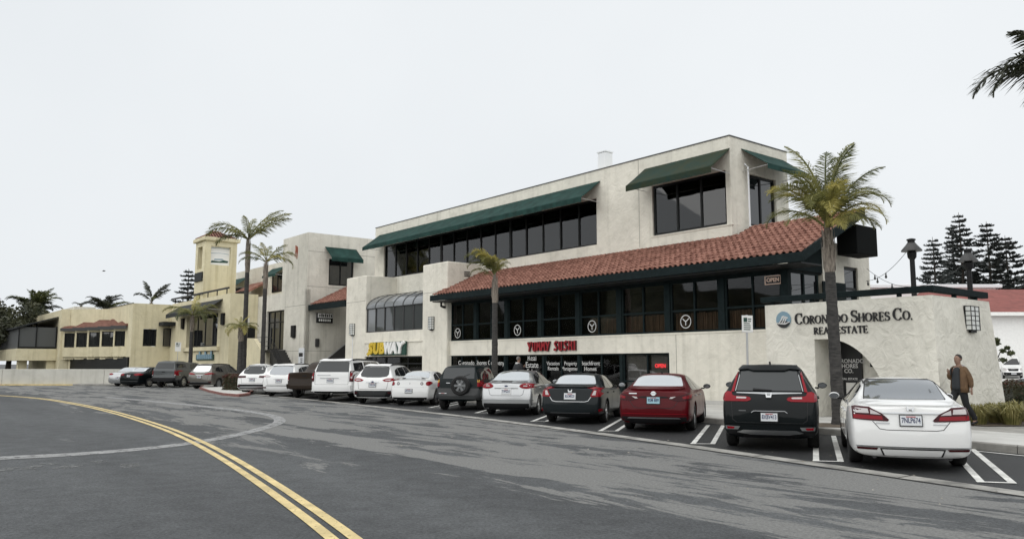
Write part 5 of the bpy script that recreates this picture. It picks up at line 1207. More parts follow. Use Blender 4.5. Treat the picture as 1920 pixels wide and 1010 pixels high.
c['bits'] = [('tail_light', [TL], 'lens_dark', dict(sym=True, step=.05, off=.012)), ('light_lens', [TL2, TL3], 'lens_clear', dict(sym=True, step=.05, off=.016)), ('light_band', [[(.83, .81), (.40, .795), (.42, .855), (.83, .875)]], 'lens_red', dict(sym=True, step=.05, off=.015)),
    ('chrome_bar', [[(.42, .898), (-.42, .898), (-.42, .925), (.42, .925)]], 'chrome', dict(off=.02, step=.12)), ('boot_lip', [[(.70, 1.035), (.60, 1.005), (-.60, 1.005), (-.70, 1.035), (-.5, 1.052), (.5, 1.052)]], 'paint_car_white', dict(off=.035, step=.1)),
    ('boot_seam', seam_path([(.56, .775), (.46, .655), (.36, .64), (-.36, .64), (-.46, .655), (-.56, .775)]), 'seam', dict(off=.002, step=.1)), ('bumper_groove', [[(.80, .375), (.82, .39), (.42, .385), (-.42, .385), (-.82, .39), (-.80, .375), (-.4, .365), (.4, .365)]], 'chrome_dull', dict(off=.02)),
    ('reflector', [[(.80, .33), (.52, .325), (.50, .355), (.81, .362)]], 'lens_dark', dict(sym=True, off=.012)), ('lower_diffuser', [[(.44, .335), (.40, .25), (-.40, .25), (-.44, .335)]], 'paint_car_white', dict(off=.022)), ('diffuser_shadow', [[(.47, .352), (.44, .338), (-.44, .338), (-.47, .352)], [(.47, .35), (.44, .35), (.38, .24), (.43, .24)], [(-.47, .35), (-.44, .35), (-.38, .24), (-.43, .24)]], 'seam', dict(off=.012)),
    ('badge', [[(.045, .935), (.025, .935), (.022, .965), (-.022, .965), (-.025, .935), (-.045, .935), (-.055, 1.0), (-.034, 1.0), (-.028, .98), (.028, .98), (.034, 1.0), (.055, 1.0)]], 'chrome', dict(off=.03, step=.03)), ('name_badge', [[(.53, .735), (.31, .735), (.31, .752), (.50, .757)]], 'chrome_dull', dict(off=.008)), ('trim_badge', [[(-.32, .728), (-.52, .728), (-.52, .745), (-.32, .745)]], 'chrome_dull', dict(off=.008)),
    ('roof_seam', [seam_line((1.5, .58), (2.9, .56), .02), seam_line((1.5, -.58), (2.9, -.56), .02)], 'seam', dict(view='top', off=.003)), ('window_surround', seam_path([(.625, 1.10), (.555, 1.37), (.50, 1.41), (-.50, 1.41), (-.555, 1.37), (-.625, 1.10)], .02), 'seam', dict(off=.009))]
c['plate'] = (0, .795, .31, .155, '7NLP674', 'plate_ink'); c['doors'] = [(2.03, .35, .98), (3.1, .35, .97)]; c['handles'] = [(1.35, .88), (2.4, .87)]; c['solids'] = [exhaust(.55, .205, .14, .035), exhaust(-.55, .205, .14, .035)]
CARS = []
CARS.append(('white_sedan', 'white four-door sedan parked nearest the camera, red tail lights', c, GZ(1698, 868), 20.0))
# -- black compact SUV
def crv(paintn='paint_black'):
    H_ = 1.69
    c = suv(4.59, .928, H_, 2.66, .97, .355, 1.10, [(.24, .14), (.34, .03), (.5, 0), (.72, .05), (.95, .07), (1.05, .12), (1.12, .19), (1.60, .52), (1.70, .62)], 2.95, 3.75, 1.10, paint=paintn, Wr=.60, spokes=10)
    c['rwin'] = [(.60, 1.155), (.615, 1.17), (.535, 1.535), (.50, 1.555), (-.50, 1.555), (-.535, 1.535), (-.615, 1.17), (-.60, 1.155)]; c['rglass'] = 'car_glass_smoke'
    c['swin'] = [[(.62, 1.20), (.85, 1.50), (1.15, 1.54), (1.15, 1.14)], [(1.2, 1.12), (1.2, 1.55), (2.05, 1.58), (2.05, 1.09)], [(2.11, 1.09), (2.11, 1.58), (2.65, 1.55), (3.1, 1.40), (3.55, 1.13), (3.5, 1.08)]]
    V = [(.70, 1.16), (.78, 1.12), (.86, 1.10), (.88, .99), (.86, .96), (.34, .95), (.30, .985), (.34, 1.02), (.62, 1.03), (.66, 1.12)]
    c['bits'] = [('tail_light', [[(.885, 1.00), (.875, .965), (.84, .95), (.42, .952), (.36, .97), (.335, .995), (.36, 1.03), (.42, 1.042), (.66, 1.052), (.70, 1.07), (.715, 1.13), (.80, 1.14), (.87, 1.09)]], 'lens_red', dict(sym=True, step=.05, off=.014)), ('light_lens', [[(.62, 1.005), (.44, 1.003), (.42, 1.018), (.44, 1.032), (.62, 1.036)]], 'lens_clear', dict(sym=True, step=.05, off=.018)),
        ('pillar_light', [[(.725, 1.13), (.668, 1.135), (.596, 1.50), (.612, 1.53)], ], 'lens_red', dict(sym=True, step=.05, off=.014)), ('pillar_chrome', [[(.648, 1.15), (.634, 1.15), (.562, 1.46), (.570, 1.48)]], 'chrome_dull', dict(sym=True, step=.06, off=.010)),
        ('chrome_bar', [[(.62, 1.108), (.20, 1.095), (0, 1.085), (-.20, 1.095), (-.62, 1.108), (-.62, 1.126), (.62, 1.126)]], 'chrome_dull', dict(off=.010)), ('badge', [[(.045, 1.01), (-.045, 1.01), (-.065, 1.10), (-.04, 1.10), (-.03, 1.05), (.03, 1.05), (.04, 1.10), (.065, 1.10)]], 'chrome', dict(off=.05)),
        ('handle_chrome', seam_path([(.34, .735), (.29, .77), (-.29, .77), (-.34, .735)], .013), 'chrome_dull', dict(off=.012)), ('name_badge', [[(.58, .762), (.44, .762), (.44, .782), (.58, .782)]], 'paint_grey', dict(off=.008)),
        ('hatch_seam', seam_path([(.72, .95), (.70, .60), (.62, .54), (-.62, .54), (-.70, .60), (-.72, .95)], .012), 'seam', dict(off=.003)), ('bumper_lip', [[(.84, .525), (-.84, .525), (-.84, .54), (.84, .54)]], 'paint_black', dict(off=.03)),
        ('reflector', [[(.83, .405), (.60, .405), (.56, .465), (.84, .475)]], 'chrome_dull', dict(sym=True, off=.014)), ('reflector_lens', [[(.80, .418), (.68, .418), (.66, .455), (.81, .462)]], 'lens_red', dict(sym=True, off=.02)), ('skid_bar', [[(.62, .36), (.36, .325), (-.36, .325), (-.62, .36), (-.5, .40), (.5, .40)]], 'chrome_dull', dict(off=.03)),
        ('roof_spoiler', [[(.57, 1.545), (.40, 1.565), (.3, 1.535), (-.3, 1.535), (-.40, 1.565), (-.57, 1.545), (-.52, 1.625), (.52, 1.625)]], 'paint_black', dict(off=.05, step=.05)), ('wiper', [[(.30, 1.16), (-.06, 1.15), (-.06, 1.165), (.30, 1.195)]], 'car_trim', dict(off=.03))]
    c['val'] = [(.80, .25), (.84, .40), (-.84, .40), (-.80, .25)]; c['plate'] = (0, .655, .31, .155, '8XBV413', 'plate_ink'); c['doors'] = [(1.17, .4, 1.12), (2.08, .35, 1.08), (3.15, .4, 1.05)]; c['handles'] = [(1.5, .98), (2.45, .97)]
    c['mirm'] = paintn; c['mir'] = (3.2, 1.20); c['solids'] = [fin(1.0, 1.69)]; return c
CARS.append(('black_suv', 'black compact SUV with tall red tail lights and chrome bar', crv(), GZ(1449, 836), 20.5))
# -- red saloon
c = sedan(4.9, .925, 1.445, 2.825, 1.08, .345, 1.06, 1.10, 2.1, 2.95, 3.8, .98, Wr=.60, bl=.52, paint='paint_red', spokes=10, mir=(3.3, 1.06))
c['rwin'] = [(.63, 1.115), (.64, 1.13), (.55, 1.325), (.49, 1.365), (.2, 1.385), (-.2, 1.385), (-.49, 1.365), (-.55, 1.325), (-.64, 1.13), (-.63, 1.115)]
c['swin'] = [[(.95, 1.03), (1.45, 1.29), (1.9, 1.37), (2.0, 1.37), (2.0, 1.0)], [(2.06, 1.0), (2.06, 1.37), (2.5, 1.365), (2.95, 1.26), (3.4, 1.02), (3.3, .99)]]
c['bits'] = [('tail_light', [[(.90, .98), (.62, .90), (.40, .86), (.38, .83), (.58, .77), (.90, .80)]], 'lens_dark', dict(sym=True, step=.05, off=.012)), ('light_lens', [[(.46, .83), (.39, .83), (.42, .87), (.55, .885)]], 'lens_clear', dict(sym=True, step=.05, off=.016)), ('light_band', [[(.89, .93), (.70, .875), (.72, .825), (.89, .84)]], 'lens_red', dict(sym=True, step=.05, off=.015)),
    ('badge', [ell(0, .955, .062, .055)], 'chrome', dict(off=.02)), ('badge_bar', [[(.075, .945), (-.075, .945), (-.075, .965), (.075, .965)]], 'chrome_dull', dict(off=.024)), ('name_badge', [[(.62, .94), (.42, .94), (.42, .965), (.62, .965)]], 'chrome', dict(off=.008)), ('boot_lip', [[(.72, 1.06), (.60, 1.03), (-.60, 1.03), (-.72, 1.06), (-.5, 1.082), (.5, 1.082)]], 'paint_red', dict(off=.04)),
    ('plate_recess', [[(.40, .86), (.30, .885), (-.30, .885), (-.40, .86), (-.32, .845), (.32, .845)]], 'car_trim', dict(off=.008)), ('boot_seam', seam_path([(.60, .77), (.50, .63), (.40, .60), (-.40, .60), (-.50, .63), (-.60, .77)]), 'seam', dict(off=.003)), ('bumper_crease', [[(.88, .45), (-.88, .45), (-.88, .465), (.88, .465)]], 'lens_red', dict(off=.012)), ('diffuser_line', [[(.66, .345), (-.66, .345), (-.62, .37), (.62, .37)]], 'chrome_dull', dict(off=.02))]
c['val'] = [(.80, .22), (.88, .40), (.70, .385), (-.70, .385), (-.88, .40), (-.80, .22)]; c['plate'] = (0, .79, .31, .155, '9SM 889', 'plate_ink'); c['pface'] = 'plate_blue'; c['doors'] = [(2.03, .35, .98), (3.1, .35, .97)]; c['handles'] = [(1.3, .88), (2.4, .87)]; c['hm'] = 'chrome_dull'; c['solids'] = [fin(1.62, 1.425)]; c['mirm'] = 'car_trim'
CARS.append(('red_sedan', 'dark red sedan with white-reflecting rear window', c, GZ(1238, 804), 18.5))
# -- dark grey saloon
c = sedan(4.63, .90, 1.416, 2.70, 1.02, .325, 1.045, .98, 1.9, 2.75, 3.65, .95, Wr=.58, bl=.40, paint='paint_charcoal', spokes=10, mir=(3.15, 1.03))
c['rwin'] = [(.60, 1.10), (.61, 1.115), (.52, 1.295), (.47, 1.335), (.2, 1.35), (-.2, 1.35), (-.47, 1.335), (-.52, 1.295), (-.61, 1.115), (-.60, 1.10)]
c['swin'] = [[(.80, 1.01), (1.25, 1.25), (1.75, 1.34), (1.85, 1.34), (1.85, .97)], [(1.9, .97), (1.9, 1.34), (2.35, 1.335), (2.8, 1.23), (3.25, .99), (3.15, .96)]]
CT = [(.875, .98), (.66, 1.03), (.46, 1.045), (.48, 1.01), (.66, .97), (.58, .80), (.60, .76), (.84, .77), (.875, .86)]
c['bits'] = [('tail_light', [CT], 'lens_red', dict(sym=True, step=.05, off=.014)), ('light_lens', [[(.74, .93), (.68, .94), (.62, .81), (.72, .81)]], 'lens_clear', dict(sym=True, step=.05, off=.018)), ('badge', [[(.05, .89), (-.05, .89), (-.065, .965), (-.04, .965), (-.03, .925), (.03, .925), (.04, .965), (.065, .965)]], 'chrome', dict(off=.02)), ('boot_lip', [[(.66, 1.04), (.56, 1.01), (-.56, 1.01), (-.66, 1.04), (-.45, 1.06), (.45, 1.06)]], 'paint_black', dict(off=.035)),
    ('boot_seam', seam_path([(.60, .77), (.52, .655), (.42, .63), (-.42, .63), (-.52, .655), (-.60, .77)], .016), 'paint_silver', dict(off=.003)), ('chrome_line', [[(.58, .31), (-.58, .31), (-.56, .335), (.56, .335)]], 'chrome', dict(off=.022)), ('side_vent', [[(.86, .34), (.70, .33), (.68, .38), (.87, .42)]], 'car_trim', dict(sym=True, off=.012)), ('reflector', [[(.86, .37), (.80, .36), (.80, .42), (.86, .44)]], 'lens_red', dict(sym=True, off=.018))]
c['val'] = [(.78, .22), (.80, .30), (-.80, .30), (-.78, .22)]; c['plate'] = (0, .78, .31, .155, '8LKM520', 'plate_ink'); c['pframe'] = 'chrome_dull'; c['doors'] = [(1.88, .35, .95), (2.95, .35, .94)]; c['handles'] = [(1.2, .86), (2.25, .85)]; c['solids'] = [fin(1.5, 1.40)]; c['mirm'] = 'chrome_dull'
CARS.append(('dark_grey_sedan', 'dark grey sedan with C-shaped tail lights beside the red sedan', c, GZ(1083, 790), 16.5))
# -- silver saloon
c = sedan(4.54, .912, 1.475, 2.65, 1.0, .318, 1.09, .98, 1.95, 2.8, 3.65, .99, Wr=.585, bl=.40, paint='paint_silver', spokes=10, mir=(3.15, 1.06))
c['rwin'] = [(.60, 1.135), (.61, 1.15), (.52, 1.355), (.47, 1.395), (.2, 1.41), (-.2, 1.41), (-.47, 1.395), (-.52, 1.355), (-.61, 1.15), (-.60, 1.135)]
c['swin'] = [[(.82, 1.05), (1.25, 1.31), (1.75, 1.40), (1.85, 1.40), (1.85, 1.0)], [(1.9, 1.0), (1.9, 1.40), (2.35, 1.395), (2.85, 1.28), (3.25, 1.03), (3.15, .99)]]
c['bits'] = [('tail_light', [ell(.665, .965, .225, .085, 20)], 'lens_red', dict(sym=True, step=.05, off=.014)), ('light_lens', [[(.70, .955), (.56, .955), (.58, .985), (.70, .985)]], 'lens_clear', dict(sym=True, step=.05, off=.018)), ('badge', [ell(0, .965, .06, .025)], 'plate_ink', dict(off=.012)), ('boot_lip', [[(.62, 1.085), (.52, 1.06), (-.52, 1.06), (-.62, 1.085), (-.4, 1.105), (.4, 1.105)]], 'paint_silver', dict(off=.035)), ('boot_lip_light', [[(.18, 1.065), (-.18, 1.065), (-.18, 1.085), (.18, 1.085)]], 'car_trim', dict(off=.045)),
    ('boot_seam', seam_path([(.60, .87), (.56, .70), (.48, .66), (-.48, .66), (-.56, .70), (-.60, .87)]), 'seam', dict(off=.003)), ('plate_recess', [[(.40, .88), (-.40, .88), (-.40, .90), (.40, .90)]], 'car_trim', dict(off=.006)), ('bumper_ledge', [[(.86, .50), (-.86, .50), (-.86, .53), (.86, .53)]], 'chrome_dull', dict(off=.02))]
c['val'] = [(.78, .22), (.84, .41), (-.84, .41), (-.78, .22)]; c['plate'] = (0, .795, .31, .155, '7YWG213', 'plate_ink'); c['pframe'] = 'sign_white'; c['doors'] = [(1.88, .35, 1.0), (2.95, .35, .98)]; c['handles'] = [(1.2, .90), (2.25, .89)]; c['solids'] = [fin(1.55, 1.46)]
CARS.append(('silver_sedan', 'silver sedan with rounded red tail lights and black lower bumper', c, GZ(963, 776), 14.5))
# -- dark green off-roader with spare wheel
c = suv(4.1, .85, 1.66, 2.41, .72, .345, 1.08, [(.24, .10), (.40, .0), (.62, .0), (.66, .05), (1.05, .07), (1.12, .11), (1.58, .30), (1.7, .36)], 2.55, 3.2, 1.08, paint='paint_green_dark', Wr=.62, spokes=5, tw=.24, zb=.34)
c['rwin'] = [(.60, 1.14), (.57, 1.54), (-.57, 1.54), (-.60, 1.14)]; c['rglass'] = 'car_glass_smoke'
c['swin'] = [[(.35, 1.12), (.50, 1.50), (1.15, 1.53), (1.15, 1.11)], [(1.2, 1.10), (1.2, 1.53), (1.95, 1.54), (1.95, 1.09)], [(2.0, 1.09), (2.0, 1.54), (2.4, 1.52), (2.75, 1.38), (3.05, 1.10)]]
sp = MB(); sp.lathe([(.345, .02), (.355, -.02), (.352, -.14), (.32, -.20), (.24, -.205), (.235, -.17)], 30, (.0, -.13, .90), 'x'); spr = MB(); spr.lathe([(.235, -.17), (.22, -.19), (.20, -.15)], 24, (0, -.13, .90), 'x'); spr.lathe([(.08, -.15), (.07, -.19), (.03, -.195)], 12, (0, -.13, .90), 'x')
for i in range(6): a = 2*math.pi*i/6; d = Vector((0, math.cos(a), math.sin(a))); n = Vector((0, -math.sin(a), math.cos(a))); o_ = Vector((-.19, -.13, .90)); spr.prism([tuple(o_+d*.06+n*.035), tuple(o_+d*.06-n*.035), tuple(o_+d*.215-n*.045), tuple(o_+d*.215+n*.045)], (.04, 0, 0))
spd = MB(); spd.lathe([(.22, -.13), (.22, -.14)], 20, (0, -.13, .90), 'x')
sp.v = [(x+.0, y, z) for x, y, z in sp.v]
c['bits'] = [('tail_light', [[(.84, .86), (.72, .86), (.72, 1.10), (.82, 1.10)]], 'lens_red', dict(sym=True, off=.016, step=.06)), ('indicator_lens', [[(.83, 1.02), (.72, 1.02), (.72, 1.10), (.82, 1.10)]], 'sign_yellow', dict(sym=True, off=.02, step=.06)), ('door_seam', seam_path([(.68, .62), (.68, 1.1), (.62, 1.6)])+seam_path([(-.68, .62), (-.68, 1.1), (-.62, 1.6)]), 'seam', dict(off=.003)),
    ('cladding', [[(.86, .42), (.86, .80), (-.86, .80), (-.86, .42)]], 'paint_cladding', dict(off=.012)), ('side_cladding', [[(.0, .45), (.0, .78), (.3, .78), (.3, .45)], [(1.15, .42), (1.15, .62), (2.65, .62), (2.65, .42)]], 'paint_cladding', dict(view='side', off=.012)), ('bumper', [[(.86, .42), (.86, .60), (-.86, .60), (-.86, .42)]], 'paint_cladding', dict(off=.06)), ('wiper', [[(-.10, 1.17), (-.42, 1.30), (-.41, 1.315), (-.09, 1.185)]], 'car_trim', dict(off=.02)), ('badge', [[(.45, .98), (.30, .98), (.30, 1.0), (.45, 1.0)]], 'chrome', dict(off=.008))]
c['val'] = None; c['plate'] = (.56, .56, .29, .15, '4BHT027', 'plate_ink'); c['doors'] = [(1.17, .5, 1.08), (1.98, .5, 1.08)]; c['solids'] = [('spare_tyre', sp, 'tyre', 40), ('spare_rim', spr, 'chrome_dull', 40), ('spare_backing', spd, 'car_trim', 40)]; c['mir'] = (2.75, 1.18); c['inch'] = .62
CARS.append(('green_suv', 'dark green boxy SUV with spare wheel on its tailgate', c, GZ(868, 767), 12.5))
# -- white coupe
c = sedan(4.58, .86, 1.41, 2.62, .98, .32, 1.06, 1.06, 1.9, 2.65, 3.5, .95, Wr=.56, bl=.48, paint='paint_car_white', spokes=5, rimdark=True, mir=(3.0, 1.02))
c['rwin'] = [(.58, 1.10), (.49, 1.30), (.44, 1.335), (.2, 1.345), (-.2, 1.345), (-.44, 1.335), (-.49, 1.30), (-.58, 1.10)]
c['swin'] = [[(.95, 1.02), (1.25, 1.22), (1.6, 1.31), (1.65, .98)], [(1.7, .98), (1.7, 1.32), (2.2, 1.335), (2.7, 1.22), (3.1, .99), (3.0, .96)]]
c['bits'] = [('tail_light', [ell(.74, .89, .082, .082)], 'lens_red', dict(sym=True, off=.016, step=.04)), ('light_ring', [ell(.50, .89, .062, .065)], 'lens_smoke', dict(sym=True, off=.012, step=.04)), ('light_lens', [ell(.50, .89, .035, .04)], 'lens_clear', dict(sym=True, off=.018, step=.04)), ('badge', [[(.02, .86), (-.02, .86), (-.02, .93), (.02, .93)]], 'paint_silver', dict(off=.008)),
    ('bumper_seam', seam_path([(.84, .75), (.4, .735), (-.4, .735), (-.84, .75)]), 'paint_silver', dict(off=.002)), ('spoiler_foot', [[(.50, 1.07), (.36, 1.07), (.36, 1.10), (.48, 1.10)]], 'car_trim', dict(sym=True, off=.02))]
spo = MB(); pts = [(.02, -.68, 1.10), (.02, -.4, 1.155), (.0, 0, 1.17), (.02, .4, 1.155), (.02, .68, 1.10)]
for a, b in zip(pts, pts[1:]): spo.prism([a, b, (b[0]+.2, b[1], b[2]+.0), (a[0]+.2, a[1], a[2]+.0)], (0, 0, .032))
c['val'] = [(.74, .22), (.80, .34), (-.80, .34), (-.74, .22)]; c['plate'] = (.03, .60, .29, .145, '6PLN418', 'plate_ink'); c['doors'] = [(1.68, .35, .95), (2.95, .35, .93)]; c['solids'] = [('boot_spoiler', spo, 'paint_car_white', 30)]
CARS.append(('white_coupe', 'white two-door coupe with round tail lights and boot spoiler', c, GZ(782, 758), 11.5))
# -- white crossover with grey lower bumper
def crossover(L_=4.52, W=.92, H_=1.68, pa='paint_car_white', **k):
    c = suv(L_, W, H_, 2.69, .92, .345, 1.08, [(.24, .12), (.36, .02), (.5, 0), (.72, .04), (1.02, .08), (1.12, .18), (1.58, .55), (1.7, .66)], 2.9, 3.7, 1.09, paint=pa, Wr=.60, spokes=10)
    c['rwin'] = [(.57, 1.15), (.63, 1.24), (.58, 1.50), (.52, 1.55), (-.52, 1.55), (-.58, 1.50), (-.63, 1.24), (-.57, 1.15), (-.3, 1.115), (.3, 1.115)]; c['rglass'] = 'car_glass_smoke'
    c['swin'] = [[(.62, 1.20), (.80, 1.40), (1.15, 1.49), (1.15, 1.14)], [(1.2, 1.13), (1.2, 1.50), (2.0, 1.56), (2.0, 1.09)], [(2.06, 1.09), (2.06, 1.56), (2.6, 1.54), (3.05, 1.38), (3.5, 1.12), (3.4, 1.07)]]
    c['bits'] = [('tail_light', [[(.90, 1.08), (.60, 1.07), (.42, 1.0), (.50, .95), (.70, .94), (.88, .97)]], 'lens_red', dict(sym=True, off=.014, step=.05)), ('light_lens', [[(.80, 1.03), (.58, 1.025), (.52, .99), (.74, .975)]], 'lens_clear', dict(sym=True, off=.018, step=.05)), ('chrome_bar', [[(.30, .90), (-.30, .90), (-.22, .935), (.22, .935)]], 'chrome', dict(off=.02)), ('badge', [ell(0, .925, .06, .028)], 'plate_ink', dict(off=.03)),
        ('rear_cladding', [[(.88, .30), (.90, .56), (-.90, .56), (-.88, .30)]], 'car_trim', dict(off=.010)), ('skid_panel', [[(.56, .34), (.62, .52), (-.62, .52), (-.56, .34)]], 'paint_cladding', dict(off=.02)), ('reflector', [[(.88, .44), (.68, .44), (.68, .50), (.88, .50)]], 'lens_dark', dict(sym=True, off=.02)), ('hatch_seam', seam_path([(.68, .95), (.62, .62), (-.62, .62), (-.68, .95)]), 'seam', dict(off=.003)),
        ('roof_spoiler', [[(.55, 1.545), (.3, 1.57), (-.3, 1.57), (-.55, 1.545), (-.52, 1.62), (.52, 1.62)]], pa, dict(off=.06, step=.12)), ('roof_rail', [seam_line((.8, .52), (2.7, .52), .04), seam_line((.8, -.52), (2.7, -.52), .04)], 'car_trim', dict(view='top', off=.04))]
    c['plate'] = (0, .80, .30, .15, '7KRD350', 'plate_ink'); c['doors'] = [(1.17, .4, 1.1), (2.03, .35, 1.07), (3.1, .4, 1.03)]; c.update(k); return c
CARS.append(('white_crossover', 'white crossover with grey lower bumper left of the coupe', crossover(), GZ(712, 755), 11))
# -- large white SUV
c = suv(5.7, 1.03, 1.93, 3.4, 1.18, .405, 1.28, [(.30, .12), (.42, 0), (.70, 0), (.74, .04), (1.2, .07), (1.32, .10), (1.82, .32), (1.95, .38)], 3.9, 4.5, 1.25, paint='paint_car_white', Wr=.78, spokes=6, tw=.28, zb=.34)
c['rwin'] = [(.80, 1.32), (.74, 1.78), (-.74, 1.78), (-.80, 1.32)]; c['rglass'] = 'car_glass_smoke'
c['swin'] = [[(.42, 1.36), (.55, 1.72), (1.55, 1.76), (1.55, 1.33)], [(1.75, 1.33), (1.75, 1.77), (2.65, 1.78), (2.65, 1.30)], [(2.72, 1.30), (2.72, 1.78), (3.4, 1.77), (3.75, 1.66), (4.25, 1.32), (4.2, 1.28)]]
c['bits'] = [('tail_light', [[(.99, .88), (.85, .90), (.85, 1.36), (.93, 1.36), (.99, 1.28)]], 'lens_dark', dict(sym=True, off=.016, step=.06)), ('light_band', [[(.97, .98), (.88, 1.0), (.88, 1.28), (.95, 1.28)]], 'lens_red', dict(sym=True, off=.02, step=.06)), ('light_lens', [[(.96, 1.02), (.90, 1.04), (.90, 1.12), (.96, 1.12)]], 'lens_clear', dict(sym=True, off=.024, step=.06)), ('name_badge', [[(.70, 1.16), (.05, 1.16), (.05, 1.19), (.70, 1.19)]], 'chrome_dull', dict(off=.01)), ('chrome_bar', [[(.55, 1.03), (-.35, 1.03), (-.35, 1.055), (.55, 1.055)]], 'chrome_dull', dict(off=.02)),
    ('hatch_seam', seam_path([(.80, 1.32), (.80, .76), (-.80, .76), (-.80, 1.32)]), 'seam', dict(off=.003)), ('bumper_step', [[(.80, .62), (-.72, .62), (-.72, .65), (.80, .65)]], 'car_trim', dict(off=.012)), ('bumper', [[(1.0, .46), (1.0, .73), (-1.0, .73), (-1.0, .46)]], 'paint_car_white', dict(off=.04)), ('roof_spoiler', [[(.72, 1.79), (-.72, 1.79), (-.70, 1.86), (.70, 1.86)]], 'paint_car_white', dict(off=.06, step=.15)), ('roof_rail', [seam_line((.7, .72), (3.6, .72), .05), seam_line((.7, -.72), (3.6, -.72), .05)], 'car_trim', dict(view='top', off=.05))]
c['val'] = [(.94, .34), (.98, .455), (-.98, .455), (-.94, .34)]; c['plate'] = (.05, .93, .31, .155, '9DUK264', 'plate_ink'); c['pframe'] = 'chrome_dull'; c['doors'] = [(1.65, .5, 1.3), (2.68, .45, 1.3), (3.75, .5, 1.28)]; c['handles'] = [(2.05, 1.12), (3.0, 1.1)]; c['mir'] = (4.0, 1.42)
CARS.append(('large_white_suv', 'large boxy white SUV, the tallest vehicle in the row', c, GZ(640, 750), 11.5))
# -- brown pickup
def pickup(pa, topper=False):
    H_ = 1.80
    c = suv(5.5, .95, H_, 3.25, 1.12, .38, 1.22, [(.36, .10), (.48, .0), (.66, .0), (.70, .05), (1.3, .06), (1.34, .08), (1.8, .14)], 3.75, 4.3, 1.18, paint=pa, Wr=.70, spokes=6, tw=.26, zb=.42)
    if topper: c['top'] = [(0, 1.86), (.3, 1.89), (1.7, 1.89), (1.85, 1.82), (3.2, 1.80), (3.7, 1.70), (4.3, 1.25), (5.1, 1.10), (5.42, 1.0), (5.5, .85)]; c['xr'] = [(.36, .10), (.48, 0), (.66, 0), (.70, .05), (1.25, .06), (1.3, .1), (1.86, .30), (1.95, .34)]; c['H'] = 1.89
    else: c['top'] = [(0, 1.27), (.1, 1.28), (1.75, 1.28), (1.85, 1.34), (2.0, 1.70), (2.3, 1.79), (3.2, 1.80), (3.7, 1.70), (4.3, 1.25), (5.1, 1.10), (5.42, 1.0), (5.5, .85)]; c['belt'] = [(0, 1.24), (1.8, 1.24), (4.2, 1.2), (5.2, .95), (5.5, .8)]
    c['swin'] = [[(2.05, 1.28), (2.15, 1.62), (2.7, 1.68), (2.7, 1.25)], [(2.76, 1.25), (2.76, 1.68), (3.3, 1.67), (3.6, 1.58), (4.05, 1.26)]]
    c['bits'] = [('tail_light', [[(.94, .86), (.82, .86), (.82, 1.22), (.92, 1.22)]], 'lens_red', dict(sym=True, off=.014, step=.06)), ('light_lens', [[(.94, .86), (.83, .86), (.83, .92), (.94, .92)]], 'lens_clear', dict(sym=True, off=.02, step=.06)), ('tailgate_seam', seam_path([(.80, 1.25), (.79, .78), (-.79, .78), (-.80, 1.25)]), 'seam', dict(off=.003)), ('tailgate_handle', [[(.11, 1.07), (-.11, 1.07), (-.11, 1.13), (.11, 1.13)]], 'car_trim', dict(off=.01)), ('bumper', [[(.94, .50), (.94, .70), (-.94, .70), (-.94, .50)]], 'car_trim' if topper else 'paint_brown', dict(off=.07)), ('name_badge', [[(.6, .92), (-.6, .92), (-.6, .935), (.6, .935)]], 'seam', dict(off=.004))]
    if topper:
        c['rwin'] = [(.70, 1.33), (.64, 1.74), (-.64, 1.74), (-.70, 1.33)]; c['rglass'] = 'car_glass_smoke'; c['swin'] = [[(.35, 1.42), (.40, 1.68), (1.5, 1.68), (1.5, 1.42)]]+c['swin']
    c['plate'] = (0 if topper else -.42, .62, .30, .15, '27163M2', 'plate_ink'); c['doors'] = [(1.92, .5, 1.25), (2.73, .5, 1.25)]; c['cat'] = 'pickup'; c['val'] = None; c['mir'] = (3.75, 1.35); return c
CARS.append(('brown_pickup', 'dark brown pickup, only its tailgate showing between two white SUVs', pickup('paint_brown'), GZ(587, 745), 9))
# -- two white crossovers
c = crossover(4.89, .945, 1.71); c['rglass'] = 'car_glass_tint'
c['bits'] = [b for b in c['bits'] if b[0] not in ('skid_panel', 'rear_cladding', 'tail_light', 'light_lens', 'badge')]+[('tail_light', [[(.92, 1.12), (.70, 1.12), (.48, 1.05), (.52, 1.0), (.72, .99), (.90, 1.02)]], 'lens_clear', dict(sym=True, off=.014, step=.05)), ('light_band', [[(.90, 1.06), (.78, 1.05), (.78, 1.0), (.89, 1.02)]], 'lens_red', dict(sym=True, off=.018, step=.05)), ('bumper_line', [[(.70, .55), (-.70, .55), (-.70, .575), (.70, .575)]], 'car_trim', dict(off=.012))]
CARS.append(('white_crossover', 'white crossover with clear tail lights left of the brown pickup', c, GZ(536, 742), 9))
c = crossover(4.66, .945, 1.64); c['rglass'] = 'car_glass_smoke'
c['bits'] = [b for b in c['bits'] if b[0] not in ('skid_panel', 'tail_light', 'light_lens', 'badge')]+[('tail_light', [[(.90, 1.02), (.40, 1.02), (.38, .93), (.90, .90)]], 'lens_dark', dict(sym=True, off=.014, step=.05)), ('skid_panel', [[(.7, .36), (.76, .46), (-.76, .46), (-.7, .36)]], 'chrome_dull', dict(off=.02))]
CARS.append(('white_crossover', 'white crossover with dark red horizontal tail lights next to the red kerb bush', c, GZ(486, 738), 9))
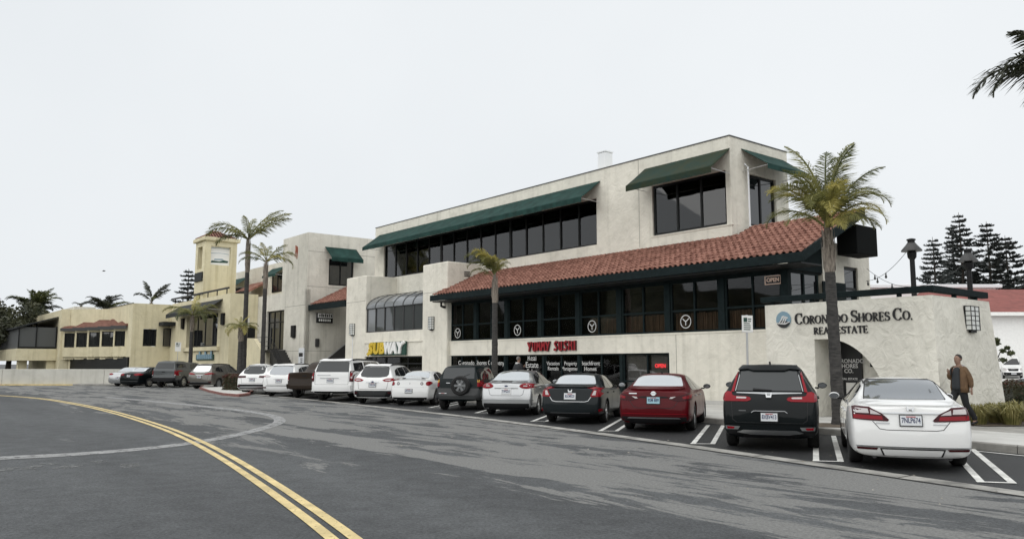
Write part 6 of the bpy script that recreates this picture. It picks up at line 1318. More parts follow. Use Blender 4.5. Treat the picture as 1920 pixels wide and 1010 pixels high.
# -- far group
c = crossover(4.89, .945, 1.70, 'paint_taupe'); c['rglass'] = 'car_glass_film'
c['bits'] = [b for b in c['bits'] if b[0] not in ('skid_panel', 'tail_light', 'light_lens', 'badge', 'rear_cladding')]+[('tail_light', [[(.92, 1.07), (.66, 1.07), (.36, 1.0), (.40, .95), (.70, .96), (.90, .99)]], 'lens_red', dict(sym=True, off=.014, step=.05)), ('lower_trim', [[(.84, .32), (.86, .44), (-.86, .44), (-.84, .32)]], 'car_trim', dict(off=.012)), ('bumper_line', [[(.78, .45), (-.78, .45), (-.78, .475), (.78, .475)]], 'chrome', dict(off=.02))]
CARS.append(('grey_crossover', 'metallic grey crossover left of the kerb bush', c, GZ(388, 728), 14))
CARS.append(('grey_pickup', 'grey pickup with a camper shell over its bed', pickup('paint_grey', True), GZ(322, 725.5), 9))
c = sedan(4.92, .925, 1.455, 2.83, 1.10, .34, 1.04, 1.25, 2.2, 2.95, 3.85, .97, Wr=.60, bl=.55, paint='paint_black', spokes=10)
c['rwin'] = [(.60, 1.09), (.53, 1.33), (.48, 1.38), (-.48, 1.38), (-.53, 1.33), (-.60, 1.09)]
c['swin'] = [[(.98, 1.03), (1.45, 1.29), (1.9, 1.375), (2.0, 1.375), (2.0, 1.0)], [(2.06, 1.0), (2.06, 1.375), (2.55, 1.37), (3.0, 1.26), (3.45, 1.02), (3.3, .99)]]
c['bits'] = [('tail_light', [[(.88, .98), (.62, .99), (.42, .93), (.46, .86), (.66, .83), (.88, .86)]], 'lens_red', dict(sym=True, off=.014, step=.06)), ('chrome_line', [[(.8, .42), (-.8, .42), (-.8, .44), (.8, .44)]], 'chrome', dict(off=.02))]
c['plate'] = (.0, .82, .30, .15, '8CQF907', 'plate_ink'); c['doors'] = [(2.03, .35, .98), (3.1, .35, .97)]
CARS.append(('black_sedan', 'black sedan left of the grey pickup', c, GZ(262, 725), 19))
import copy
c2 = copy.deepcopy({k: v for k, v in c.items() if k != 'solids'}); c2['paint'] = 'paint_silver'; c2['plate'] = (0, .62, .3, .15, '6TRE551', 'plate_ink')
CARS.append(('silver_sedan', 'silver sedan mostly hidden behind the black sedan, leftmost vehicle', c2, GZ(238, 723), 10))
c3 = copy.deepcopy({k: v for k, v in c.items() if k != 'solids'}); c3['paint'] = 'paint_black'
CARS.append(('black_sedan', 'black car at the right edge beyond the trimmed hedge', c3, Vector((20.9, 32.0, 0)), 88))
c4 = copy.deepcopy({k: v for k, v in c3.items()}); c4['paint'] = 'paint_charcoal'
CARS.append(('charcoal_sedan', 'dark sedan behind the kerb bush and palm trunks', c4, GZ(428, 716), 30))
for (nm, lb, cc, ps, hd) in CARS:
    if isinstance(cc.get('val'), type(None)): cc.pop('val', None)
    car(nm, lb, cc, ps, hd)
# -- white delivery van in the far lot, facing the camera
def van():
    c = suv(5.9, 1.0, 2.75, 3.6, 1.2, .36, 1.5, [(.3, .08), (.5, 0), (2.7, .12), (2.8, .15)], 4.1, 5.0, 1.35, paint='paint_car_white', Wr=.80, spokes=6, zb=.3)
    c['wind'] = [(.80, 1.55), (.66, 2.25), (-.66, 2.25), (-.80, 1.55)]; c['swin'] = [[(4.0, 1.55), (4.0, 2.15), (4.4, 2.1), (4.85, 1.6)]]
    c['bits'] = [('grille', [[(.45, .85), (.55, 1.12), (-.55, 1.12), (-.45, .85)]], 'car_trim', dict(view='front', off=.012)), ('headlight', [[(.92, .95), (.65, .9), (.62, 1.12), (.88, 1.22)]], 'lens_clear', dict(view='front', off=.014, sym=True)), ('front_bumper', [[(.9, .35), (.92, .7), (-.92, .7), (-.9, .35)]], 'car_trim', dict(view='front', off=.014)), ('number_plate', [[(.26, .5), (.26, .62), (-.26, .62), (-.26, .5)]], 'plate', dict(view='front', off=.03))]
    c['cat'] = 'van'; return c
vp = ONY(1908, 704, 92); car('white_van', 'white delivery van facing the camera in the far parking lot', van(), Vector((vp.x+.6, 95, 0)), 203)
# ------------------------------------------------------------------ vegetation
def leaf_mat(name, col, col2, vs_=2.0, rough=.55, tr=.25):
    m, t, p, L = nodes(name); g = t.nodes.new('ShaderNodeNewGeometry'); n = t.nodes.new('ShaderNodeTexNoise'); n.inputs['Scale'].default_value = vs_; n.inputs['Detail'].default_value = 4; L(g.outputs['Position'], n.inputs['Vector'])
    r = t.nodes.new('ShaderNodeValToRGB'); a, b = r.color_ramp.elements; a.position = .35; b.position = .65; a.color = tuple(col)+(1,); b.color = tuple(col2)+(1,); L(n.outputs['Fac'], r.inputs['Fac']); L(r.outputs[0], p.inputs['Base Color']); p.inputs['Roughness'].default_value = rough
    tl = t.nodes.new('ShaderNodeBsdfTranslucent'); L(r.outputs[0], tl.inputs[0]); mx = t.nodes.new('ShaderNodeMixShader'); mx.inputs[0].default_value = tr; out = t.nodes['Material Output']; L(p.outputs[0], mx.inputs[1]); L(tl.outputs[0], mx.inputs[2]); L(mx.outputs[0], out.inputs['Surface']); M[name] = m
leaf_mat('frond_green', (.060, .080, .030), (.15, .155, .058), tr=.4); leaf_mat('frond_olive', (.13, .14, .045), (.27, .26, .09), tr=.4); leaf_mat('frond_yellow', (.27, .26, .08), (.50, .43, .13), tr=.4); leaf_mat('frond_dark', (.018, .022, .012), (.045, .05, .02))
leaf_mat('leaf_dark', (.030, .038, .018), (.085, .086, .045), .8); leaf_mat('leaf_mid', (.04, .055, .02), (.09, .10, .04), 1.5); leaf_mat('leaf_hedge', (.028, .036, .016), (.07, .055, .025), 3); leaf_mat('leaf_red', (.10, .03, .025), (.06, .05, .022), 3); leaf_mat('needle', (.055, .066, .062), (.11, .122, .115), .5, tr=.2); leaf_mat('grass_blade', (.16, .16, .05), (.36, .32, .13), 5)  # needle tone lightened toward grey-green: distance haze put into its colour
mat('palm_trunk', (.018, .018, .018), .9, col2=(.070, .066, .062), vscale=5, bump=.8, bscale=14, detail=8, stretch=(0, (1, 1, 4))); mat('palm_boot', (.09, .075, .06), .9, col2=(.30, .26, .22), vscale=7, bump=.6, bscale=20, stretch=(0, (3, 3, .6))); mat('bark', (.06, .05, .042), .95, var=.4, vscale=6, bump=.7, bscale=10)
def frond(seed, ln, arch, n=54, lf=.50, droop=.6, wd=.034):
    """one feather leaf: arching midrib with two rows of hanging leaflets"""
    r = random.Random(seed); mb = MB(); pts = []; ang = 0.0; p = Vector((0, 0, 0)); N = 24
    for i in range(N+1):
        t = i/N; pts.append((p.copy(), ang)); ang -= arch*(.25+1.5*t*t)/N; p = p+Vector((math.cos(ang), 0, math.sin(ang)))*ln/N
    mb.tube([q[0] for q in pts], [.030*(1-.85*i/N)*ln/2.4+.004 for i in range(N+1)], 5)
    for k in range(n):
        t = .20+.80*(k+r.random()*.6)/n; i = min(N-1, int(t*N)); q, a = pts[i]; f = t*N-i; q = q.lerp(pts[i+1][0], min(1, f)); fw = Vector((math.cos(a), 0, math.sin(a))); up = Vector((-math.sin(a), 0, math.cos(a)))
        ll = lf*(math.sin(math.pi*min(1, .16+.86*t))**.7)*r.uniform(.8, 1.15)
        for sg in (-1, 1):
            el = r.uniform(-.25, .75); d = (Vector((0, sg, 0))*math.cos(el)+up*math.sin(el)*.8+fw*(.30+.40*t)).normalized(); g = Vector((0, 0, -1))
            a0 = q; a1 = q+d*ll*.5+g*droop*ll*.10; d2 = (d+g*droop*r.uniform(.6, 1.4)).normalized(); a2 = a1+d2*ll*.5
            s_ = d.cross(up).normalized()*wd*.5*r.uniform(.8, 1.2) if d.cross(up).length > .05 else fw*wd*.5
            n0 = mb.add([tuple(a0-s_*.5), tuple(a0+s_*.5), tuple(a1+s_), tuple(a1-s_), tuple(a2)]); mb.f += [(n0, n0+1, n0+2, n0+3), (n0+3, n0+2, n0+4)]
    return mb
FM = {}
def frond_me(kind, var, m, n, lf, wd):
    k = (kind, var, m, n, lf)
    if k not in FM:
        arch = {'up': 1.3, 'mid': 2.6, 'low': 3.3}[kind]; FM[k] = frond(hash((kind, var)) % 999 if False else {'up': 10, 'mid': 20, 'low': 30}[kind]+var, 1.0, arch, n, lf, 1.5, wd).mesh('frond', m, False, fix=False)
    return FM[k]
def palm(label, base, ztop, r0, fronds, flen, boots=.9, n=54, lf=.20, wd=.014, lean=(0, 0), mats=('frond_green', 'frond_olive', 'frond_yellow'), seed=1, name='palm_tree', group='palm trees', trunk=True):
    """fronds: list of (azimuth deg, start elevation deg, kind, length factor, material index)"""
    e = empty(name, tuple(base), label, 'palm tree', group); h = ztop-base.z; r = random.Random(seed)
    if trunk:
        N = 26; mb = MB(); pr = []; hb = h-boots
        for i in range(N+1):
            t = i/N; rr = r0*(1.12-.22*t)*(1.25 if i == 0 else 1)*(1+.03*((i % 2)*2-1)); pr.append((rr, hb*t))
        mb.lathe(pr, 14); mb.v = [(x+lean[0]*(z/h)**1.3, y+lean[1]*(z/h)**1.3, z) for x, y, z in mb.v]; part('trunk', mb, 'palm_trunk', e, 60)
        mb = MB(); mb.lathe([(r0*.9, hb-.02), (r0*1.05, hb+boots*.2), (r0*1.1, hb+boots*.45), (r0*.75, hb+boots*.8), (r0*.42, h+.05), (r0*.25, h+.3)], 12)
        for k in range(22):
            a = k*2.4; z0 = hb+boots*(.02+.75*k/22); rr = r0*(1.02 if z0 < hb+boots*.55 else .8); c_, s_ = math.cos(a), math.sin(a); ln = boots*r.uniform(.3, .5); tn = Vector((-s_, c_, 0))*r0*.42
            o = Vector((c_*rr*.9, s_*rr*.9, z0)); tip = o+Vector((c_*r0*r.uniform(.15, .5), s_*r0*r.uniform(.15, .5), ln)); q = mb.add([tuple(o-tn), tuple(o+tn), tuple(tip+tn*.25), tuple(tip-tn*.25), tuple(o*1+Vector((c_, s_, 0))*r0*.22+Vector((0, 0, ln*.15)))]); mb.f += [(q, q+1, q+4), (q+1, q+2, q+4), (q+2, q+3, q+4), (q+3, q, q+4)]
        mb.v = [(x+lean[0]*(z/h)**1.3, y+lean[1]*(z/h)**1.3, z) for x, y, z in mb.v]; part('leaf_bases', mb, 'palm_boot', e, False)
    for k, (az, el, kind, f, mi) in enumerate(fronds):
        me = frond_me(kind, k % 3, mats[mi], n, lf, wd); o = link('frond', me, e); o.location = (lean[0], lean[1], h-.05+.12*(el > 55)); sc = flen*f; o.scale = (sc, sc*1.0, sc); o.rotation_euler = (r.uniform(-.25, .25), -R(el), R(az))
    return e
def ring(n, e0, kind, f, mi, a0=0, jit=14, seed=2):
    r = random.Random(seed); return [(a0+360*i/n+r.uniform(-jit, jit), e0+r.uniform(-9, 9), kind, f*r.uniform(.88, 1.1), mi) for i in range(n)]
# near palm by the entry: dark upright leaves above, yellowing arching ones below
pb = GZ(1573, 795, .15)
fr_near = [(150, 84, 'up', 1.28, 1), (70, 86, 'up', 1.2, 0), (-60, 84, 'up', 1.1, 0), (-150, 74, 'mid', 1.0, 1), (40, 72, 'mid', 1.05, 0), (25, 84, 'up', 1.3, 1), (5, 62, 'up', 1.15, 0), (178, 72, 'up', .95, 0), (100, 75, 'up', .95, 0), (60, 66, 'mid', 1.0, 0), (140, 62, 'mid', .95, 0), (-20, 66, 'mid', .9, 0), (200, 62, 'mid', 1.0, 1), (183, 58, 'mid', 1.05, 2), (-80, 70, 'mid', .85, 2), (-95, 60, 'mid', .9, 2), (-55, 58, 'low', .95, 1), (-130, 55, 'low', 1.0, 1), (-20, 58, 'low', 1.0, 1), (0, 52, 'mid', .95, 2), (-110, 48, 'low', .95, 2), (-40, 44, 'low', .9, 2), (165, 48, 'low', .95, 1), (20, 46, 'low', .9, 0), (-70, 30, 'mid', .75, 1), (-150, 34, 'mid', .8, 1), (-15, 32, 'mid', .75, 1), (-100, 24, 'mid', .7, 2)]
palm('queen palm with yellowing fronds in front of the entry block', pb, 5.3, .145, fr_near, 2.05, boots=1.2, n=72, lf=.27, wd=.0095, lean=(-.03, .1), seed=4)
def at(px, py, w): s_, z_ = ONW(px, py, w); return T(s_, w, z_)
def gpalm(label, px, w, ytop, r0, fr, fl, **k):
    q = at(px, ytop, w); return palm(label, Vector((q.x, q.y, .12)), q.z, r0, fr, fl, **k)
gpalm('small drooping palm in front of the sushi restaurant windows', 928, 21.4, 520, .13, [(a_, e_, 'low', f_, m_) for a_, e_, f_, m_ in ((175, 80, 1.2, 1), (195, 72, 1.25, 1), (160, 70, 1.15, 0), (215, 76, 1.1, 2), (235, 66, 1.05, 1), (180, 60, 1.05, 1), (150, 82, 1.1, 0), (250, 80, .9, 2), (-80, 76, .8, 1), (-40, 84, .75, 2), (0, 78, .7, 1), (120, 74, .9, 0), (40, 70, .7, 1), (205, 84, 1.2, 2), (190, 50, .9, 1))], 1.55, boots=1.1, n=60, lf=.26, wd=.014, seed=9)
gpalm('tallest palm in front of the tower, two long fronds spread wide', 466, 21.0, 448, .165, [(8, 52, 'up', 1.35, 1), (3, 44, 'up', 1.3, 1), (12, 60, 'up', 1.2, 1), (175, 40, 'mid', 1.3, 1), (183, 50, 'mid', 1.2, 1), (168, 28, 'mid', 1.1, 0), (-90, 70, 'up', .7, 1), (90, 70, 'up', .8, 1), (-60, 40, 'mid', .8, 0), (-120, 40, 'mid', .8, 1), (60, 50, 'mid', .7, 0)], 2.75, boots=2.4, n=50, lf=.26, wd=.016, seed=10)
gpalm('palm with grey trunk right of the tallest palm', 499, 21.6, 490, .15, [(5, 42, 'mid', 1.2, 1), (-5, 55, 'up', .95, 1), (178, 48, 'mid', 1.05, 1), (165, 60, 'up', .9, 1), (90, 65, 'up', .8, 1), (-90, 60, 'up', .8, 2), (200, 30, 'mid', 1.0, 0), (-30, 35, 'mid', .9, 2), (15, 30, 'low', 1.1, 1)], 2.15, boots=1.9, n=50, lf=.26, wd=.016, seed=11)
gpalm('short palm with a yellow-green tuft between the two tall palm trunks', 452, 20.3, 612, .17, ring(7, 35, 'mid', .8, 1, 0, seed=12)+ring(5, 20, 'low', .85, 2, 20, seed=13)+ring(3, 65, 'up', .5, 2, 40, seed=14), 1.75, boots=1.0, n=44, lf=.26, wd=.016, seed=12)
gpalm('drooping palm in front of the yellow building awning', 361, 20.2, 590, .15, ring(6, 40, 'mid', .95, 1, 10, seed=15)+ring(5, 28, 'low', 1.0, 0, 30, seed=16)+[(178, 42, 'mid', 1.25, 1), (2, 50, 'mid', 1.1, 1), (80, 75, 'up', .9, 2)], 2.2, boots=1.3, n=48, lf=.26, wd=.016, seed=13)
DK = ('frond_dark', 'frond_green', 'frond_olive')
def farpalm(label, px, py, Y, fl, fr, r0=.22, seed=1, n=56):
    q = ONY(px, py, Y); return palm(label, Vector((q.x, q.y, 0)), q.z, r0, fr, fl, boots=1.5, n=n, lf=.24, wd=.026, mats=DK, seed=seed, group='palms behind the far buildings')
farpalm('palm rising behind the dark trees at the far left', 66, 588, 112, 4.6, ring(7, 70, 'mid', 1, 1, 0, seed=21)+ring(7, 52, 'mid', 1, 0, 20, seed=22)+ring(4, 80, 'up', .9, 1, 20, seed=29), seed=21)
farpalm('bushy palm behind the roof of the bay-window building', 196, 584, 118, 3.6, ring(8, 70, 'mid', 1, 0, 0, seed=23)+ring(6, 50, 'mid', 1, 0, 20, seed=24)+[(3, 48, 'mid', 1.3, 1)], seed=22)
farpalm('slender palm with two swept fronds over the yellow roofline', 284, 566, 110, 3.0, [(4, 62, 'up', 1.25, 0), (0, 52, 'up', 1.1, 0), (175, 80, 'up', 1.15, 0), (168, 55, 'mid', 1.1, 0), (60, 70, 'up', .7, 1), (-60, 50, 'mid', .7, 1)], seed=23)
farpalm('tiny palm crown behind the roof hatch at the left', 152, 572, 140, 2.2, ring(8, 40, 'mid', .8, 0, 0, seed=25), seed=24, n=30)
farpalm('small fan palm beside the white van', 1899, 622, 104, 2.3, ring(9, 45, 'up', .8, 0, 0, seed=26)+ring(8, 10, 'mid', .8, 0, 20, seed=27), .16, 25, 30)
q = ONY(2060, 165, 19.5); palm('dark palm fronds hanging into the top right corner', Vector((q.x, q.y, .15)), q.z, .2, [(183, 33, 'mid', 1.18, 0), (178, 30, 'mid', 1.1, 0), (188, 44, 'mid', 1.0, 0), (172, 55, 'up', .9, 0), (184, 18, 'mid', .8, 0), (195, 62, 'up', .85, 0)]+ring(6, 45, 'mid', 1.0, 0, 0, jit=8, seed=28)[3:]+ring(4, 60, 'up', 1, 0, -60, seed=30), 3.05, boots=1.2, n=58, lf=.26, wd=.017, mats=DK, seed=26)

# dried flower stalk hanging from the grey-trunked palm
po = [o for o in COL.objects if o.get('label', '').startswith('palm with grey trunk')][0]; mat('dry_stalk', (.30, .10, .06), .8, var=.3)
sq = at(557, 470, 21.6); mb = MB()
for k in range(4): a_ = sq+Vector((.03*k-.1, .05*k, .35-.02*k)); mb.tube([tuple(a_), tuple(a_+Vector((.02, 0, -.3))), tuple(a_+Vector((.05*(k-3)*.4, .02, -.75-.05*(k % 3))))], [.025, .03, .012], 5)
wpart('dry_stalk', mb, 'dry_stalk', po)
# broadleaf trees at the far left
def leaf_cloud(mb, r, c, rad, n, size, flat=1.0):
    for _ in range(n):
        v = Vector((r.gauss(0, 1), r.gauss(0, 1), r.gauss(0, 1))).normalized(); k = r.random()**.45; p = Vector(c)+Vector((v.x*rad*k, v.y*rad*k, v.z*rad*k*flat)); d = Vector((r.gauss(0, 1), r.gauss(0, 1), r.gauss(0, .7))).normalized(); u = d.cross(Vector((r.gauss(0, 1), r.gauss(0, 1), r.gauss(0, 1)))).normalized(); s_ = size*r.uniform(.6, 1.3)
        a = mb.add([tuple(p-d*s_), tuple(p+u*s_*.5), tuple(p+d*s_), tuple(p-u*s_*.5)]); mb.f.append((a, a+1, a+2, a+3))
def broadleaf(label, base, h, rad, seed, m='leaf_dark', n=46, leaves=170, size=.26, group='trees beyond the low wall'):
    r = random.Random(seed); e = empty('broadleaf_tree', tuple(base), label, 'tree', group); tr = MB(); tr.tube([(0, 0, -.1), (.1, .05, h*.25), (0, .1, h*.5)], [h*.035, h*.027, h*.02], 8); cr = MB()
    for k in range(n):
        a = r.uniform(0, 6.28); rr = rad*math.sqrt(r.random()); zz = h*(.38+.55*r.random()*(1-.55*(rr/rad)**2)); c_ = Vector((math.cos(a)*rr, math.sin(a)*rr, zz))
        leaf_cloud(cr, r, c_, rad*r.uniform(.16, .30), leaves, size, .75)
        if k % 3 == 0: tr.tube([(0, .05, h*.35), tuple(c_*.55+Vector((0, 0, h*.22))), tuple(c_)], [h*.014, h*.009, .02], 5)
    part('trunk', tr, 'bark', e, 60); part('crown', cr, m, e)
def gp(px, Y): q = ONY(px, 690, Y); return Vector((q.x, q.y, 0))
broadleaf('dark spreading tree at the left edge behind the low wall', gp(14, 92), 9.6, 5.6, 31); broadleaf('dark tree right of the left-edge tree, by the screened balcony', gp(72, 118), 11.0, 5.5, 32); broadleaf('farther dark tree beyond the left-edge tree', gp(-60, 100), 10, 6, 33, n=30)
broadleaf('low round tree behind the bay-window building roof', gp(182, 122), 9.6, 4.2, 34, n=22); broadleaf('small round tree behind the yellow roofline', gp(232, 124), 9.4, 3.0, 36, n=16)
broadleaf('small green street tree beside the white building', gp(1868, 74), 4.9, 1.25, 35, 'leaf_mid', n=20, leaves=130, size=.14, group='trees in the far lot'); broadleaf('low shrub below the small green street tree', gp(1864, 78), 1.8, .8, 37, 'leaf_dark', n=14, leaves=120, size=.14, group='trees in the far lot')
broadleaf('dark shrubs left of the white van', gp(1872, 100), 2.4, 1.2, 38, 'leaf_dark', n=12, leaves=120, size=.16, group='trees in the far lot')
# Norfolk pines: straight stem, flat whorled tiers with upswept tips
def pine(label, px, ytop, Y, rad, seed, start=.12, dens=1.0):
    q = ONY(px, ytop, Y); h = q.z; r = random.Random(seed); e = empty('norfolk_pine', (q.x, q.y, 0), label, 'pine tree', 'tall pines behind the red roof'); tr = MB(); tr.tube([(0, 0, -.1), (.1, 0, h*.5), (0, 0, h)], [h*.017, h*.011, .03], 7); cr = MB(); nt_ = int(h*1.2)
    for i in range(nt_):
        t = start+(1-start)*(i/nt_); z = h*t; br = rad*(1-t)**.75*r.uniform(.75, 1.15)+.35; nb = r.choice((6, 7, 8)); a0 = r.random()*6
        for b in range(nb):
            if r.random() < .12*(1 if t < .8 else 0): continue
            a = a0+6.283*b/nb+r.uniform(-.35, .35); z = h*t+r.uniform(-.4, .4)*(1-t); d = Vector((math.cos(a), math.sin(a), 0)); ln = br*r.uniform(.55, 1.2); pts = [Vector((0, 0, z))+d*ln*u+Vector((0, 0, ln*(-.16*u+.22*u*u*u+.08*(t > .75)))) for u in (0, .33, .66, 1)]
            tr.tube(pts, [.06, .045, .03, .012], 4, False); k = int(ln*36*dens)
            for _ in range(k):
                u = r.uniform(.22, 1.0)**.8; i0 = min(2, int(u*3)); p = pts[i0].lerp(pts[i0+1], u*3-i0); sd = Vector((-d.y, d.x, 0)); w_ = (1.05-u)*.7+.16; v = (sd*r.uniform(-1, 1)+d*r.uniform(.1, .9)+Vector((0, 0, r.uniform(-.15, .4)))).normalized()*w_*r.uniform(.5, 1.0)*(1+.15*ln); o = v.cross(Vector((0, 0, 1))).normalized()*.10+Vector((0, 0, .05)); n0 = cr.add([tuple(p-o), tuple(p+o), tuple(p+v+o*.5), tuple(p+v-o*.5)]); cr.f.append((n0, n0+1, n0+2, n0+3))
    part('trunk', tr, 'bark', e, 60); part('crown', cr, 'needle', e)
pine('small Norfolk pine, leftmost of the group behind the red roof', 1748, 444, 120, 5.4, 41, .2); pine('slim Norfolk pine just left of the tallest one', 1783, 420, 128, 5.0, 42, .1); pine('tallest Norfolk pine, double-topped silhouette near the farther post lamp', 1797, 398, 124, 6.2, 43, .1); pine('broad Norfolk pine right of the farther post lamp', 1849, 415, 122, 7.8, 44, .08, 1.2); pine('spreading Norfolk pine right of the broad one', 1884, 441, 130, 9.0, 45, .08, 1.1); pine('Norfolk pine at the right edge of the picture', 1921, 512, 118, 6, 46, .1)
pine('lone Norfolk pine left of the yellow tower', 354, 503, 128, 4.0, 47, .2)
broadleaf('dark tree mass below the pines at the right', gp(1900, 134), 10.5, 6.0, 48, 'leaf_dark', n=24, leaves=120, group='trees in the far lot')

# hedges, bush, ornamental grass
def hedge(label, p0, p1, depth, h, z0, m, m2, seed, n=5200, cat='hedge', name='hedge', tips=.25):
    r = random.Random(seed); p0, p1 = Vector(p0), Vector(p1); ln = (p1-p0).length; d = (p1-p0).normalized(); nn = Vector((-d.y, d.x, 0)); mid = (p0+p1)/2; e = empty(name, (mid.x, mid.y, z0), label, cat)
    def P(u, v, w): return d*((u-.5)*ln)+nn*(v*depth/2)+Vector((0, 0, w*h))
    core = MB(); core.v = []; 
    N = 10
    for i in range(N): core.poly([tuple(P(a, b, c)) for a, b, c in ((i/N, -.8, 0), ((i+1)/N, -.8, 0), ((i+1)/N, -.8, .88), (i/N, -.8, .88))]); core.poly([tuple(P(a, b, c)) for a, b, c in ((i/N, .8, 0), ((i+1)/N, .8, 0), ((i+1)/N, .8, .88), (i/N, .8, .88))]); core.poly([tuple(P(a, b, c)) for a, b, c in ((i/N, -.8, .88), ((i+1)/N, -.8, .88), ((i+1)/N, .8, .88), (i/N, .8, .88))])
    core.poly([tuple(P(0, -.8, 0)), tuple(P(0, .8, 0)), tuple(P(0, .8, .88)), tuple(P(0, -.8, .88))]); core.poly([tuple(P(1, -.8, 0)), tuple(P(1, .8, 0)), tuple(P(1, .8, .88)), tuple(P(1, -.8, .88))])
    part('branch_core', core, 'leaf_dark', e); lv, tp = MB(), MB()
    for _ in range(n):
        f = r.random(); u, v, w = r.random(), r.uniform(-1, 1), r.random()
        if f < .4: w = r.uniform(.86, 1.04)
        elif f < .85: v = r.choice((-1, 1))*r.uniform(.8, 1.05)
        else: u = r.choice((r.uniform(-.02, .03), r.uniform(.97, 1.02)))
        p = P(u, v, w)+Vector((0, 0, .04*math.sin(u*17+v*3))); s_ = r.uniform(.03, .06); a = Vector((r.gauss(0, 1), r.gauss(0, 1), r.gauss(.5, 1))).normalized()*s_; b = a.cross(Vector((r.gauss(0, 1), r.gauss(0, 1), r.gauss(0, 1)))).normalized()*s_*.5; t_ = tp if (w > .8 and r.random() < tips*2) or r.random() < tips*.4 else lv; q = t_.add([tuple(p-a), tuple(p+b), tuple(p+a), tuple(p-b)]); t_.f.append((q, q+1, q+2, q+3))
    part('foliage', lv, m, e); part('young_tips', tp, m2, e)
hedge('trimmed hedge with reddish tips right of the entry block', (16.9, 27.6, 0), (25, 25.2, 0), 1.6, .98, .1, 'leaf_hedge', 'leaf_red', 51, 9000)
ib = GZ(433, 735); hedge('square red-tipped bush on the kerb island', (ib.x-.35, ib.y+1.0, 0), (ib.x+1.15, ib.y-.3, 0), 1.2, .92, .1, 'leaf_hedge', 'leaf_red', 52, 5200, 'bush', 'bush', .5)
def grass_clump(label, x, y, z, n, h, seed):
    r = random.Random(seed); e = empty('grass_clump', (x, y, z), label, 'ornamental grass', 'ornamental grasses beside the entry block'); mb = MB()
    for _ in range(n):
        a = r.random()*6.28; o = Vector((math.cos(a), math.sin(a), 0)); b = o*r.random()**.6*.20; ln = h*r.uniform(.55, 1.15); sp = r.uniform(.25, 1.0); w_ = Vector((-o.y, o.x, 0))*r.uniform(.008, .014); p1 = b+o*ln*.35*sp+Vector((0, 0, ln*.62)); p2 = b+o*ln*.85*sp+Vector((0, 0, ln*(.85-.45*sp))); q = mb.add([tuple(b-w_), tuple(b+w_), tuple(p1+w_), tuple(p1-w_), tuple(p2)]); mb.f += [(q, q+1, q+2, q+3), (q+3, q+2, q+4)]
    part('blades', mb, 'grass_blade', e)
spots = [((8.72, 22.5), 'left end, just behind the walking man'), ((8.6, 23.4), 'second from the walking man'), ((8.5, 24.6), 'third from the walking man, at the corner of the entry block'), ((8.1, 23.0), 'in front of the first two clumps, nearest the sidewalk'), ((8.3, 25.9), 'below the left part of the trimmed hedge'), ((7.4, 26.3), 'below the middle of the trimmed hedge'), ((6.5, 26.6), 'at the right edge of the picture'), ((7.8, 24.2), 'in the front row right of the first three clumps')]
for i, ((px, py), wv) in enumerate(spots):
    q = T(px, py, .15); grass_clump('yellow-green grass clump '+wv, q.x, q.y, .15, 300, .74 if i < 4 else .42, 60+i)
bed = MB(); bed.poly([tuple(T(*a, .1565)) for a in ((9.3, 21.95), (8.3, 21.9), (7.2, 23.6), (6.0, 25.4), (3.5, 26.2), (3.5, 29), (9.2, 29))]); tag(wpart('planting_bed', bed, 'soil', None), kind='structure')
# palm bed at the kerb near the entry
bed = MB(); c_ = GZ(1565, 797, .149); bed.poly([(c_.x+math.cos(a*.5236)*1.0, c_.y+math.sin(a*.5236)*.8, .156) for a in range(12)]); tag(wpart('palm_bed', bed, 'soil', None), kind='structure')
# kerb island with red paint
isl = [GZ(*a) for a in ((374, 729), (392, 735), (420, 741), (448, 743.5), (468, 741), (476, 733), (466, 722), (430, 716), (390, 718))]
mb = MB(); a = mb.add([(p.x, p.y, -.02) for p in isl]); b = mb.add([(p.x, p.y, .12) for p in isl]); cen = sum(isl, Vector((0, 0, 0)))/len(isl); d = mb.add([(p.x+(cen.x-p.x)*.06, p.y+(cen.y-p.y)*.04, .13) for p in isl]); n = len(isl)
for i in range(n): j = (i+1) % n; mb.f += [(a+i, a+j, b+j, b+i), (b+i, b+j, d+j, d+i)]
ik = tag(wpart('island_kerb', mb, 'kerb_red', None, 30), kind='structure'); mb = MB(); mb.poly([(p.x+(cen.x-p.x)*.06, p.y+(cen.y-p.y)*.04, .131) for p in isl]); wpart('island_paving', mb, 'concrete', ik)
# ------------------------------------------------------------------ person, bird, unseen backdrop added for reflections
mat('skin', (.24, .145, .105), .6); mat('hair', (.015, .012, .011), .6); mat('jacket', (.115, .066, .032), .8, var=.25, vscale=9, bump=.6, bscale=14); mat('hood', (.30, .31, .32), .9); mat('shirt', (.022, .026, .030), .85, bump=.4, bscale=14); mat('trousers', (.010, .011, .013), .85, bump=.4, bscale=10); mat('shoe', (.008, .008, .009), .5); mat('strap', (.012, .012, .014), .7)
def skin_mesh(verts, edges, radii, root=0, sub=2):
    me = bpy.data.meshes.new('sk'); me.from_pydata(verts, edges, []); o = bpy.data.objects.new('sk', me); COL.objects.link(o); o.modifiers.new('k', 'SKIN'); sb = o.modifiers.new('s', 'SUBSURF'); sb.levels = sub; sb.render_levels = sub
    for i, v in enumerate(me.skin_vertices[0].data):
        r = radii[i]; v.radius = r if isinstance(r, tuple) else (r, r); v.use_root = (i == root)
    dg = bpy.context.evaluated_depsgraph_get(); m = bpy.data.meshes.new_from_object(o.evaluated_get(dg)); bpy.data.objects.remove(o); m.materials.clear(); return m
def graph(chains):
    V, E, Rr, key = [], [], [], {}
    for ch in chains:
        prev = None
        for (p, r) in ch:
            k = tuple(round(x, 4) for x in p)
            if k not in key: key[k] = len(V); V.append(p); Rr.append(r)
            i = key[k]
            if prev is not None and prev != i: E.append((prev, i))
            prev = i
    return V, E, Rr
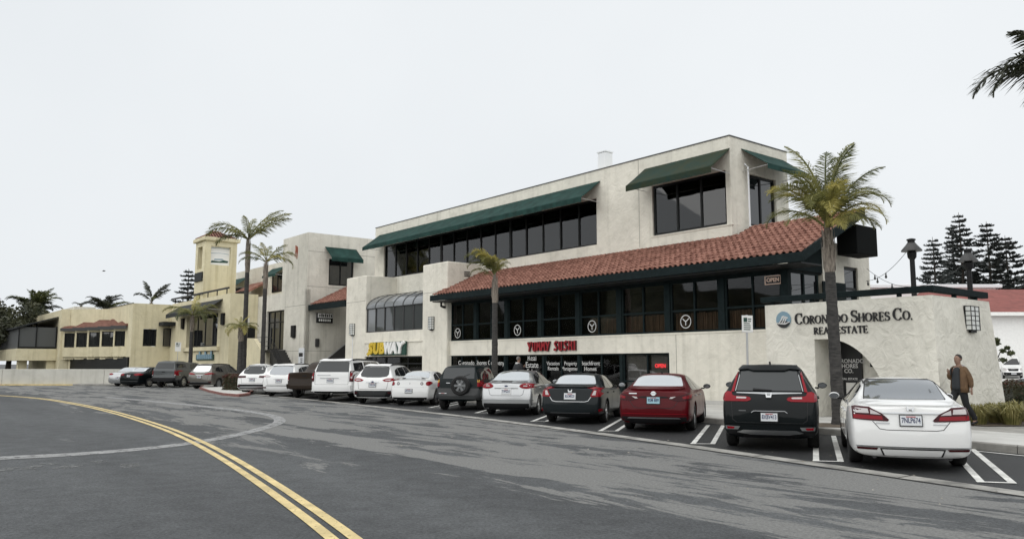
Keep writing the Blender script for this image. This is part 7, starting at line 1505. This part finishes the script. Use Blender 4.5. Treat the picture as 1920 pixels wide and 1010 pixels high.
def person(loc, rz, label, JK='jacket', HO='hood', HR='hair', sc=1.0):
    e = empty('person', loc, label, 'person', None, rz); e.scale = (sc, sc, sc)
    pel, spi, che, nck, hd0 = (0, 0, .96), (.0, 0, 1.14), (.0, 0, 1.36), (-.01, 0, 1.49), (.01, 0, 1.555)
    shl, shr = (-.01, .17, 1.42), (-.01, -.17, 1.42)
    ell_, wrl = (-.10, .25, 1.14), (-.09, .27, .90); elr, wrr = (.03, -.25, 1.15), (.22, -.11, 1.30)
    kl, al, tl = (-.06, .10, .52), (-.34, .11, .13), (-.22, .12, .045); kr, ar, trr = (.22, -.10, .54), (.30, -.11, .10), (.47, -.12, .04)
    def hand(w, d, side, curl):
        w, d = Vector(w), Vector(d).normalized(); s_ = Vector(side).normalized(); up = d.cross(s_); palm_ = w+d*.075; ch = [[(tuple(w), .026), (tuple(w+d*.04), (.030, .020)), (tuple(palm_), (.036, .018))]]
        for i, l in enumerate((.070, .080, .075, .058)):
            q = palm_+s_*(.027-.018*i); k1 = q+d*l*.5+up*curl*l*.3; k2 = k1+d*l*.3+up*curl*l*.6; ch.append([(tuple(palm_), (.036, .018)), (tuple(q+d*.012), .0085), (tuple(k1), .008), (tuple(k2), .007)])
        t0 = w+d*.03+s_*.026; ch.append([(tuple(w+d*.04), (.030, .020)), (tuple(t0+s_*.012), .010), (tuple(t0+s_*.022+d*.035+up*curl*.015), .008)]); return ch
    head = [(nck, .056), (hd0, (.060, .066)), ((.025, 0, 1.60), (.072, .082)), ((.015, 0, 1.665), (.080, .098)), ((.0, 0, 1.72), (.070, .085)), ((-.005, 0, 1.745), .04)]
    face = [[((.025, 0, 1.60), (.072, .082)), ((.085, 0, 1.585), .03)]]
    ch = [[(pel, (.15, .11)), (spi, (.14, .105)), (che, (.16, .11)), (nck, .056)], head,
          [(che, (.16, .11)), (shl, .062), (ell_, .043), (wrl, .026)], [(che, (.16, .11)), (shr, .062), (elr, .043), (wrr, .026)],
          [(pel, (.15, .11)), ((0, .09, .88), .085), (kl, .058), (al, .036), (tl, .03)], [(pel, (.15, .11)), ((.02, -.09, .88), .085), (kr, .058), (ar, .036), (trr, .03)]]
    ch += hand(wrl, (.10, .0, -1), (1, 0, 0), -.35)+hand(wrr, (.55, .55, .5), (-.3, .5, .8), .9)
    V, E, Rr = graph(ch); m = skin_mesh(V, E, Rr, 0, 2); m.materials.append(M['skin']); smooth_mesh(m, True); link('body', m, e)
    def cloth(nm, chains, mt, parent=e, sub=2): V, E, Rr = graph(chains); m = skin_mesh(V, E, Rr, 0, sub); m.materials.append(M[mt]); smooth_mesh(m, True); return link(nm, m, parent)
    cloth('trousers', [[((0, 0, 1.0), (.165, .125)), (pel, (.17, .13)), ((0, .095, .86), .108), (kl, .082), ((-.28, .11, .22), .068), ((-.34, .11, .11), .07)], [(pel, (.17, .13)), ((.02, -.095, .86), .108), (kr, .082), ((.28, -.105, .2), .068), ((.31, -.11, .09), .07)]], 'trousers')
    cloth('shirt', [[((.05, 0, .86), (.165, .14)), ((.055, 0, .97), (.165, .14)), ((.06, 0, 1.14), (.16, .125)), ((.035, 0, 1.36), (.15, .10)), ((.0, 0, 1.465), (.075, .07))]], 'shirt')
    # open jacket: a shell round back and sides with sleeves, front edges apart
    J = MB(); N = 18; rows = [(.82, .215, .18), (.95, .22, .18), (1.1, .215, .172), (1.25, .22, .17), (1.36, .222, .16), (1.43, .195, .13), (1.475, .115, .095)]; ids = []
    for (z, ry, rx) in rows:
        row = []
        for i in range(N+1):
            a = R(40+(360-80)*i/N); wob = .012*math.sin(i*2.1+z*23); row.append(J.add([((rx+wob)*math.cos(a)-.01, (ry+wob)*math.sin(a), z+.01*math.sin(i*1.7))]))
        ids.append(row)
    for a_, b_ in zip(ids, ids[1:]):
        for i in range(N): J.f.append((a_[i], a_[i+1], b_[i+1], b_[i]))
    jo = part('jacket', J, JK, e, True); so = jo.modifiers.new('t', 'SOLIDIFY'); so.thickness = .018; so.offset = 0
    for (a_, b_, c_, nm) in ((shl, ell_, wrl, 'sleeve'), (shr, elr, wrr, 'sleeve')):
        w_ = Vector(b_).lerp(Vector(c_), .88); m1 = Vector(a_).lerp(Vector(b_), .5); m2 = Vector(b_).lerp(w_, .5); cloth(nm, [[((a_[0], a_[1]*.72, a_[2]-.02), .085), (a_, .092), (tuple(m1), .082), (b_, .074), (tuple(m2), .064), (tuple(w_), .052)]], JK, jo)
    cloth('hood', [[((-.09, .09, 1.47), .035), ((-.13, 0, 1.475), .05), ((-.09, -.09, 1.47), .035), ((.0, -.115, 1.46), .026), ((.07, -.085, 1.42), .02)], [((-.09, .09, 1.47), .035), ((.0, .115, 1.46), .026), ((.07, .085, 1.42), .02)]], HO, jo)
    cloth('hair', [[((-.05, 0, 1.60), (.055, .055)), ((-.040, 0, 1.68), (.086, .088)), ((-.008, 0, 1.735), (.088, .082)), ((.05, 0, 1.752), (.060, .036))]], HR)
    for nm, p, r in (('nose', (.098, 0, 1.635), .013), ('ear', (.0, .084, 1.64), .02), ('ear', (.0, -.084, 1.64), .02)): cloth(nm, [[(p, r), ((p[0]-.012, p[1], p[2]+.035), r*.8)]], 'skin', e, 2)
    for y in (-.032, .032): cloth('eye', [[((.080, y, 1.655), .010), ((.080, y*1.3, 1.655), .009)]], 'hair', e, 1); cloth('eyebrow', [[((.088, y*.6, 1.677), .006), ((.085, y*1.5, 1.679), .005)]], 'hair', e, 1)
    cloth('mouth', [[((.090, -.020, 1.598), .0025), ((.096, 0, 1.598), .003), ((.090, .020, 1.598), .0025)]], 'hood' if False else 'lens_dark', e, 1); cloth('moustache', [[((.094, -.02, 1.612), .003), ((.099, 0, 1.614), .0035), ((.094, .02, 1.612), .003)]], 'hair', e, 1)
    for (a_, t_) in ((al, tl), (ar, trr)): a_, t_ = Vector(a_), Vector(t_); cloth('shoe', [[(tuple(a_-Vector((.045, 0, .045))), .045), (tuple(a_+Vector((.02, 0, -.05))), (.048, .045)), (tuple(t_+Vector((.0, 0, .0))), (.045, .035)), (tuple(t_+Vector((.06, 0, -.005))), (.034, .024))]], 'shoe')
    cloth('bag_strap', [[((.17, -.09, 1.24), .018), ((.12, -.14, 1.40), .018), ((.0, -.15, 1.475), .02), ((-.12, -.12, 1.40), .02)]], 'strap')
pb_ = GZ(1812, 797, .153)
person((pb_.x-.05, pb_.y+.1, .153), math.atan2(-.30, -.95), 'man in a tan jacket over dark shirt and black trousers walking past the entry block')
mat('track_jacket', (.012, .013, .016), .7); mat('grey_hair', (.16, .15, .14), .8)
q_ = T(30.0, 24.7, .15); person((q_.x, q_.y, .153), math.atan2(.55, .83), 'person in a black jacket at the shop window, seen above the silver sedan', 'track_jacket', 'letter_white', 'grey_hair', 1.06)
bq = ONY(195, 508, 90); be = empty('bird', tuple(bq), 'small dark bird flying in the grey sky above the yellow buildings', 'bird')
def bird():
    mb = MB(); b = bmesh.new(); bmesh.ops.create_icosphere(b, subdivisions=2, radius=1); b.verts.index_update()
    n = mb.add([(v.co.x*.16*(1 if v.co.x > 0 else 1.5), v.co.y*.045, v.co.z*.045) for v in b.verts]); mb.f += [tuple(n+v.index for v in f.verts) for f in b.faces]; b.free(); part('body', mb, 'hair', be, True)
    for sg in (-1, 1): mb = MB(); a = mb.add([(.08, 0, .02), (.10, sg*.16, .09), (.02, sg*.34, .05), (-.03, sg*.17, .07), (-.08, 0, .02)]); mb.f += [(a, a+1, a+3, a+4), (a+1, a+2, a+3)]; part('wing', mb, 'hair', be)
bird()
# unseen dark backdrop, added out of frame for windows and car doors to mirror
r = random.Random(77)
def backdrop(path, seed, H0=11.5):
    r = random.Random(seed); pts = []
    for a, b in zip(path, path[1:]):
        a, b = Vector(a), Vector(b); n = max(1, int((b-a).length/3.5)); pts += [a+(b-a)*i/n for i in range(n)]
    pts.append(Vector(path[-1])); mb = MB(); ids = []; NZ = 7
    for i, p in enumerate(pts):
        d = (pts[min(i+1, len(pts)-1)]-pts[max(i-1, 0)]).normalized(); nn = Vector((-d.y, d.x)); nn = nn if nn.dot(p) > 0 else -nn; hh = H0+2.0*math.sin(i*.7)+2.2*math.sin(i*.31+1)+r.uniform(-1, 1); row = []
        for j in range(NZ+1): t_ = j/NZ; q = p+nn*9*t_; row.append(mb.add([(q.x+r.uniform(-.4, .4), q.y+r.uniform(-.4, .4), -.02+hh*t_**.7+(r.uniform(-.3, .3) if j else 0))]))
        ids.append(row)
    for a_, b_ in zip(ids, ids[1:]):
        for j in range(NZ): mb.f.append((a_[j], b_[j], b_[j+1], a_[j+1]))
    return mb
bk0 = tag(wpart('reflection_backdrop', backdrop([(45, -38), (10, -42), (-30, -40), (-62, -28), (-76, -5), (-80, 25), (-80, 45)], 77), 'leaf_dark', None), kind='structure')
bk2 = tag(wpart('reflection_backdrop', backdrop([(-112, 30), (-114, 50), (-112, 66)], 79, 19), 'leaf_dark', None), kind='structure')
bk1 = tag(wpart('reflection_backdrop', backdrop([(-65, 70), (-85, 72), (-120, 64)], 78, 21), 'leaf_dark', None), kind='structure')
